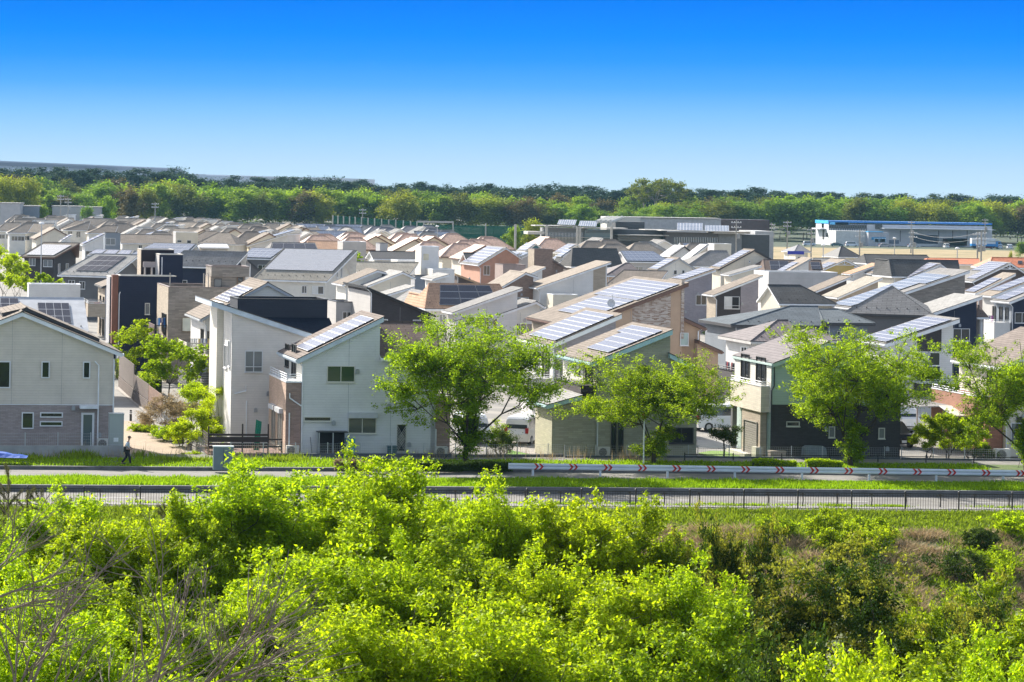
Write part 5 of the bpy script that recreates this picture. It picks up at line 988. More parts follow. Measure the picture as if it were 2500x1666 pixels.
sheet('forest_floor', [-500 + i * 50 for i in range(29)], [985, 1060, 1120, 1180, 1250, 1380, 1700, 2100], FORM, ground_z, dz=.01)
# ---------------------------------------------------------------- the wood
WR = random.Random(5)
TOPA = [(-60, 432), (100, 428), (110, 470), (230, 460), (250, 446), (330, 452), (420, 442), (600, 455), (800, 462), (1000, 458), (1180, 468), (1260, 474), (1330, 486), (1420, 492), (1465, 512), (1480, 516), (1560, 506), (1620, 495), (1720, 490), (1800, 480), (2000, 480), (2100, 475), (2300, 482), (2400, 488), (2600, 478)]
TOPB = [(-60, 408), (200, 412), (300, 414), (420, 412), (520, 432), (620, 436), (760, 434), (850, 440), (980, 448), (1200, 452), (1330, 450), (1480, 462), (1540, 458), (1650, 458), (1850, 462), (2000, 470), (2200, 478), (2450, 474), (2600, 474)]
def place_row(tops, Y, step, kinds, pine, group, jit=.25, dtop=0, hmin=9):
    out = []; x = -90
    while x < 2620:
        s = FPX / Y; xs = x + WR.uniform(-jit, jit) * step * s; yt = interp(tops, xs) + WR.uniform(-6, 9) + dtop; Yj = Y + WR.uniform(-12, 12)
        p = at_y('S', xs, yt, Yj); gz = ground_z(p.x, Yj); h = max(hmin, p.z - gz); k = WR.choice(kinds)
        me = WR.choice(far_pn) if pine else WR.choice(far_bl[k]); base = 17.0 if pine else 16.0; hs = h / base; ws = (hs * .5 + .5) * WR.uniform(.95, 1.3) * (1.2 if pine else 1)
        out.append((xs, k, tree_obj(me, (p.x, Yj, gz), WR.uniform(0, 6.28), (ws, ws, hs), None, 'tree', group, 'pine_tree' if pine else 'broadleaf_tree'))); x += step * s
    return out
def ordn(i): return '%d%s' % (i, 'th' if 10 <= i % 100 <= 20 else {1: 'st', 2: 'nd', 3: 'rd'}.get(i % 10, 'th'))
def label_rows(rows, where, noun):
    rows = sorted(rows, key=lambda r: r[0])
    for i, (xs, k, o) in enumerate(rows): o['label'] = '%s %s %s, %s from the left' % ((FARN[k] + ' leafy') if noun == 'tree' else 'dark green', noun, where, ordn(i + 1))
BL = 'leafy trees along the edge of the wood'; PN = 'dark pines on the wooded skyline'
label_rows(place_row(TOPA, 1135, 8.5, [0, 0, 1, 1, 2, 4, 3], False, BL, dtop=6), 'in the front row of the wood', 'tree')
label_rows(place_row(TOPA, 1162, 9.0, [0, 0, 1, 1, 2, 3], False, BL, dtop=0), 'in the second row of the wood', 'tree')
label_rows(place_row(TOPB, 1240, 12.5, [1, 2, 0, 4], False, BL, dtop=22), 'behind the second row of the wood', 'tree')
label_rows(place_row(TOPB, 1300, 5.4, [0], True, PN, dtop=8), 'in the nearer skyline row', 'pine')
label_rows(place_row(TOPB, 1370, 5.0, [0], True, PN), 'in the farther skyline row', 'pine')
p = at_y('G', 1440, 128, 1230); 
for i, (gx, gy, s_) in enumerate(((1400, 128, 1.0), (1560, 155, .85), (1300, 165, .8))):
    p = at_y('G', gx, gy, 1225 + i * 6); g = ground_z(p.x, p.y); k = (p.z - g) / 19; tree_obj(airy, (p.x, p.y, g), i * 2.1, (k * s_, k * s_, k), ('tallest airy bare-stemmed tree above the white hall', 'airy tree just right of the tallest bare-stemmed tree', 'airy tree just left of the tallest bare-stemmed tree')[i], name='airy_tree')
for (fr, x, y, w_, Y, k, lab) in (('E', 70, 175, 150, 1030, 3, 'big yellow green tree at the far left before the wood'), ('E', 240, 178, 130, 1035, 3, 'second yellow green tree at the left before the wood'), ('E', 960, 350, 90, 1000, 0, 'round bright green tree before the olive tree group'), ('E', 1180, 290, 130, 1040, 4, 'brownish tree right of the round bright tree'), ('E', 1330, 290, 110, 1045, 2, 'olive tree beside the brownish tree'), ('E', 385, 430, 60, 960, 0, 'small bright tree among the far left roofs'), ('E', 790, 440, 70, 965, 1, 'small dark tree among the far left roofs'), ('G', 310, 490, 105, 700, 3, 'yellow green tree left of the office building'), ('G', 130, 555, 90, 705, 0, 'low green tree below the yellow green tree'), ('K', 2340, 690, 60, 800, 1, 'dark round bush tree at the right edge of the dry field'), ('K', 2232, 780, 22, 620, 3, 'small yellow shrub on the dry field')):
    p = at_y(fr, x, y, Y); h = max(1.5, p.z); ww = w_ * 2 / FR[fr][2] * Y / FPX / 13; tree_obj(far_bl[k][0], (p.x, p.y, 0), x * .1, (ww, ww, h / 16), lab, name='broadleaf_tree')
# ---------------------------------------------------------------- large buildings far off
def bat(mb, fr, x0, y0, x1, y1, Y, dep, m, zb=None):
    a = at_y(fr, x0, y0, Y); b = at_y(fr, x1, y1, Y); mb.box(a.x, Y, b.z if zb is None else zb, b.x, Y + (dep if dep < 5 or fr == 'K' else dep * .35), a.z, m); return a, b
def office():
    Y = 640.; r = empty('office_building', (0, 0, 0), 0, 'low modern office building with white hall, dark glass and roof solar arrays', 'office building')
    dk = plain((.06, .065, .07), .5, name='dark_cladding'); gy = plain((.22, .23, .235), .7, name='grey_cladding'); wt = plain((.55, .54, .50), .7, noise=.05, name='white_cladding'); wg = plain((.42, .43, .44), .7, name='hall_wall')
    gs = glass((.02, .045, .05), .15); gg = glass((.10, .16, .16), .25); cp = plain((.52, .50, .46), .6, name='roof_edge')
    def pt(name, *a, **k):
        mb = MB(); bat(mb, *a, **k); mb.build(name, r)
    pt('hall', 'G', 962, 474, 1262, 600, Y + 30, 30, wt, zb=0); pt('hall', 'G', 1262, 487, 1985, 600, Y + 30.5, 30, wg, zb=0); pt('hall_coping', 'G', 1262, 483, 1985, 490, Y + 30, 31, wt)  # white left part, greyer right part: lit and shaded tones put into colour
    pt('dark_hall', 'G', 1920, 498, 2420, 640, Y + 55, 30, plain((.07, .055, .06), .5), zb=0); pt('hall', 'K', -60, 605, 105, 700, Y + 20, 20, wg, zb=0)
    pt('wall', 'G', 402, 575, 785, 720, Y + 2, 24, gy, zb=0); pt('glazing', 'G', 430, 618, 760, 682, Y + 1.9, .08, gs); pt('glass_block', 'G', 762, 590, 1005, 720, Y + 1, 20, gg, zb=0); pt('glazing', 'G', 775, 598, 1000, 622, Y + .9, .08, gs)
    pt('wall', 'G', 1005, 590, 1500, 720, Y + 6, 22, dk, zb=0); pt('glazing', 'G', 1060, 650, 1490, 700, Y + 5.9, .08, gs)
    pt('wall', 'G', 1490, 615, 1968, 720, Y + 2, 22, plain((.13, .13, .135), .6), zb=0); pt('glazing', 'G', 1560, 660, 1965, 722, Y + 1.9, .08, gs); pt('wall', 'G', 1966, 625, 2172, 735, Y + 1.5, 20, gy, zb=0); pt('wall', 'G', 2172, 636, 2420, 735, Y + 2, 20, dk, zb=0); pt('upper_storey', 'G', 1040, 520, 1300, 590, Y + 18, 14, dk, zb=9)
    for (x0, y0, x1, y1, d) in ((318, 552, 700, 566, -1), (700, 572, 1150, 586, -1.3), (252, 608, 402, 636, 0), (1060, 636, 1520, 650, 1), (1448, 598, 2250, 616, -1), (1920, 610, 2250, 632, -.5), (352, 655, 1010, 668, -.6), (1300, 590, 1500, 600, 5)): pt('roof_slab', 'G', x0, y0, x1, y1, Y + d, 24, cp)
    for i in range(4):
        a = at_y('G', 870 + i * 42, 530, Y + 8); mb = MB(); mb.tube([(a.x, a.y, a.z + .2), (a.x + 4, a.y + 8, a.z + 1.2)], .5, wt, 8); mb.build('roof_duct', r)
    mb = MB(); n_ = 26
    for i in range(n_):
        a = at_y('G', 432 + i * 13, 618, Y + 1.85); mb.box(a.x, Y + 1.8, a.z - 6.2 * .7, a.x + .1, Y + 1.88, a.z, ALU)
    mb.build('mullion', r); mb = MB()
    for i in range(n_): a = at_y('G', 1565 + i * 15.6, 660, Y + 1.85); mb.box(a.x, Y + 1.8, a.z - 5, a.x + .1, Y + 1.88, a.z, ALU)
    mb.build('mullion', r)
    H_ = House.__new__(House); H_.root = r
    for (x0, x1, yt, yb, tilt) in ((515, 735, 513, 556, 0), (705, 925, 524, 570, 0), (1590, 1880, 542, 606, 0), (1842, 2118, 564, 620, 0)):
        b0 = at_y('G', x0, yb, Y - .5); b1 = at_y('G', x1 - 60, yb + 6, Y - .5); z1 = at_y('G', x0, yt, Y + 6).z; sk = (at_y('G', x1, yt, Y).x - b1.x)
        H_.array((b0.x, b0.y, b0.z), (b0.x + sk, b0.y + 9, z1), (b1.x, b1.y, b1.z), (b1.x + sk, b1.y + 9, z1), 5, 8, PVB, gap=.12, lift=.3)
office()
def warehouse():
    Y = 1051.; r = empty('warehouse', (0, 0, 0), 0, 'long white warehouse with blue roof band beyond the dry field', 'warehouse')
    wt = plain((.62, .62, .64), .7, noise=.05, name='warehouse_wall'); bl = plain((.015, .17, .50), .5, noise=.03, name='blue_band'); bl2 = plain((.02, .40, .80), .5, noise=.03, name='bright_blue_band'); gy = plain((.45, .45, .48), .7, name='annex_wall')
    def pt(name, *a, **k):
        mb = MB(); bat(mb, *a, **k); return mb.build(name, r)
    pt('wall', 'K', 600, 540, 2065, 700, Y, 22, wt, zb=0)
    pt('roof_band', 'K', 598, 511, 2067, 552, Y - .4, 22.6, bl)
    pt('canopy', 'K', 1100, 578, 2100, 598, Y - 8, 8, plain((.60, .62, .66), .6))
    pt('window_band', 'K', 600, 546, 940, 584, Y - .5, .1, GL); pt('window_band', 'K', 1018, 540, 1080, 586, Y - .5, .1, GL); pt('window_band', 'K', 572, 622, 664, 658, Y - .5, .1, GL); q = at_y('K', 600, 600, Y); MB().box(q.x - .1, Y + 8, 6.2, q.x - .01, Y + 12, 10, GL).box(q.x - .1, Y + 7, 2, q.x - .01, Y + 10, 6, DARK).build('door', r); MB().box(q.x - 2.4, Y + 4, 6.1, q.x - .02, Y + 20, 6.5, wt).build('canopy', r); MB().box(q.x - .3, Y - .4, at_y('K', 600, 538, Y).z, q.x - .02, Y + 22.3, at_y('K', 600, 511, Y).z + .1, bl2).build('roof_band', r)
    mb = MB()
    for i in range(17): a = at_y('K', 603 + i * 20.8, 546, Y - .55); mb.box(a.x, Y - .62, a.z - 6, a.x + .25, Y - .52, a.z, plain((.08, .09, .10)))
    mb.build('mullion', r)
    for x in (1240, 1585, 1710, 1840): pt('panel_joint', 'K', x, 600, x + 5, 700, Y - .06, .05, plain((.12, .12, .13)))
    pt('loading_door', 'K', 1362, 640, 1580, 720, Y - .1, .08, plain((.03, .05, .09))); pt('loading_door', 'K', 1142, 685, 1230, 720, Y - .1, .08, plain((.15, .18, .25))); pt('lit_annex_side', 'K', 665, 601, 958, 720, Y - 14, 13.6, plain((.60, .59, .57), .7), zb=0)  # annex block in paler grey, its sunlight put into the colour
    a, b = at_y('K', 957, 614, Y - 18), at_y('K', 1140, 614, Y - 18); MB().box(a.x, Y - 18, 0, b.x, Y - 14.01, a.z, gy).build('annex', r); pt('roof_band', 'K', 955, 608, 1092, 616, Y - 18.2, 4, bl2)
    s = pt('sign_board', 'K', 985, 660, 1112, 686, Y - 18.2, .15, plain((.02, .26, .50), .5)); mb = MB(); g = plain((.45, .62, .75), .5)
    for i in range(13):
        if i in (5,): continue
        q = at_y('K', 1006 + i * 7.6, 668, Y - 18.25); mb.box(q.x, Y - 18.26, q.z - 1.5, q.x + .8, Y - 18.22, q.z - (.3 if i % 3 else 0), g)
    mb.build('lettering', r); mb = MB()
    for i in range(16): q = at_y('K', 640 + i * 8.4, 527, Y - .45); mb.box(q.x, Y - .46, q.z - 1.2, q.x + .9, Y - .42, q.z, plain((.10, .30, .62), .5))
    q = at_y('K', 612, 523, Y - .45); mb.box(q.x, Y - .48, q.z - 2, q.x + 2, Y - .42, q.z, plain((.12, .5, .85), .5)); mb.build('lettering', r)
    mb = MB()
    for i in range(24):                                  # stacked crates by the wall
        q = at_y('K', 1640 + i % 12 * 14, 672 + (i // 12) * 14, Y - 3); mb.box(q.x, Y - 3, q.z - 2.2, q.x + 2.1, Y - 1, q.z, plain((.09, .03, .035), .7))
    tag(mb.build('crate_stack'), 'dark red stack of crates against the warehouse wall', 'crates')
warehouse()
def logistics():
    sk_ = plain((.40, .43, .50), .7, noise=.05, name='distant_wall'); wh = plain((.60, .62, .66), .7, name='distant_white_wall')
    for (x0, y0, Y0, x1, y1, Y1, z0, lab, strip) in ((-60, 390, 2216, 440, 412, 2700, 44, 'huge long logistics building on the left skyline', True), (465, 427, 2500, 680, 430, 2700, 30, 'low pale building right of the huge skyline building', False), (790, 432, 2500, 915, 440, 2700, 28, 'flat roofed building just showing above the pines', False)):
        a = at_y('S', x0, y0, Y0); b = at_y('S', x1, y1, Y1); r = empty('logistics_building', (a.x, a.y, 0), math.atan2(b.y - a.y, b.x - a.x), lab, 'building'); L_ = (b - a).to_2d().length; zt = (a.z + b.z) / 2
        MB().box(0, 0, 0, L_, 120, zt, sk_ if strip else wh).build('wall', r)
        if strip:
            MB().box(L_ * .38, -.6, zt - 18, L_ * .9, -.05, zt - 8, wh).box(-1, -1.2, zt - 1.2, L_ + 1, -.05, zt - 4, plain((.16, .17, .22))).build('white_band', r)
            mb = MB(); 
            for i in range(16): mb.box(L_ * (.02 + .022 * i), -.5, zt - 17, L_ * (.02 + .022 * i) + 4, -.1, zt - 6, wh)
            mb.build('window_band', r); MB().box(L_ - 30, -2, 0, L_ - 4, -.1, zt, plain((.20, .24, .30))).build('stair_tower', r)
logistics()
def low_sheds():
    for i, (x0, y0, x1, Y, m, lab) in enumerate(((0, 432, 180, 940, W_['grey'], 'grey flat shed at the far left edge before the wood'), (180, 458, 350, 955, W_['bluegrey'], 'dark low shed before the yellow green trees'), (470, 460, 730, 975, W_['grey'], 'pale flat shed with roof railing before the wood'), (720, 468, 905, 985, W_['grey'], 'low grey shed behind the small dark tree'))):
        a = at_y('E', x0, y0, Y); b = at_y('E', x1, y0, Y); r = empty('shed', (a.x, Y, 0), 0, lab, 'shed'); w_ = b.x - a.x
        MB().box(0, 0, 0, w_, 18, a.z, m).box(-.3, -.3, a.z, w_ + .3, 18, a.z + .4, CONC).build('wall', r); mb = MB()
        for k in range(int(w_ / 5)): mb.box(1.5 + k * 5, -.1, 2, 3.5 + k * 5, -.01, 4, GL)
        mb.build('window_band', r)
low_sheds()
def net():
    Y = 850.; gm = bpy.data.materials.new('green_net'); gm.use_nodes = True; n = gm.node_tree.nodes; l = gm.node_tree.links; n.remove(n['Principled BSDF'])
    d = n.new('ShaderNodeBsdfDiffuse'); d.inputs[0].default_value = (.02, .13, .09, 1); t = n.new('ShaderNodeBsdfTransparent'); a = n.new('ShaderNodeMixShader'); a.inputs[0].default_value = .25; l.new(d.outputs[0], a.inputs[1]); l.new(t.outputs[0], a.inputs[2]); l.new(a.outputs[0], n['Material Output'].inputs[0])
    r = empty('ball_net', (0, 0, 0), 0, 'tall green ball-stop net on grey posts before the wood', 'net'); pm = plain((.42, .42, .40), .7)
    P = [(782, 462), (828, 465), (878, 470), (932, 473), (983, 477), (1040, 480), (1098, 486), (1157, 490), (1220, 495), (1284, 500), (1347, 503), (1415, 510), (1480, 514), (1537, 520), (1598, 522)]
    for x, y in P + [(1862, 530), (2155, 537)]: q = at_y('F', x, y, Y - .4); MB().box(q.x - .2, Y - .45, 0, q.x + .2, Y - .05, q.z, pm).build('post', r)
    for (x0, y0), (x1, y1) in zip(P, P[1:]): u = at_y('F', x0, y0 + 4, Y); v = at_y('F', x1, y1 + 4, Y); MB().box(u.x, Y, 0, v.x, Y + .06, (u.z + v.z) / 2, gm).build('net_panel', r)
    u = at_y('F', 1598, 548, Y); v = at_y('G', 402, 550, Y); MB().box(u.x, Y, 0, v.x, Y + .06, u.z, gm).build('net_panel', r)
    u = at_y('F', 1537, 520, Y); v = at_y('F', 1865, 527, Y); MB().box(u.x, Y - .5, u.z - .3, v.x, Y - .2, u.z + .3, pm).build('crossbar', r)
    for i, (x, y) in enumerate(((142, 545), (422, 550), (700, 568), (720, 566), (1005, 566))):
        q = at_y('G', x, y, 620); r2 = empty('net_post', (q.x, 620, 0), 0, 'tall grey net post before the office, %s from the left' % ordn(i + 1), 'post', 'net posts before the office'); MB().tube([(0, 0, 0), (0, 0, q.z)], .28, pm, 8).box(-.5, -.05, q.z - .4, .5, .05, q.z - .3, pm).build('mast', r2)
net()
def upole(fr, x, yt, Y, label, arms=2, tf=True, name='utility_pole', group='utility poles by the dry field'):
    q = at_y(fr, x, yt, Y); r = empty(name, (q.x, q.y, 0), .2, label, 'utility pole', group); MB().tube([(0, 0, 0), (0, 0, q.z)], .22, CONC, 8, .13).build('pole', r)
    for i in range(arms): MB().box(-1.2, -.08, q.z - .7 - i * 1.1, 1.2, .08, q.z - .55 - i * 1.1, ALU).build('crossarm', r)
    mb = MB()
    for i in range(arms):
        for k in (-1.05, -.4, .4, 1.05): mb.tube([(k, 0, q.z - .56 - i * 1.1), (k, 0, q.z - .3 - i * 1.1)], .07, WHITE, 6)
    mb.build('insulator', r)
    if tf: MB().lathe([(.35, 0), (.4, .1), (.4, 1.0), (.3, 1.15)], (.5, 0, q.z - 4.2), plain((.30, .31, .32), .5), 10).build('transformer', r)
    return q
UP = [('K', 230, 510, 760), ('K', 88, 530, 820), ('K', 445, 575, 760), ('K', 880, 590, 640), ('K', 1342, 512, 900), ('K', 1358, 602, 700), ('K', 1938, 612, 560), ('K', 1972, 600, 540), ('K', 2005, 492, 960), ('E', 545, 350, 930), ('E', 612, 378, 935), ('E', 1393, 420, 900), ('G', 2125, 505, 600), ('F', 1050, 400, 880)]
tips_ = []
for i, (fr, x, y, Y) in enumerate(UP): tips_.append(upole(fr, x, y, Y, 'grey utility pole %s' % ['beside the parked cars at the dry field', 'near the dark hall', 'left of the blue-banded warehouse', 'before the grey annex', 'before the warehouse centre', 'short one before the warehouse centre', 'left one of the pair at the dry field', 'right one of the pair at the dry field', 'at the right end of the warehouse', 'left one of two by the far left sheds', 'right one of two by the far left sheds', 'before the olive trees at left', 'behind the dark office wing', 'behind the green net'][i], arms=3 if i in (7,) else 2, tf=i not in (9, 11)))
def wire(a, b, sag=1.2, r=.03):
    return [a.lerp(b, t / 8) + Vector((0, 0, -sag * 4 * (t / 8) * (1 - t / 8))) for t in range(9)]
mb = MB()
for i, j in ((1, 0), (0, 2), (4, 8), (7, 5), (9, 10)):
    for dz in (-.4, -1.5): mb.tube(wire(tips_[i] + Vector((0, 0, dz)), tips_[j] + Vector((0, 0, dz))), .035, BLACK, 4)
mb.tube(wire(tips_[7] + Vector((0, 0, -2)), tips_[7] + Vector((70, 60, -3))), .035, BLACK, 4)
tag(mb.build('overhead_wire'), 'thin black overhead wires between the far utility poles', 'wires')
def slamp(fr, x, yt, Y, label, z=None):
    q = at_y(fr, x, yt, Y); r = empty('street_lamp', (q.x, q.y, 0), 0, label, 'street lamp', 'street lamps among the far houses'); MB().tube([(0, 0, 0), (0, 0, q.z - .2)], .09, ALU, 6).build('pole', r); MB().lathe([(.05, -.1), (.42, 0), (.42, .22), (.2, .34)], (0, 0, q.z - .3), WHITE, 12).build('lamp_head', r)
for a in (('K', 552, 722, 520, 'white-headed street lamp before the black pyramid roofs'), ('K', 1192, 662, 620, 'white-headed street lamp before the loading doors'), ('K', 1755, 752, 520, 'white-headed street lamp on the dry field edge'), ('F', 1720, 556, 640, 'white-headed street lamp behind the orange tiled roofs'), ('E', 374, 600, 420, 'twin-post street lamp above the tan gable roofs')): slamp(*a)
# ---------------------------------------------------------------- far houses: prototypes and copies
ZL = [(-60, 960), (450, 960), (600, 800), (1040, 800), (1075, 600), (1500, 600), (1900, 530), (2100, 500), (2600, 480)]
def bbox_of(o3, ex, ey, w_, d, z0, z1):
    xs, ys = [], []
    for a in (0, w_):
        for b in (0, d):
            for z in (z0, z1):
                P = o3 + ex * a + ey * b; u = P.x / P.y * FPX; v = (CAMH - z) / P.y * FPX; xs.append(PX + u * cr - v * sr); ys.append(PY + u * sr + v * cr)
    return min(xs), min(ys), max(xs), max(ys)
EX = []
for h in ALLH:
    w_ = getattr(h, 'aR', 8); d = getattr(h, 'dep', 8); d = d if d else 8; zt = max([z for _, z in getattr(h, 'prof', [(0, 7.0)])] + [6.5]) + .8
    EX.append((h.o.y, bbox_of(h.o, h.ex, h.ey, w_, d, zt - 4.5, zt), h.o + h.ex * w_ / 2 + h.ey * d / 2, max(w_, d) / 2))
protos = {}
def proto(kind, wall, roof, big, rot):
    key = (kind, wall, roof, big)
    if key in protos: return None, protos[key]
    w_ = 9.2 if not big else 11; d = 8.6
    h = House(None, None, loc=(0, 0, 0), rot=rot); fm = BRF if roof in ('otile', 'tan2') and wall != 'white' else WHITE
    if kind == 'hip': h.sroof(0, w_, 5.6, 0, d, w_ * .36, w_ * .64, 8.0, R_[roof], fm, wm=W_[wall]); h.autowin(.5, .9, w_ - .9, 5.4, n=2)
    elif kind == 'slope': h.sroof(0, w_, 5.6, 0, d, 0, w_, 7.9, R_[roof], fm, wm=W_[wall]); h.autowin(.5, .9, w_ - .9, 5.4, n=2)
    elif kind == 'solar': h.sroof(0, w_, 5.6, 0, d, 0, w_, 7.9, R_[roof], fm, wm=W_[wall]); h.arr_s(.06, .94, .1, .92, 4, 6, PVB); h.autowin(.5, .9, w_ - .9, 5.4, n=1)
    elif kind == 'gable': pr = [(0, 5.7), (w_ / 2, 8.1), (w_, 5.7)]; h.roof(pr, 0, d, R_[roof], fm); h.wall(pr, .5, w_ - .5, .4, d - .3, W_[wall]); h.autowin(.4, 1, w_ - 1, 5.5, n=2)
    else: pr = [(0, 5.6), (w_, 8.3)]; h.roof(pr, 0, d, R_[roof], fm); h.wall(pr, .5, w_ - .3, .4, d - .3, W_[wall]); h.autowin(.4, 1, w_ - 1, 5.5, n=2)
    if kind == 'mono': h.arr_prof(pr, 0, .08, .85, .8, d - .9, 5, 4, PVB)
    ALLH.pop(); protos[key] = (h, tree_map(h.root)); return h, protos[key]
FR_ = random.Random(21); far_list = []; rows_y = []; Y = 300.0
while Y < 960: rows_y.append(Y); Y += 13 + (Y - 300) * .014 + (5 if len(rows_y) % 2 else 0)
COLN = dict(otile='orange-tiled', tan='tan-roofed', tan2='taupe-roofed', grey='grey-roofed', lgrey='light grey-roofed', gtile='glazed grey-tiled', dgrey='charcoal-roofed', cream='cream-roofed', brown='brown-roofed', blue='blue-grey-roofed')
KN = dict(hip='hip house', slope='gable house', solar='solar house', gable='gable-fronted house', mono='mono-pitch solar house')
for ri, Yr in enumerate(rows_y):
    X = (-60 - PX) / FPX * Yr; Xe = (2560 - PX) / FPX * Yr
    while X < Xe:
        Yc = Yr + (X * math.tan(TH)) * .5 + FR_.uniform(-1, 1); step = FR_.uniform(10.8, 13.0); X += step; sx = srcx(X, Yc)
        if Yc > interp(ZL, sx) - 10 or Yc < 262: continue
        if 720 < sx < 1330 and Yc > 440: zone = 'orange'
        elif sx <= 720 and Yc > 420: zone = 'left'
        elif sx <= 1100: zone = 'mid'
        elif sx > 1330 and Yc > 440: zone = 'right'
        else: zone = 'mid'
        if zone == 'orange' and Yc > 620: zone = 'grey'
        kind, wall, roof = {'orange': lambda: (FR_.choice(('hip', 'hip', 'gable')), 'cream', 'otile'), 'left': lambda: FR_.choice((('hip', 'ivory', 'tan'), ('hip', 'ivory', 'tan'), ('hip', 'cream', 'tan2'), ('slope', 'ivory', 'tan'), ('gable', 'cream', 'tan2'), ('mono', 'white', 'grey'), ('gable', 'lgrey', 'lgrey'))),
            'grey': lambda: FR_.choice((('hip', 'ivory', 'gtile'), ('hip', 'ivory', 'grey'), ('solar', 'lgrey', 'gtile'), ('gable', 'ivory', 'grey'))), 'mid': lambda: FR_.choice((('mono', 'white', 'tan2'), ('hip', 'ivory', 'grey'), ('solar', 'lgrey', 'grey'), ('gable', 'white', 'lgrey'), ('slope', 'cream', 'tan2'), ('gable', 'ivory', 'tan'))),
            'right': lambda: FR_.choice((('hip', 'ivory', 'tan'), ('hip', 'cream', 'tan2'), ('hip', 'ivory', 'grey'), ('solar', 'white', 'tan2'), ('gable', 'white', 'grey')))}[zone]()
        rot = TH if zone != 'left' else FR_.choice((TH, TH, RL)); o3 = Vector((X, Yc, 0)); ex = Vector((math.cos(rot), math.sin(rot), 0)); ey = Vector((-math.sin(rot), math.cos(rot), 0)); c3 = o3 + ex * 4.6 + ey * 4.3
        if any((c3 - q[2]).length < q[3] + 5.6 for q in EX): continue
        bb = bbox_of(o3, ex, ey, 9.2, 8.6, 4.6, 8.2)
        if any(q[0] > Yc - 2 and bb[0] < q[1][2] - 3 and bb[2] > q[1][0] + 3 and bb[1] < q[1][3] and bb[3] > q[1][1] for q in EX): continue
        far_list.append((sx, Yc, zone, kind, wall, roof, rot, o3))
ZN = dict(orange='in the block before the net', left='in the far left block', grey='just before the green net', mid='in the middle of town', right='in the far right block')
grp = {}
for it in far_list:
    sx, Yc, zone, kind, wall, roof, rot, o3 = it; h, (ph, tm) = proto(kind, wall, roof, False, rot)
    if h is not None: root = h.root; root.location = o3
    else: root = copy_tree(ph.root, o3, rot, children=tm)
    root.rotation_euler = (0, 0, rot); band = 0 if Yc < 430 else 1 if Yc < 600 else 2; root['category'] = 'house'; root['group'] = 'houses ' + ZN[zone]; grp.setdefault((zone, kind, wall, roof, band), []).append((sx, root))
for (zone, kind, wall, roof, band), L_ in grp.items():
    for i, (sx, root) in enumerate(sorted(L_, key=lambda t: t[0])): root['label'] = '%s %s %s, %s rows, %s from the left' % (COLN[roof], dict(hip='hip house', slope='gable house', solar='solar house', gable='gable-fronted house', mono='mono-pitch house')[kind], ZN[zone], ('nearer', 'middle', 'farther')[band], ordn(i + 1))
print('far houses', len(far_list))
# ---------------------------------------------------------------- roads, verges, kerbs
ASPH = bricky((.19, .18, .165), 50, 50, 0, .03, 1, .9, 0, wear=.28, name='asphalt'); ASPL = bricky((.25, .24, .225), 50, 50, 0, .03, 1, .9, 0, wear=.15, name='pale_asphalt')
KERB = plain((.13, .13, .13), .9, noise=.25, scale=2, name='old_kerb'); PAVE = bricky((.35, .27, .19), .22, .11, .01, .15, .75, .85, .3, name='brick_paving'); SIDEW = plain((.30, .27, .24), .9, noise=.12, name='sidewalk'); VERGE = grass_mat('verge_soil', (.05, .09, .02), (.08, .13, .02), (.12, .13, .05), 1.2)
RX = [-60, -45, -30, -20, -11.5, -5, 0, 7, 14, 20, 25, 34, 43, 60, 110]
def strip(name, d0, d1, z0, mat, thick=0.0, kind='structure', xs=None):
    xs = xs or RX; mb = MB()
    for a, b in zip(xs, xs[1:]):
        P = [(a, fy(a) + d0), (b, fy(b) + d0), (b, fy(b) + d1), (a, fy(a) + d1)]
        mb.poly([(x, y, z0) for x, y in P], mat)
        if thick: mb.poly([(P[0][0], P[0][1], z0 - thick), (P[1][0], P[1][1], z0 - thick), (P[1][0], P[1][1], z0), (P[0][0], P[0][1], z0)], mat); mb.poly([(P[2][0], P[2][1], z0 - thick), (P[3][0], P[3][1], z0 - thick), (P[3][0], P[3][1], z0), (P[2][0], P[2][1], z0)], mat)
    return tag(mb.build(name), kind=kind)
strip('pavement', .15, 1.9, .05, ASPL, .05); strip('road', 1.9, 7.1, .004, ASPH)
strip('median_kerb', 7.1, 7.4, .36, KERB, .36); strip('median_soil', 7.4, 12.6, .30, VERGE); strip('path', 12.6, 15.8, .30, ASPH); strip('kerb', 15.8, 16.1, .50, KERB, .22)
strip('verge_soil', 16.1, 21.3, .46, VERGE); strip('footpath', 21.3, 24.2, .44, ASPH)
mb = MB(); WL = plain((.55, .55, .53), .8, name='road_paint')
for x in range(-58, 108, 10): mb.poly([(x, fy(x) + 4.4, .008), (x + 5, fy(x + 5) + 4.4, .008), (x + 5, fy(x + 5) + 4.52, .008), (x, fy(x) + 4.52, .008)], WL)
tag(mb.build('lane_markings'), kind='structure')
def gpoly(name, pts, z, mat, fr='A'): mb = MB(); mb.poly([(at_z(fr, x, y, z)) for x, y in pts], mat); return tag(mb.build(name), kind='structure')
gpoly('brick_path', [(895, 1372), (1498, 1372), (1330, 1250), (1150, 1165), (985, 1050), (700, 1046)], .05, PAVE)
gpoly('street', [(700, 1046), (985, 1050), (1075, 1000), (860, 815), (700, 760)], .012, ASPL); gpoly('sidewalk', [(860, 815), (1085, 1000), (1085, 960), (880, 790)], .06, SIDEW)
gpoly('lawn', [(0, 1333), (345, 1333), (250, 1300), (70, 1262)], .05, grass_mat('turf', (.10, .22, .02), (.12, .26, .02), (.13, .27, .03), .4), 'C'); gpoly('lawn', [(1455, 1285), (1560, 1268), (1770, 1275), (1920, 1346), (1640, 1346)], .05, grass_mat('turf2', (.14, .24, .04), (.16, .27, .04), (.18, .28, .05), .4), 'C')
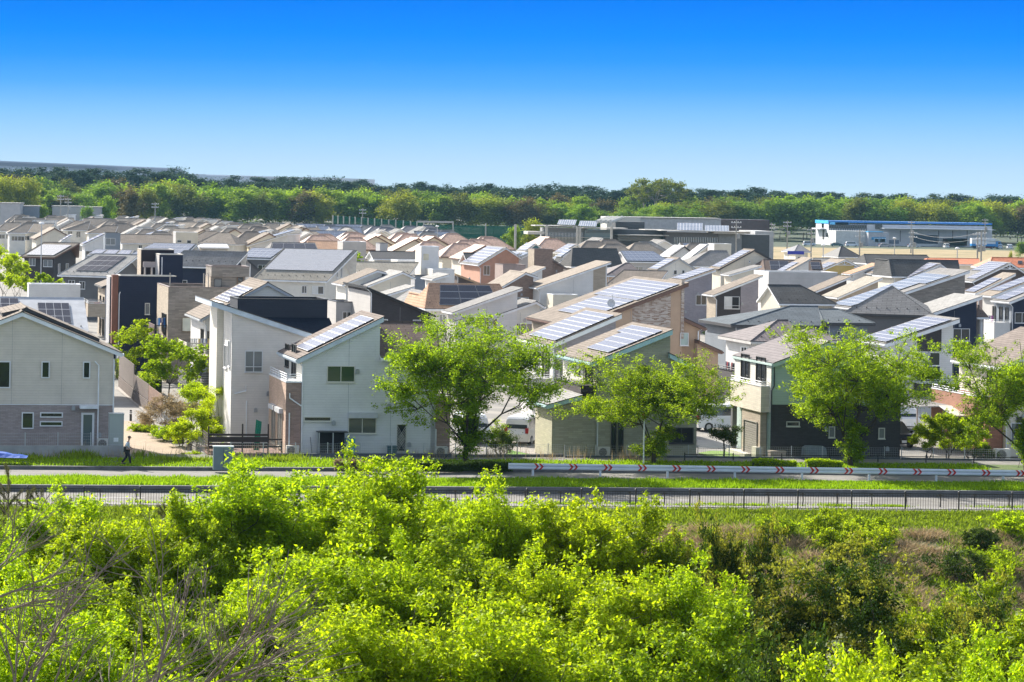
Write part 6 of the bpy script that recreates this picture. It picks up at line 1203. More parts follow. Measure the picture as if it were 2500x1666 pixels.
gpoly('parking_apron', [(-50, 1240), (0, 1150), (260, 1150), (260, 1300), (70, 1262)], .03, SIDEW, 'C'); gpoly('side_street', [(1455, 1190), (1455, 1250), (1780, 1256), (1780, 1188)], .02, ASPL, 'C')
# ---------------------------------------------------------------- grass blades (uncountable)
GB = leafmat('grass_blades', (.17, .28, .015), (.32, .50, .012), .35, trw=.45); GBD = leafmat('dry_grass_blades', (.44, .35, .21), (.38, .28, .15), .3, trw=.3); GBM = leafmat('mixed_grass_blades', (.17, .24, .03), (.30, .40, .02), .4, trw=.4)
def blades(name, n, xf, df, zf, h, wd, mat, seed, lean=.3, clump=0):
    rs = np.random.RandomState(seed); X = rs.uniform(xf[0], xf[1], n); D = rs.uniform(df[0], df[1], n)
    if clump:
        cx = rs.uniform(xf[0], xf[1], clump); cd = rs.uniform(df[0], df[1], clump); k = rs.randint(0, clump, n); X = cx[k] + rs.normal(size=n) * .5; D = np.clip(cd[k] + rs.normal(size=n) * .35, *df)
    B = np.array([(x, fy(x) + d, zf(x, fy(x) + d)) for x, d in zip(X, D)]); hh = h * rs.uniform(.45, 1.3, n) * (.65 + .5 * np.sin(X * .7 + 3 * np.sin(X * .23)) ** 2); a = rs.uniform(0, 6.28, n)
    dx = np.stack([np.cos(a), np.sin(a), np.zeros(n)], 1) * wd; ln = rs.normal(size=(n, 3)) * lean * hh[:, None]; ln[:, 2] = hh
    V = np.empty((n, 4, 3), dtype=np.float32); V[:, 0] = B - dx; V[:, 1] = B + dx; V[:, 2] = B + ln * .6 + dx * .8; V[:, 3] = B + ln
    me = bpy.data.meshes.new(name); me.vertices.add(n * 4); me.vertices.foreach_set('co', V.ravel()); me.loops.add(n * 4); me.loops.foreach_set('vertex_index', np.arange(n * 4, dtype=np.int32)); me.polygons.add(n); me.polygons.foreach_set('loop_start', np.arange(0, n * 4, 4, dtype=np.int32)); me.polygons.foreach_set('loop_total', np.full(n, 4, dtype=np.int32)); me.materials.append(mat); me.update(calc_edges=True)
    o = bpy.data.objects.new(name, me); C.objects.link(o); return tag(o, kind='stuff')
cz = lambda c: (lambda x, y: c)
tag(blades('grass', 42000, (-16, 48), (7.5, 11.8), cz(.30), .22, .028, GB, 1), 'bright green grass on the median between road and path')
tag(blades('grass', 26000, (-16, 48), (16.2, 21.2), cz(.46), .16, .03, GB, 2), 'green grass verge before the houses')
tag(blades('grass', 3500, (-16, 6), (19.5, 22.5), cz(.46), .38, .03, GBM, 3, clump=30), 'tall weeds below the beige gable house')
tag(blades('grass', 5000, (-16, 48), (1.6, 2.3), cz(.05), .12, .03, GB, 4, clump=70), 'weeds along the road edge')
tag(blades('grass', 60000, (-14, 46), (-5.5, -.2), ground_z, .26, .035, GBM, 5, .45), 'green grass on top of the embankment')
tag(blades('dry_grass', 52000, (6, 46), (-17, -4.2), ground_z, .5, .032, GBD, 6, 1.0, clump=240), 'dry tangled grass on the embankment')
tag(blades('grass', 46000, (0, 46), (-18, -4.2), ground_z, .36, .05, GBM, 7, .8, clump=420), 'green weeds between the dry grass')
tag(blades('dry_grass', 900, (-15, 30), (21.6, 23.8), cz(.44), .75, .012, GBD, 8, .15, clump=26), 'dry seed stalks before the front walls')
# ---------------------------------------------------------------- railings
def road_fence():
    r = empty('road_fence', (0, 0, 0), 0, 'long dark brown railing along the near side of the road', 'fence'); m = plain((.028, .022, .02), .5, name='fence_paint'); x = -50.0; P = []
    while x < 80: P.append(Vector((x, fy(x), 0))); x += 2.93
    pr = MB().box(-.035, -.035, -.1, .035, .035, 1.06, m).lathe([(.05, 0), (.05, .03), (.02, .06)], (0, 0, 1.05), m, 8); o = pr.build('post', r, P[0]); 
    for p in P[1:]: c = o.copy(); C.objects.link(c); c.location = p
    rl = MB(); pk = MB()
    for a, b in zip(P, P[1:]):
        for z in (.12, .96): rl.tube([a + Vector((0, 0, z)), b + Vector((0, 0, z))], .022, m, 5)
        for k in range(1, 21): q = a.lerp(b, k / 21); pk.box(q.x - .009, q.y - .009, .12, q.x + .009, q.y + .009, .96, m)
    rl.build('rail', r); pk.build('pickets', r); x = -49.
    r2 = empty('post_and_cable_barrier', (0, 0, 0), 0, 'row of thin black posts with a cable between pavement and road', 'barrier'); m2 = MB().tube([(0, 0, 0), (.03, 0, .35), (0, 0, .68)], .035, m, 6).lathe([(.02, 0), (.10, .01), (.10, .04), (.02, .06)], (0, 0, .66), m, 8).box(-.17, -.02, .60, .17, .02, .64, m); o2 = None; L_ = []
    while x < 80:
        p = Vector((x, fy(x) + 1.75, .05)); L_.append(p)
        if o2 is None: o2 = m2.build('post', r2, p)
        else: c = o2.copy(); C.objects.link(c); c.location = p
        x += 1.9
    cb = MB()
    for a, b in zip(L_, L_[1:]): cb.tube([a + Vector((0, 0, .6)), b + Vector((0, 0, .6))], .012, m, 4)
    cb.build('cable', r2)
road_fence()
def guardrail():
    Y = 157.4; a = at_z('C', 108, 1383, .85); xr = 62.0; r = empty('guardrail', (a.x, a.y, .3), math.atan2(.9, 46), 'white corrugated steel guardrail with red double chevrons', 'guardrail'); L_ = xr - a.x; m = plain((.62, .66, .72), .4, .15, noise=.06, name='galvanised_white'); zt = .73; h = .36
    pf = [(0, 0), (-.06, .05), (-.06, .12), (.0, .18), (-.06, .24), (-.06, .31), (0, .36), (.012, .36), (.012, 0)]
    MB().prism([(b, zt - h + z) for b, z in pf], 0, L_, m, 'a').prism([(b * 1.02 - .004, zt - h + z) for b, z in pf], -.35, .0, m, 'a').build('beam', r)
    rd = plain((.50, .02, .015), .5, noise=.08, name='red_sheeting'); x0 = 1.15
    while x0 < L_:
        ch = MB()
        for k in (0, .27):
            x = x0 + k * 1.0; n_ = 6; 
            def zx(z): return x + (.16 * (1 - abs(z - h / 2) / (h / 2)))
            def bz(z):
                for (b0, z0), (b1, z1) in zip(pf, pf[1:7]):
                    if z0 <= z <= z1: return b0 + (b1 - b0) * (z - z0) / max(z1 - z0, 1e-6)
                return 0
            zs = [0, .05, .12, .18, .24, .31, .36]
            for za, zb in zip(zs, zs[1:]): ch.poly([(zx(za), bz(za) - .006, zt - h + za), (zx(za) + .13, bz(za) - .006, zt - h + za), (zx(zb) + .13, bz(zb) - .006, zt - h + zb), (zx(zb), bz(zb) - .006, zt - h + zb)], rd)
        ch.build('chevron_marking', r); x0 += 2.02
    x = 1.1; o = None
    while x < L_:
        if o is None: o = MB().tube([(0, .09, -.35), (0, .09, zt - .02)], .07, m, 10).box(-.05, .012, zt - .3, .05, .09, zt - .06, m).build('post', r, (x, 0, 0))
        else: c = o.copy(); C.objects.link(c); c.location = (x, 0, 0)
        x += 3.95
    bt = MB(); x = 1.1
    while x < L_:
        for dx in (-.09, .09):
            for dz in (.1, .26): bt.lathe([(.018, 0), (.018, .01)], (x + dx, -.07, zt - dz), ALU, 6)
        x += 3.95
    bt.build('bolt', r)
guardrail()
# block walls and mesh fences before the gardens
def front_wall():
    bm = bricky((.12, .13, .15), .4, .2, .012, .12, .6, .9, .5, name='block_wall')
    def seg(p, q, h0, label, mat=bm, mesh=True, hm=.62, post='alu', th=.15, name='block_wall', step=2.0):
        a = at_z(*p); b = at_z(*q); L_ = (b - a).to_2d().length; rz = math.atan2(b.y - a.y, b.x - a.x); r = empty(name, (a.x, a.y, 0), rz, label, 'wall'); MB().box(0, 0, -.05, L_, th, h0, mat).build('wall', r)
        if mesh:
            f = empty('mesh_fence', (a.x, a.y, h0), rz, 'wire mesh fence on top of the ' + label[4:], 'fence'); x = 0.0
            while x <= L_: MB().tube([(x, .08, 0), (x, .08, hm + .06)], .03, ALU, 6).build('post', f); x += step
            w_ = MB(); n = int(L_ / .12)
            for i in range(n): w_.box(i * .12, .078, .02, i * .12 + .006, .084, hm, ALU)
            for k in range(5): w_.box(0, .075, .03 + k * (hm - .05) / 4, L_, .081, .037 + k * (hm - .05) / 4, ALU)
            w_.build('wire_mesh', f)
    seg(('A', -60, 1362), ('A', 900, 1360), 1.05, 'low pale concrete wall below the beige gable house', mat=plain((.34, .34, .33), .85, noise=.2, scale=1, name='stained_concrete'), hm=.75)
    seg(('B', -110, 1368), ('B', 1515, 1372), .66, 'low blue-grey block wall before the white solar house'); seg(('B', 1545, 1370), ('C', 470, 1366), .6, 'low dark block wall before the lawn and khaki house')
    seg(('C', 480, 1372), ('C', 1455, 1372), .55, 'low dark block wall before the khaki stone house'); seg(('C', 1460, 1374), ('D', 1020, 1384), .55, 'low dark block wall before the charcoal and mint house'); seg(('D', 1030, 1386), ('D', 2100, 1400), .55, 'low dark block wall before the hedge garden')
    f = at_z('C', 1350, 1385); g = at_z('D', 2100, 1410); r = empty('pipe_railing', (f.x, f.y - .5, 0), math.atan2(g.y - f.y, g.x - f.x), 'black pipe railing along the block wall behind the guardrail', 'railing'); L_ = (g - f).length; mb = MB()
    for z in (.35, .8): mb.tube([(0, 0, z), (L_, 0, z)], .025, BLACK, 6)
    mb.build('rail', r); x = 0
    while x < L_: MB().tube([(x, 0, 0), (x, 0, .92)], .035, BLACK, 6).build('post', r); x += 3.05
front_wall()
# slatted screens up the side street
def screens():
    for i, (p, q, hb, hs, m, lab) in enumerate(((('A', 870, 800), ('A', 978, 900), .9, 1.9, (.14, .11, .095), 'tall taupe slatted screen on block wall beside the hedge'), (('A', 980, 905), ('A', 1085, 985), .85, 1.2, (.16, .12, .10), 'brown slatted screen on block wall, middle one of three'), (('A', 1087, 988), ('A', 1185, 1068), .8, 1.2, (.22, .13, .09), 'red-brown slatted screen nearest the brick path'))):
        a = at_z(*p); b = at_z(*q); L_ = (b - a).to_2d().length; r = empty('slatted_fence', (a.x, a.y, 0), math.atan2(b.y - a.y, b.x - a.x), lab, 'fence'); MB().box(0, 0, 0, L_, .15, hb, bricky((.13, .10, .085), .4, .2, .012, .12, .6, .9, .4)).build('base_wall', r); mb = MB(); k = 0; mm = plain(m, .6, name='slat')
        while hb + .08 + k * .1 < hb + hs: mb.box(0, .04, hb + .08 + k * .1, L_, .07, hb + .155 + k * .1, mm); k += 1
        mb.build('slats', r)
        for x in (0, L_ - .07): MB().box(x, .07, hb, x + .07, .13, hb + hs + .05, mm).build('post', r)
    a = at_z('A', 1120, 1015); b = at_z('A', 1500, 1345); L_ = (b - a).to_2d().length; r = empty('garden_wall', (a.x, a.y, 0), math.atan2(b.y - a.y, b.x - a.x), 'low grey block wall between shrubs and brick path', 'wall'); MB().box(0, 0, 0, L_, .15, .45, bricky((.22, .21, .20), .4, .2, .012, .12, .6, .9, .4)).build('wall', r)
    f = empty('mesh_fence', (a.x, a.y, .45), r.rotation_euler.z, 'green-grey wire fence above the low garden wall by the shrubs', 'fence'); w_ = MB()
    for k in range(int(L_ / .15)): w_.box(k * .15, .07, 0, k * .15 + .008, .078, .8, ALU)
    w_.build('wire_mesh', f)
    # timber deck railing
    h = H2; a = h.F('A', 1470, 1240, -1.2); r = empty('timber_deck', h.o, h.rot, 'dark timber deck with slatted railing left of the white solar house', 'deck'); x0 = h.F('A', 1530, 1200, -2.4)[0]; x1 = h.F('B', 265, 1270, -2.4)[0]; wd = plain((.035, .02, .018), .6, name='dark_timber'); zt = h.F('A', 1700, 1125, -2.4)[1]
    MB().box(x0, -2.4, .35, x1, 3, .5, board((.22, .12, .09))).build('decking', r); mb = MB(); k = 0
    while .95 + k * .19 < zt: mb.box(x0, -2.44, .85 + k * .19, x1 - .9, -2.41, .98 + k * .19, wd); mb.box(x0, -2.41, .85 + k * .19, x0 + .03, .5, .98 + k * .19, wd); k += 1
    mb.box(x0, -2.42, .9, x1, -2.36, 1.0, wd).box(x0, -2.42, 1.35, x1, -2.36, 1.45, wd); mb.build('slats', r)
    for x in (x0, (x0 + x1) / 2 - .2, x1 - .9, x1 - .06): MB().box(x, -2.41, 0, x + .09, -2.33, zt + (.45 if x > x0 and x < x1 - .1 else .3 if x == x0 else -.6), wd).build('post', r)
    n = at_z('B', 70, 1240, .5); m_ = plain((.01, .22, .13), .8, name='green_cloth'); p = h.F('B', 90, 1040, -1.0); r = empty('green_net_cloth', h.o, h.rot, 'bright green net cloth hanging by the timber deck', 'net'); mb = MB()
    for k in range(6): x = p[0] - .12 + k * .06; mb.poly([(x - .25 * 0, -1.0 + .05 * (k % 2), p[1] - .05 * k * .5), (x + .06, -1.0 + .05 * ((k + 1) % 2), p[1] - .05 * k * .5), (x + .06 - .15, -1.1 + .06 * ((k + 1) % 2), .6), (x - .15, -1.1 + .06 * (k % 2), .6)], m_)
    mb.build('cloth', r)
screens()
# ---------------------------------------------------------------- small things
def on(h, fr, x, y, b): a, z = h.F(fr, x, y, b); return h.o + h.ex * a + h.ey * b
p = on(H0, 'A', 762, 1300, -.6); ac_unit((p.x, p.y, .35), H0.rot, 'air conditioner on the wall ledge of the beige gable house', s=1.0)
p = on(H2, 'B', 346, 1318, -.9); ac_unit((p.x, p.y, .15), H2.rot, 'air conditioner at the foot of the taupe brick balcony')
p = on(H2, 'B', 1443, 1325, -.6); ac_unit((p.x, p.y, .1), H2.rot, 'air conditioner beside the cherry tree trunk'); p = on(H7, 'C', 768, 1325, -.7); ac_unit((p.x, p.y, .1), H7.rot, 'air conditioner against the khaki stone wall')
p = at_z('D', 1775, 1365); ac_unit((p.x, p.y, .05), H2.rot, 'large air conditioner right of the hedge garden', s=1.25)
p = at_z('A', 858, 1306, .4); r = empty('water_heater', (p.x, p.y, .15), H0.rot, 'tall grey water heater tank at the corner of the beige gable house', 'water heater'); tk = plain((.36, .39, .37), .5, noise=.04, name='tank_paint'); MB().box(-.46, 0, .25, .42, .8, 2.75, tk).box(-.48, -.02, 2.75, .44, .82, 2.82, tk).build('casing', r); MB().box(-.4, -.012, .9, .36, -.001, .93, ALU).box(-.2, -.012, 1.1, .1, -.001, 1.35, WHITE).build('panel_label', r)
for sx in (-.4, .26): MB().box(sx, .05, 0, sx + .1, .15, .25, ALU).build('leg', r)
p = at_z('B', 1352, 1322); r = empty('water_heater', (p.x, p.y - .4, 0), H2.rot, 'white heat pump box at the right of the white solar house', 'water heater'); MB().box(-.4, 0, .2, .4, .4, 1.85, WHITE).box(-.38, -.01, 1.5, .3, 0, 1.54, BLACK).build('casing', r)
for sx in (-.35, .25): MB().box(sx, .05, 0, sx + .1, .35, .2, ALU).build('leg', r)
p = at_z('S', 545, 1148, .46); r = empty('utility_cabinet', (p.x, p.y, .46), .06, 'blue-grey steel utility cabinet on the grass verge', 'cabinet'); cb = plain((.14, .19, .21), .5, noise=.08, name='cabinet_paint'); MB().box(-.58, 0, 0, .58, .5, 1.32, cb).box(-.61, -.03, 1.32, .61, .53, 1.38, plain((.42, .47, .48), .5)).build('casing', r); MB().box(-.006, -.008, .05, .006, -.001, 1.28, DARK).box(.05, -.03, .65, .08, 0, .85, BLACK).build('door_seam', r)
p = at_z('A', 962, 1055); r = empty('bollard', (p.x, p.y, 0), 0, 'black bollard with white bands at the top of the brick path', 'bollard'); MB().lathe([(.09, 0), (.09, .78), (.06, .84)], (0, 0, 0), BLACK, 12).build('post', r); MB().lathe([(.094, .55), (.094, .62)], (0, 0, 0), WHITE, 12).lathe([(.094, .68), (.094, .73)], (0, 0, 0), WHITE, 12).build('reflective_band', r)
p = at_z('S', 1571, 1133, .5); r = empty('marker_pole', (p.x, p.y, .4), 0, 'slim white pole with orange top before the middle cherry tree', 'pole'); MB().tube([(0, 0, 0), (0, 0, 2.9)], .045, WHITE, 8).build('pole', r); MB().lathe([(.09, 0), (.11, .1), (.09, .32), (.03, .36)], (0, 0, 2.85), plain((.75, .25, .02), .5, name='orange_lamp'), 10).build('lamp_head', r)
p = at_z('A', 60, 1306, 1.05); r = empty('tarpaulin', (p.x, p.y + .3, .5), 0, 'blue tarpaulin over a heap behind the pale concrete wall', 'tarpaulin'); m = plain((.02, .10, .45), .5, name='blue_tarp'); rs = random.Random(3); mb = MB(); nx, ny = 14, 5
H_ = [[.22 + .12 * math.sin(i * .9) * math.sin(j * .8) + rs.uniform(-.04, .04) if 0 < i < nx - 1 and 0 < j < ny - 1 else .05 for j in range(ny)] for i in range(nx)]; mb.mi(m)
for i in range(nx):
    for j in range(ny): mb.v.append((-4.4 + i * .42, j * .35, H_[i][j] + .35))
for i in range(nx - 1):
    for j in range(ny - 1): k = i * ny + j; mb.f.append((k, k + ny, k + ny + 1, k + 1)); mb.m.append(0)
mb.build('tarpaulin_sheet', r)
p = on(H8, 'D', 120, 1330, -.9); r = empty('storage_bench', (p.x, p.y, .05), H8.rot, 'beige storage bench against the charcoal wall', 'storage bench'); m = plain((.32, .27, .22), .6); MB().box(-.5, 0, 0, .5, .5, .62, m).build('body', r); MB().box(-.53, -.03, .62, .53, .53, .72, m).build('lid', r)
p = on(H8, 'D', 393, 1345, -1.2); r = empty('covered_bicycle', (p.x, p.y, .0), H8.rot, 'silver-grey fabric cover over bicycles against the charcoal wall', 'bicycle cover'); m = plain((.22, .25, .28), .45, noise=.2, scale=4, name='silver_cover'); MB().prism([(-.75, .0), (.75, 0), (.78, .5), (.70, .98), (.55, 1.1), (-.5, 1.12), (-.70, 1.0), (-.74, .5)], 0, .55, m).build('cover', r)
p = at_z('C', 1912, 1342); r = empty('utility_box', (p.x, p.y, 0), TH, 'cream outdoor unit at the corner of the cream balcony house', 'outdoor unit'); MB().box(-.25, 0, 0, .2, .8, .85, plain((.62, .58, .48), .5)).build('casing', r); MB().box(-.24, -.01, .1, .18, -.001, .75, plain((.45, .42, .36), .6)).build('grille_panel', r)
p = at_z('C', 1850, 1318); r = empty('concrete_step', (p.x, p.y, 0), TH + R(90), 'pale concrete step before the garage shutter', 'step'); MB().box(-.5, -.5, 0, 3.2, .6, .28, plain((.55, .52, .46), .8)).build('step', r)
for (fr, x, y, lab, c) in (('B', 768, 1325, 'pale blue plastic sheet leaning by the storage rack', (.05, .32, .45)), ('B', 1075, 1322, 'dark teal bin by the lattice door', (.03, .10, .11))):
    p = on(H2, fr, x, y, -.5); r = empty('bin' if 'bin' in lab else 'plastic_sheet', (p.x, p.y, 0), H2.rot, lab, 'bin' if 'bin' in lab else 'sheet'); m = plain(c, .6); MB().prism([(-.24, 0), (.24, 0), (.28, .75 if 'bin' in lab else 1.3), (-.28, .78 if 'bin' in lab else 1.3)], -.2, .2, m).build('body', r)
    if 'bin' in lab: MB().box(-.3, -.23, .78, .3, .23, .86, m).build('lid', r)
p = on(H2, 'B', 488, 1320, -.5); r = empty('broom', (p.x, p.y, 0), H2.rot, 'dark broom leaning on the white solar house', 'broom'); MB().tube([(0, 0, .15), (-.06, .4, 1.35)], .018, BLACK, 6).build('handle', r); MB().box(-.15, -.06, 0, .15, .06, .18, DARK).build('brush_head', r)
p = at_z('C', 1785, 1275); r = empty('bicycle', (p.x, p.y, 0), .3, 'small blue bicycle beside the dark porch column', 'bicycle'); bb_ = plain((.03, .03, .4), .4, name='blue_frame')
for wx in (-.42, .42):
    n = 18; MB().tube([(wx + .27 * math.cos(2 * math.pi * i / n), 0, .3 + .27 * math.sin(2 * math.pi * i / n)) for i in range(n + 1)], .025, BLACK, 6).build('wheel', r)
MB().tube([(-.42, 0, .3), (-.1, 0, .32), (.28, 0, .66), (-.18, 0, .62), (-.1, 0, .32)], .022, bb_, 6).tube([(-.42, 0, .3), (-.18, 0, .62), (-.2, 0, .75)], .018, bb_, 6).tube([(.42, 0, .3), (.28, 0, .66), (.25, 0, .85)], .02, bb_, 6).build('frame', r); MB().box(-.3, -.06, .75, -.1, .06, .8, BLACK).build('saddle', r); MB().tube([(.22, -.25, .86), (.25, 0, .85), (.22, .25, .86)], .014, ALU, 6).build('handlebar', r)
for i, x in enumerate((1295, 1325)):
    p = on(H2, 'B', x - 60, 1322, -.8); r = empty('flower_pot', (p.x, p.y, 0), 0, 'small terracotta pot %s by the heat pump box' % ('on the left' if i == 0 else 'on the right'), 'pot'); MB().lathe([(.10, 0), (.15, .24), (.17, .25), (.13, .22)], (0, 0, 0), plain((.3, .12, .07), .8), 10).build('pot', r)
# ---------------------------------------------------------------- vehicles
def car(loc, rz, paint, label, style='van', group=None, front=True, s=1.0, name='parked_car', plate=True):
    r = empty(name, loc, rz, label, 'car', group); pm = plain(paint, .25, .1, noise=.02, name='car_paint'); r.scale = (s,) * 3; W = .86
    P = {'van': [(-2.35, .28), (-2.38, .75), (-2.25, 1.10), (-2.12, 1.72), (-1.9, 1.88), (.9, 1.90), (1.25, 1.75), (1.85, 1.12), (2.25, .98), (2.38, .7), (2.36, .28)], 'kei': [(-1.7, .26), (-1.72, 1.0), (-1.62, 1.65), (-1.4, 1.74), (.75, 1.74), (1.1, 1.55), (1.35, 1.05), (1.66, .9), (1.7, .26)], 'suv': [(-2.25, .3), (-2.3, .85), (-2.15, 1.1), (-1.75, 1.60), (-1.4, 1.68), (.3, 1.68), (.65, 1.55), (1.25, 1.08), (2.1, .95), (2.28, .7), (2.26, .3)], 'sedan': [(-2.2, .28), (-2.25, .8), (-2.0, 1.0), (-1.5, 1.38), (-1.1, 1.46), (.2, 1.46), (.55, 1.36), (1.15, .98), (2.1, .82), (2.25, .6), (2.22, .28)]}[style]
    mb = MB(); n = len(P); mb.mi(pm); rings = []
    for y, k in ((-W, .0), (-W * .97, .04), (0, .06), (W * .97, .04), (W, 0)):
        tw = lambda z, y=y: y * (1 - max(0, z - .95) * .16); rings.append([len(mb.v) + i for i in range(n)])
        for a, z in P: q = .0 if abs(y) < W else .03; mb.v.append((a * (1 - q * .5), tw(z), z - q * (z > 1)))
    for A, B_ in zip(rings, rings[1:]):
        for i in range(n): j = (i + 1) % n; mb.f.append((A[i], B_[i], B_[j], A[j])); mb.m.append(0)
    mb.f.append(tuple(reversed(rings[0]))); mb.m.append(0); mb.f.append(tuple(rings[-1])); mb.m.append(0); mb.build('body', r)
    top = max(z for _, z in P); gz0, gz1 = top * .60, top - .14; tw = lambda z: W * (1 - max(0, z - .95) * .16); xs = [P[3][0] + .25, P[-4][0] - .3 if style != 'kei' else .85]
    def xat(z, fr_):
        for (a0, z0), (a1, z1) in zip(P, P[1:]):
            if (fr_ and z1 < z0 and z1 <= z <= z0) or (not fr_ and z1 > z0 and z0 <= z <= z1): return a0 + (a1 - a0) * (z - z0) / (z1 - z0)
        return 0
    gls = glass((.02, .03, .035), .05)
    for sg in (-1, 1):
        g = MB(); e = .012; pts = [(xat(gz0, False) + .22, gz0), (xat(gz0, True) - .28, gz0), (xat(gz1, True) - .2, gz1), (xat(gz1, False) + .2, gz1)]
        V = [(a, sg * (tw(z) + e), z) for a, z in pts]; g.poly(V if sg < 0 else V[::-1], gls)
        g.build('side_window', r)
    for fr_, nm in ((True, 'windscreen'), (False, 'rear_window')):
        g = MB(); e = .02 * (1 if fr_ else -1); V = [(xat(gz0, fr_) + e, -tw(gz0) * .86, gz0), (xat(gz0, fr_) + e, tw(gz0) * .86, gz0), (xat(gz1, fr_) + e, tw(gz1) * .82, gz1), (xat(gz1, fr_) + e, -tw(gz1) * .82, gz1)]; g.poly(V if fr_ else V[::-1], gls); g.build(nm, r)
    xe = P[-1][0]; wb = xe * .66
    for wx in (-wb, wb):
        for sg in (-1, 1):
            w_ = MB(); n = 18; y0, y1 = (W - .2) * sg, (W + .015) * sg; w_.prism([(wx + .33 * math.cos(2 * math.pi * i / n), .33 + .33 * math.sin(2 * math.pi * i / n)) for i in range(n)], min(y0, y1), max(y0, y1), BLACK); o = w_.build('wheel', r)
            MB().prism([(wx + .2 * math.cos(2 * math.pi * i / n), .33 + .2 * math.sin(2 * math.pi * i / n)) for i in range(n)], min((W + .012) * sg, (W + .03) * sg), max((W + .012) * sg, (W + .03) * sg), ALU).build('rim', o)
    xf, xb = P[-3][0], P[1][0]; zl = P[-2][1]
    for sg in (-1, 1):
        MB().box(xf - .12, sg * W * .62 - .14, zl - .06, xf + .14, sg * W * .62 + .14, zl + .08, plain((.55, .56, .58), .15)).build('headlight', r); MB().box(xb - .05, sg * W * .84 - .1, .85, xb + .1, sg * W * .84 + .1, 1.2, plain((.35, .01, .01), .3)).build('tail_light', r)
        MB().box(xat(gz0, True) - .45, sg * (W + .02) if sg > 0 else -W - .18, gz0, xat(gz0, True) - .3, W + .18 if sg > 0 else -W - .02, gz0 + .14, pm).build('mirror', r)
    if plate: MB().box(xe + .01, -.17, .4, xe + .03, .17, .57, WHITE).build('number_plate', r)
    MB().box(xe - .05, -W * .7, .3, xe + .02, W * .7, .38, BLACK).build('bumper', r)
    return r
p = at_z('C', 205, 1228); car((p.x, p.y + 1.6, 0), TH + R(62), (.72, .73, .74), 'white van parked on the driveway left of the khaki annex', 'van', plate=False)
p = at_z('B', 1680, 1225); car((p.x, p.y + 2, 0), R(-84), (.68, .69, .70), 'white hatchback behind the trunk of the big cherry tree', 'kei', s=1.1)
p = at_z('D', 1080, 1255); car((p.x - .7, p.y + 2.2, 0), R(-80), (.012, .012, .014), 'black car with white plate under the carport roof', 'suv')
p = at_z('D', 1075, 1130); car((p.x, p.y + 2, 0), R(-85), (.66, .67, .68), 'white car behind the carport', 'kei')
p = at_z('C', 1640, 1120); car((p.x, p.y, 0), TH + R(10), (.70, .71, .72), 'white car between the khaki house and the cream balcony', 'van')
p = at_z('D', 1140, 1260); r = empty('carport', (p.x - 1.5, p.y, 0), TH, 'grey flat carport roof on thin posts right of the charcoal house', 'carport')
for x, y in ((0, 0), (3.4, 0), (0, 4.6), (3.4, 4.6)): MB().box(x, y, 0, x + .09, y + .09, 2.75, ALU).build('post', r)
MB().slab([(-.3, -.4, 2.85), (3.8, -.4, 3.0), (3.8, 5.2, 3.0), (-.3, 5.2, 2.85)], .08, R_['grey'], ALU).build('roof', r)
CARY = 1030.
for fr, x, y, c, st, rz, lab in (('K', 125, 712, (.62, .64, .66), 'van', 0, 'silver van at the left end of the far car park'), ('K', 290, 710, (.05, .12, .12), 'sedan', 0, 'dark green car in the far car park'), ('K', 415, 712, (.75, .75, .76), 'van', 0, 'white wagon before the warehouse entrance'), ('K', 345, 675, (.6, .62, .66), 'sedan', 0, 'pale car behind the white wagon'), ('K', 235, 680, (.5, .45, .45), 'sedan', 0, 'brownish car in the back row of the far car park'),
    ('K', 1252, 728, (.74, .74, .74), 'kei', 90, 'white small van nearest the grey annex'), ('K', 1552, 730, (.42, .02, .05), 'sedan', 0, 'red car beside the blue truck'), ('K', 1655, 742, (.76, .76, .76), 'van', 80, 'white van right of the red car'), ('K', 1770, 740, (.5, .56, .62), 'van', 80, 'blue-grey van between two white vans'), ('K', 1835, 740, (.76, .76, .76), 'van', 80, 'white van beside the crate stack')):
    q = at_z(fr, x, y, 0); car((q.x, min(q.y, 1020), 0), R(rz), c, lab, st, 'cars parked at the warehouse', plate=False)
def truck(fr, x, y, lab, L_=8.5, cab=True, n=1):
    q = at_z(fr, x, y, 0); r = empty('truck', (q.x, min(q.y, 1018), 0), 0, lab, 'truck'); bl = plain((.03, .25, .60), .4, name='truck_blue'); wt = plain((.72, .72, .74), .5, name='truck_white')
    MB().box(0, 0, 1.9, L_, 2.4, 4.0, wt).box(0, -.01, 1.0, L_, 2.41, 1.9, bl).box(.1, .2, .7, L_, 2.2, 1.0, BLACK).build('cargo_box', r)
    if n > 1: MB().box(L_ * .5, -.03, 2.3, L_ * .5 + 1.6, -.011, 3.6, plain((.25, .32, .45), .5)).build('emblem', r)
    if cab: MB().prism([(L_ + .1, .8), (L_ + 2.2, .8), (L_ + 2.2, 1.9), (L_ + 2.0, 2.9), (L_ + .1, 3.0)], .05, 2.35, bl).build('cab', r); MB().prism([(L_ + .1, 3.0), (L_ + 1.9, 3.0), (L_ + .4, 4.0), (L_ + .1, 4.0)], .1, 2.3, plain((.72, .70, .58), .5)).build('wind_deflector', r); MB().box(L_ + 2.19, .2, 1.9, L_ + 2.23, 2.2, 2.8, GL).box(L_ + 1.0, .03, 1.9, L_ + 1.9, .048, 2.7, GL).build('cab_window', r)
    k = 10
    for wx in ([1.2, 2.3, L_ + 1.2] if cab else [1.2, L_ - 1.5]): MB().prism([(wx + .5 * math.cos(2 * math.pi * i / k), .5 + .5 * math.sin(2 * math.pi * i / k)) for i in range(k)], 0, 2.4, BLACK).build('wheel', r)
truck('K', 1368, 725, 'blue and white truck before the loading door', 14 * .65)
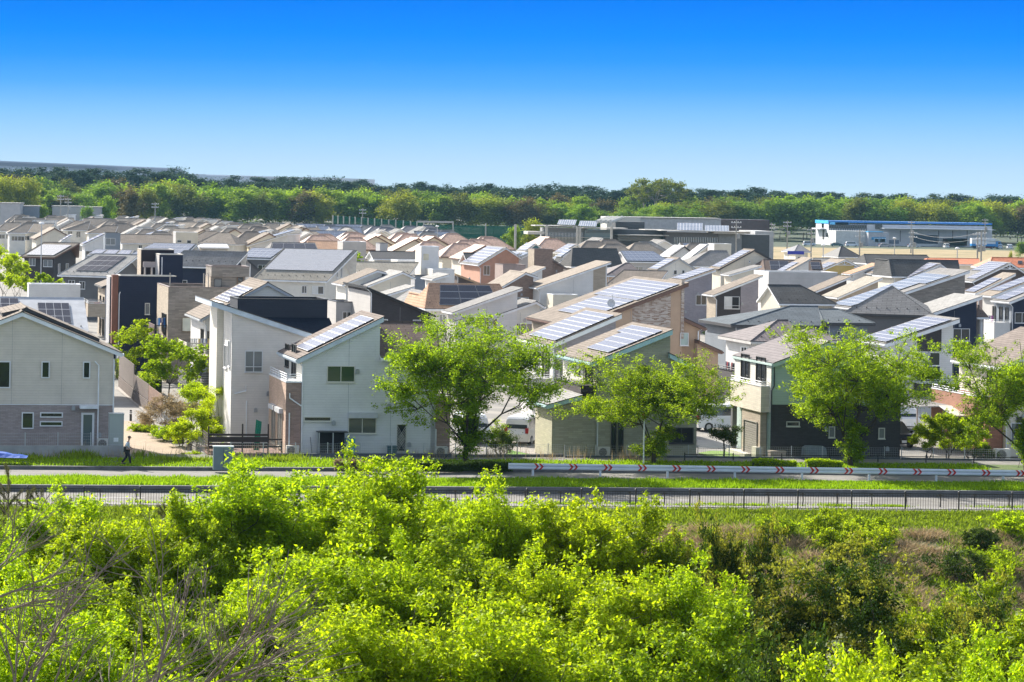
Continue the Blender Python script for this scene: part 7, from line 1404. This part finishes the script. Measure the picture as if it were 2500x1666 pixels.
truck('K', 1930, 722, 'first white and blue trailer from the left at the warehouse end', 9.5, False, 2); truck('K', 2068, 722, 'second white and blue trailer from the left at the warehouse end', 8.5, False, 2); truck('K', 2200, 722, 'last white and blue trailer at the warehouse end', 7.5, False, 2)
q = at_y('K', 232, 783, 470); r = empty('tarpaulin', (q.x, q.y, q.z - 1.9), 0, 'royal blue tarpaulin screen between the far pyramid roofs', 'tarpaulin'); MB().box(0, 0, 1.3, 2.9, .1, 1.9, plain((.02, .03, .30), .6)).build('tarpaulin_sheet', r)
for x in (.1, 2.8): MB().tube([(x, .1, -(q.z - 1.9)), (x, .1, 1.9)], .04, ALU, 5).build('post', r)
# ---------------------------------------------------------------- the person walking
def person():
    p = at_z('A', 935, 1376, .44); root = empty('person', (p.x, p.y, .44), 0, 'person in light blue shirt, dark trousers and cap walking right with a bag', 'person')
    sk = plain((.36, .22, .16), .6, noise=.05, name='skin'); sh = plain((.42, .50, .58), .8, noise=.08, name='shirt_cloth'); tr = plain((.018, .018, .024), .85, name='trouser_cloth')
    V = [((0, 0, .86), .12), ((0, 0, 1.02), .115), ((.02, 0, 1.22), .13), ((.05, 0, 1.36), .10), ((.07, 0, 1.44), .05), ((.10, 0, 1.52), .055), ((.11, 0, 1.60), .088), ((.105, 0, 1.66), .075),
         ((.04, -.17, 1.36), .055), ((-.04, -.21, 1.12), .042), ((.14, -.19, .98), .034), ((.21, -.18, .96), .03), ((.04, .17, 1.36), .055), ((.08, .21, 1.12), .042), ((.26, .17, .98), .034), ((.33, .16, .97), .03),
         ((.02, -.09, .82), .085), ((.16, -.09, .47), .062), ((.20, -.09, .10), .045), ((.32, -.09, .05), .04), ((0, .09, .82), .085), ((-.06, .09, .46), .062), ((-.32, .09, .14), .045), ((-.24, .09, .05), .038)]
    E = [(0, 1), (1, 2), (2, 3), (3, 4), (4, 5), (5, 6), (6, 7), (3, 8), (8, 9), (9, 10), (10, 11), (3, 12), (12, 13), (13, 14), (14, 15), (0, 16), (16, 17), (17, 18), (18, 19), (0, 20), (20, 21), (21, 22), (22, 23)]
    def skin(name, idx, grow, mat, sub=2, parent=None):
        mp = {k: i for i, k in enumerate(idx)}; me = bpy.data.meshes.new(name); me.from_pydata([V[k][0] for k in idx], [(mp[a], mp[b]) for a, b in E if a in mp and b in mp], []); o = bpy.data.objects.new(name, me); C.objects.link(o)
        me.skin_vertices.new() if False else None
        md = o.modifiers.new('Skin', 'SKIN'); sv = me.skin_vertices[0] if len(me.skin_vertices) else None
        if sv is None: bpy.context.view_layer.objects.active = o; sv = o.data.skin_vertices[0]
        for i, k in enumerate(idx): sv.data[i].radius = (V[k][1] + grow,) * 2
        sv.data[0].use_root = True; md.use_smooth_shade = True; sb = o.modifiers.new('Sub', 'SUBSURF'); sb.levels = sb.render_levels = sub; me.materials.append(mat); o.parent = parent or root; return o
    body = skin('body', list(range(24)), 0, sk)
    skin('shirt', [0, 1, 2, 3, 8, 9, 12, 13], .022, sh); skin('trousers', [0, 16, 17, 18, 20, 21, 22], .02, tr)
    for i, (x, y, a) in enumerate(((.24, -.09, 0), (-.26, .09, .5))): o = MB().box(-.09, -.045, 0, .18, .045, .09, BLACK).build('shoe', root, (x, y, 0 if i == 0 else .02)); o.rotation_euler = (0, -a * .3, 0)
    MB().lathe([(.098, 0), (.10, .05), (.07, .10), (.0, .115)], (.105, 0, 1.625), plain((.07, .05, .03), .8, name='brown_cap'), 14).box(.16, -.07, 1.625, .27, .07, 1.64, plain((.07, .05, .03), .8)).build('cap', root)
    f = MB().prism([(.185, 1.575), (.215, 1.57), (.188, 1.61)], -.012, .012, sk); f.build('nose', root)
    for sg in (-1, 1): MB().lathe([(.009, 0), (.009, .012)], (.183, sg * .032, 1.61), DARK, 6).build('eye', root); MB().box(.08, sg * .085 - .008, 1.57, .115, sg * .085 + .008, 1.625, sk).build('ear', root)
    MB().box(.182, -.022, 1.545, .19, .022, 1.552, plain((.22, .08, .07), .6)).build('mouth', root)
    for side, c in ((-1, (.23, -.18, .95)), (1, (.35, .16, .96))):           # five curled fingers on each hand
        for k in range(4): y = c[1] - .03 + k * .02; MB().tube([(c[0] - .01, y, c[2] + .012), (c[0] + .04, y, c[2] + .01), (c[0] + .055, y, c[2] - .02), (c[0] + .035, y, c[2] - .038)], .0095, sk, 6, .008).build('finger', root)
        MB().tube([(c[0] - .03, c[1] - side * .02, c[2] + .01), (c[0] + .01, c[1] - side * .05, c[2] + .0), (c[0] + .035, c[1] - side * .045, c[2] - .02)], .011, sk, 6, .008).build('thumb', root)
    b = empty('shoulder_bag', (p.x, p.y, .44), 0, 'black bag at the back of the walking person', 'bag'); MB().prism([(-.22, .78), (-.08, .80), (-.05, 1.12), (-.20, 1.1)], -.16, .10, BLACK).build('bag_body', b); MB().tube([(-.15, -.12, 1.1), (.0, -.16, 1.42), (.1, .1, 1.40), (-.1, .1, 1.1)], .014, BLACK, 5).build('strap', b)
person()
# ---------------------------------------------------------------- street trees, shrubs
LF_CH = leafmat('cherry_leaf', (.15, .25, .015), (.42, .60, .011), .42, trw=.46); LF_YG = leafmat('yellow_green_leaf', (.25, .34, .012), (.58, .75, .010), .40, trw=.47); LF_MG = leafmat('fresh_green_leaf', (.17, .26, .013), (.44, .58, .011), .42, trw=.46)
LF_OL = leafmat('olive_new_leaf', (.20, .21, .03), (.38, .38, .03), .5, trw=.4); LF_DK = leafmat('dark_glossy_leaf', (.05, .085, .018), (.09, .15, .012), .4, .25, trw=.25); LF_PK = leafmat('pale_bud_leaf', (.30, .25, .16), (.35, .25, .12), .3, trw=.35)
ch = [tree_meshes(11 + i, 8.9, 12.2, .9, 84000, .155, .098, LF_CH, BARK, lobes=30, tips=10, spread=.26, flat=.7, trunk_r=.22, fork=.0, stems=1, tipr=.36, wild=.36, rng=(.2, .82), up=.8, rise=.22, ext=1.7, skirt=1, clump=26, csz=.15) for i in range(3)]
for i, (fr, x, y, w_, top, lab) in enumerate((('B', 1620, 1375, 486, 774, 'large cherry tree between the white solar house and the driveway'), ('C', 1135, 1372, 392, 861, 'cherry tree before the khaki stone house'), ('D', 655, 1390, 420, 798, 'broad cherry tree before the charcoal and mint house'), ('S', 2505, 1150, 400, 835, 'cherry tree cut by the right edge of the view'))):
    p = at_z(fr, x, y, .4); s = FPX / p.y; zt = at_y('S', 1250, top, p.y).z - .016 * (FR[fr][0] + x / FR[fr][2] - 1250) / s * 0; u, v = uvp('S', FR[fr][0] + x / FR[fr][2], top); zt = CAMH - v / FPX * p.y; me = ch[i % 3]; sx = w_ / s / 12.2 * .88
    tree_obj(me, (p.x, p.y, .4), (0, 5.6, 4.4, 1.2)[i], (sx, sx, (zt - .4) / 8.9), lab, name='cherry_tree', group='cherry trees along the front row')
def bush(seed, w_, h, n, L, Wd, lm, z0=.15, stems=4, lobes=10, wild=.3, **k): return tree_meshes(seed, h, w_, z0, n, L, Wd, lm, BARK, lobes=lobes, tips=7, spread=.34, flat=.9, trunk_r=.07, fork=.1, stems=stems, wild=wild, clump=16, csz=.09, **k)
for i, (fr, x, y, w_, h, n, L, Wd, lm, lab, st) in enumerate((
    ('A', 1250, 870, 5.4, 5.2, 16000, .17, .10, LF_MG, 'rounded green tree left of the laundry balconies', 1), ('A', 1010, 760, 4.6, 5.4, 9000, .17, .10, LF_MG, 'loose green tree before the navy terrace house', 1),
    ('A', 1230, 1160, 3.2, 3.0, 9000, .07, .04, LF_PK, 'grey-brown budding shrub beside the brick path', 5), ('A', 1440, 1150, 2.4, 3.6, 7000, .09, .05, LF_YG, 'yellow-tipped maple shrub left of the white house wall', 3), ('A', 1640, 1180, 2.7, 3.6, 5000, .08, .04, LF_YG, 'thin pale feathery shrub against the white wall', 4),
    ('A', 1440, 1290, 2.8, 3.0, 12000, .08, .045, LF_YG, 'yellow green willow-like shrub at the end of the garden wall', 5), ('A', 1330, 1240, 1.8, 1.9, 5000, .08, .045, LF_YG, 'small yellow shrub between the budding shrub and garden wall', 4), ('A', 1220, 1200, 1.7, 1.0, 4000, .09, .05, LF_MG, 'low green weeds at the foot of the budding shrub', 5), ('A', 1420, 1345, 1.2, .6, 2500, .09, .05, LF_MG, 'small clump of weeds at the path end', 4),
    ('A', 1060, 1130, 1.5, .6, 4000, .09, .04, LF_MG, 'grass clump beside the slatted screens', 5), ('C', 20, 1325, 2.3, 2.0, 7000, .07, .04, LF_DK, 'dark small-leaved shrub beside the lawn', 4), ('B', 1870, 1300, 1.6, 2.4, 2500, .09, .05, LF_MG, 'sparse shrub right of the white hatchback', 3),
    ('C', 1648, 1340, 2.0, 2.3, 6000, .08, .045, LF_DK, 'small dark olive tree on the pale lawn', 1), ('D', 1225, 1330, 2.2, 2.9, 9000, .11, .065, LF_MG, 'left clipped green shrub of the hedge garden', 3), ('D', 1370, 1335, 2.6, 3.2, 12000, .11, .065, LF_MG, 'middle taller green shrub of the hedge garden', 3), ('D', 1530, 1335, 2.3, 2.8, 8000, .11, .065, LF_YG, 'right yellow-tipped shrub of the hedge garden', 3),
    ('D', 1640, 1370, 1.8, 1.2, 4000, .09, .05, LF_DK, 'low dark shrub before the large air conditioner', 4), ('P', 420, 1480, 2.6, 3.4, 5000, .12, .07, LF_DK, 'dark shrub beside the tan stucco house', 3), ('P', 520, 1560, 2.8, 2.8, 6000, .12, .07, LF_YG, 'yellow green shrub beside the tan stucco house', 3),
    ('E', 70, 1180, 7, 8.2, 20000, .2, .12, LF_YG, 'tall yellow green tree at the left edge beside the brown house', 2), ('E', 170, 1030, 4.0, 7.2, 9000, .2, .12, LF_YG, 'second yellow green tree before the brown house', 2), ('E', 360, 1250, 3.8, 6.7, 9000, .2, .12, LF_MG, 'round fresh green tree behind the white parapet box', 1), ('E', 520, 1250, 2.4, 6.0, 4000, .2, .12, LF_MG, 'smaller green tree right of the round fresh green tree', 1), ('F', 740, 790, 4, 7.6, 3500, .28, .17, LF_YG, 'small bright treetop behind the pale solar roof, left one', 1), ('F', 940, 800, 3.6, 7.6, 3500, .28, .17, LF_YG, 'small bright treetop behind the pale solar roof, right one', 1))):
    b_ = 0.0
    if fr in ('E', 'F'): p = at_y(fr, x, y, {'E': 300, 'F': 420}[fr]); 
    else: p = at_z(fr, x, y, 0)
    if 'round fresh' in lab or 'smaller green' in lab: p = at_y('E', x, 1100, 318)
    if 'left edge beside' in lab: p = at_y('E', 40, 1100, 400)
    if 'second yellow green' in lab: p = at_y('E', 165, 1000, 390)
    if 'rounded green tree' in lab: p = at_z('A', 1245, 905); 
    if fr == 'A' and y > 1000: n = int(n * 1.8); w_ *= 1.2; L *= 1.15; Wd *= 1.2
    tree_obj(bush(500 + i, w_, h, n, L, Wd, lm, z0=.9 if st == 1 else .1, stems=st), (p.x, p.y, 0), i * .8, 1, lab, 'tree' if st == 1 else 'shrub', name='garden_tree' if st == 1 else 'shrub')
def hedge(fr, x0, y0, x1, y1, h, d, lm, lab, n=9000, z=0, L=.07):
    a = at_z(fr, x0, y0, z); b = at_z(fr, x1, y1, z); rs = np.random.RandomState(int(x0 + y0)); L_ = (b - a).length; ex = (b - a) / L_; ey = Vector((-ex.y, ex.x, 0)); u = rs.uniform(0, L_, n); f = rs.randint(0, 3, n); v = np.where(f == 0, rs.normal(0, .04, n), rs.uniform(0, d, n)); w_ = np.where(f == 0, rs.uniform(0, h, n), h + rs.normal(0, .05, n)) + .06 * np.sin(u * 2.1)
    c = np.stack([u, v, w_], 1); me = leaves_np(c, L, L * .6, lm, 'hedge', rs, .3); o = bpy.data.objects.new('hedge', me); C.objects.link(o); o.location = (a.x, a.y, z); o.rotation_euler = (0, 0, math.atan2(ex.y, ex.x)); tag(o, lab, 'hedge')
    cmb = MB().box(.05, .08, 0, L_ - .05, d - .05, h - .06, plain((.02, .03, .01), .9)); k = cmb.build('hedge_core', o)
hedge('A', 1010, 825, 1105, 880, 1.5, 1.0, LF_YG, 'clipped yellow hedge behind the slatted screens', 5000); hedge('A', 845, 730, 925, 770, 1.6, 1.0, LF_YG, 'second clipped yellow hedge further up the street', 4000)
hedge('M', 540, 85, 1200, 85, .42, .7, LF_DK, 'dark low hedge on the verge left of the guardrail', 12000, .46); hedge('D', -60, 1400, 260, 1402, .45, .5, LF_YG, 'low yellow green hedge before the charcoal house, left part', 5000, .46); hedge('D', 330, 1403, 600, 1405, .45, .5, LF_YG, 'low yellow green hedge before the charcoal house, right part', 4500, .46)
hedge('M', -40, 82, 240, 84, .5, .6, LF_PK, 'pale flowering low hedge before the white solar house', 4500, .46)
# ---------------------------------------------------------------- foreground trees
fg = {'y': [tree_meshes(31 + i, 10.5, 8.6, 1.0, 130000, .165, .098, LF_YG if i != 1 else LF_MG, BARK, lobes=26, tips=11, spread=.25, flat=.95, trunk_r=.13, fork=.12, stems=3, tipr=.36, wild=.34, up=.8, rng=(.30, .85), rise=.35, ext=1.7, clump=30, csz=.13) for i in range(3)],
      'o': [tree_meshes(41, 10, 8.6, .6, 110000, .13, .07, LF_DK, BARK, lobes=26, tips=10, spread=.25, flat=.95, trunk_r=.13, fork=.1, stems=3, tipr=.3, wild=.36, rise=.45, ext=1.8, tipmat=LF_OL, tipcut=.72, clump=26, csz=.12)], 'd': [tree_meshes(45, 8.0, 7.4, .6, 34000, .15, .075, LF_DK, BARK, lobes=18, tips=8, spread=.32, flat=.9, trunk_r=.14, fork=.1, stems=3, tipr=.42, wild=.25)]}
FGT = [(640, 1140, 380, 101, 'y', 2, 'tallest fresh green tree reaching up over the road fence'), (925, 1128, 360, 99, 'y', 0, 'yellow green tree with thin pinkish top shoots over the fence'), (1150, 1192, 280, 97, 'y', 2, 'yellow green tree beside the gap in the road fence view'), (1415, 1232, 320, 98, 'y', 0, 'yellow green tree below the middle of the road fence'), (1640, 1232, 270, 99, 'y', 1, 'bright tree just left of the olive-leaved tree'), (130, 1225, 330, 100, 'y', 0, 'yellow tree at the left edge below the pine shoots'), (330, 1245, 330, 98, 'y', 2, 'yellow green tree behind the bare branches'), (480, 1255, 260, 96, 'y', 1, 'green tree between bare branches and tallest tree'),
       (1790, 1262, 200, 96, 'o', 0, 'slim olive-leaved tree with yellow tips'), (2010, 1335, 430, 88, 'o', 0, 'big round olive-brown tree with dark underside'), (2320, 1405, 250, 86, 'y', 1, 'bright light green sapling before the dry bank'), (2450, 1460, 330, 80, 'o', 0, 'olive-brown tree at the lower right edge'),
       (60, 1400, 400, 80, 'y', 2, 'yellow green tree low at the left edge'), (330, 1395, 420, 82, 'y', 1, 'green tree behind the bare branches, lower row'), (620, 1450, 380, 80, 'y', 0, 'yellow green tree below the tallest tree'), (860, 1330, 400, 84, 'y', 2, 'wide yellow green tree in the middle row'), (1130, 1350, 400, 83, 'y', 1, 'green tree in the centre of the thicket'), (1400, 1370, 380, 82, 'y', 2, 'yellow green tree right of the thicket centre'), (1640, 1400, 330, 82, 'y', 0, 'yellow green tree beside the olive-leaved tree, middle row'), (2290, 1520, 420, 72, 'y', 1, 'bright green tree at the bottom right corner'),
       (200, 1530, 480, 66, 'y', 0, 'yellow green tree at the bottom left under the bare branches'), (560, 1545, 460, 67, 'y', 1, 'green tree at the bottom left of centre'), (900, 1500, 480, 68, 'y', 0, 'yellow green tree at the bottom centre'), (1240, 1480, 460, 69, 'y', 2, 'dark-shadowed yellow green tree at the bottom right of centre'), (1580, 1500, 430, 68, 'y', 1, 'green tree at the bottom below the olive tree'), (1890, 1560, 380, 64, 'd', 0, 'dark glossy tree under the big olive-brown tree'), (2080, 1610, 400, 58, 'y', 0, 'yellow green treetop at the very bottom right'), (2480, 1590, 360, 60, 'y', 2, 'yellow green treetop in the bottom right corner')]
for i, (x, yt, w_, Y, k, v, lab) in enumerate(FGT):
    q = at_y('S', x, yt - (8 if k == 'y' and i > 1 else 0), Y); gz = ground_z(q.x, Y); s = FPX / Y; H0_ = {'y': 10.5, 'o': 10, 'd': 8.0}[k]; W0 = {'y': 8.6, 'o': 8.6, 'd': 7.4}[k]; me = fg[k][v % len(fg[k])]; sx = w_ / s / W0 * 1.28
    tree_obj(me, (q.x, Y, gz), i * 1.37, (sx, sx, (q.z - gz) / H0_ * 1.02), lab, name='broadleaf_tree', group='trees of the foreground thicket')
SHR = [(R_x, R_y, w_, h, lm, lab) for R_x, R_y, w_, h, lm, lab in ((1080, 640, 2.4, 1.5, LF_MG, 'tallest green shrub in the middle of the dry bank'), (960, 570, 2.2, 1.7, LF_MG, 'small green shrub left of the tallest bank shrub'), (1290, 720, 2.6, 1.8, LF_MG, 'green shrub behind the olive-brown tree'), (1900, 880, 3.2, 1.9, LF_DK, 'wide dark pine-like shrub on the right bank'), (2280, 560, 2.2, 1.5, LF_YG, 'yellow green shrub at the top right of the bank'), (2150, 830, 3.0, 1.7, LF_MG, 'green bramble shrub at the right edge of the bank'), (1300, 560, 2.4, 1.2, LF_MG, 'low green bramble in the middle of the bank'), (640, 560, 2.0, 1.2, LF_MG, 'low green shrub at the left of the bank'), (2050, 640, 1.8, 1.2, LF_DK, 'small dark shrub among the dry grass'))]
for i, (x, y, w_, h, lm, lab) in enumerate(SHR):
    Y = 130.
    for _ in range(12):
        q = at_y('R', x, y, Y); g = ground_z(q.x, Y); u, v = uvp('R', x, y); Y = (CAMH - g) / v * FPX * .5 + Y * .5
    q = at_y('R', x, y, Y); tree_obj(bush(700 + i, w_, h, 5000, .12, .07, lm, stems=4), (q.x, Y, ground_z(q.x, Y)), i, 1, lab, 'shrub', name='shrub')
BARKB = plain((.20, .15, .12), .85, noise=.25, scale=8, name='dead_bark')
def bare_tree(label, base, dirs, seed, L0, r0, depth=6):
    rd = random.Random(seed); root = empty('bare_tree', base, 0, label, 'tree'); tr = MB(); br = MB()
    def grow(p, d, L_, r, k):
        pts = [p]; q = p.copy(); dd = d.copy(); n = 4
        for _ in range(n): dd = (dd + Vector((rd.gauss(0, .10), rd.gauss(0, .10), rd.gauss(.02, .08)))).normalized(); q = q + dd * (L_ / n); pts.append(q.copy())
        (tr if k == 0 else br).tube(pts, r, BARKB, 6 if r > .03 else 4, r * .62)
        if k >= depth or r < .0035: return
        for j in range(rd.choice((2, 2, 3))):
            t = pts[rd.choice((2, 3, 4, 4))]; sd_ = Vector((rd.gauss(0, .42), rd.gauss(0, .42), rd.gauss(.05, .36))); grow(t, (dd + sd_).normalized(), L_ * rd.uniform(.62, .9), r * rd.uniform(.5, .66), k + 1)
        grow(pts[-1], dd, L_ * .8, r * .62, k + 1)
    for i, d in enumerate(dirs): grow(Vector((0, 0, 0)), Vector(d).normalized(), L0, r0 * (1 if i == 0 else .8), 0)
    tr.build('trunk', root); br.build('branches', root)
b0 = at_y('L', -150, 2150, 44); bare_tree('pale bare-branched tree sweeping up from the lower left', b0, [(.55, .1, 1), (1.1, .15, .75), (1.4, -.1, .6)], 4, 1.4, .058, 4)
b1 = at_y('L', 900, 2050, 42); bare_tree('lower bare tree with long twigs at the bottom left of centre', b1, [(.9, .1, .8), (1.3, .1, .6), (.3, .1, .8)], 9, 1.2, .045, 4)
b2 = at_y('L', -520, 1250, 46); bare_tree('bare twigs entering from the left edge', b2, [(1.1, .1, .5), (.9, 0, .9)], 13, 1.1, .042, 4)
LFN = leafmat('young_pine_needles', (.10, .11, .045), (.14, .14, .04), .35, trw=.3)
for i, (x, y, h) in enumerate(((60, 60, 3.4), (190, 220, 2.2), (30, 200, 2.6), (290, 210, 2.0), (400, 260, 1.6), (1180, 300, 1.2))):
    q = at_y('L', x, y, 112); g = ground_z(q.x, 112); H_ = q.z - g; rs = np.random.RandomState(60 + i); n = 2600; t = rs.rand(n) ** .8; segs = [([(0, 0, 0), (.03, 0, H_ * .5), (0, 0, H_)], .04, .01)]; cs = []; ax = []
    for k in range(10):
        a = rs.uniform(0, 6.28); z0 = H_ - .4 - rs.rand() * h; e = np.array([math.cos(a) * .55, math.sin(a) * .55, z0 + .6]); s0 = np.array([0, 0, z0]); segs.append(([s0, (s0 + e) / 2, e], .02, .008)); m = 240; u = rs.uniform(.3, 1.1, (m, 1)); cs.append(s0 + (e - s0) * u + rs.normal(size=(m, 3)) * .04); ax.append(np.repeat([(e - s0)], m, 0))
    m = 400; cs.append(np.stack([rs.normal(0, .04, m), rs.normal(0, .04, m), H_ - rs.rand(m) * h * .6], 1)); ax.append(np.repeat([[0, 0, 1.]], m, 0))
    tree_obj((tubes_np(segs, BARK, 'trunk'), leaves_np(np.concatenate(cs), .16, .012, LFN, 'crown', rs, 0, axis=np.concatenate(ax))), (q.x, q.y, g), 0, 1, 'young pine shoot at the left before the road fence, %s' % ('tallest', 'right of the tallest', 'lowest at the left edge', 'middle one', 'near the yellow tree', 'far right small one')[i], 'tree', name='young_pine')
# ---------------------------------------------------------------- haze in the air
hz = MB().box(-1300, -60, -7, 1700, 2900, 52, bpy.data.materials.new('haze_air')); ho = hz.build('haze'); tag(ho, kind='stuff')
hm = ho.data.materials[0]; hm.use_nodes = True; n = hm.node_tree.nodes; n.remove(n['Principled BSDF']); pv = n.new('ShaderNodeVolumePrincipled')
pv.inputs['Color'].default_value = (.4, .75, 1, 1); pv.inputs['Density'].default_value = .000045; hm.node_tree.links.new(pv.outputs[0], n['Material Output'].inputs['Volume'])
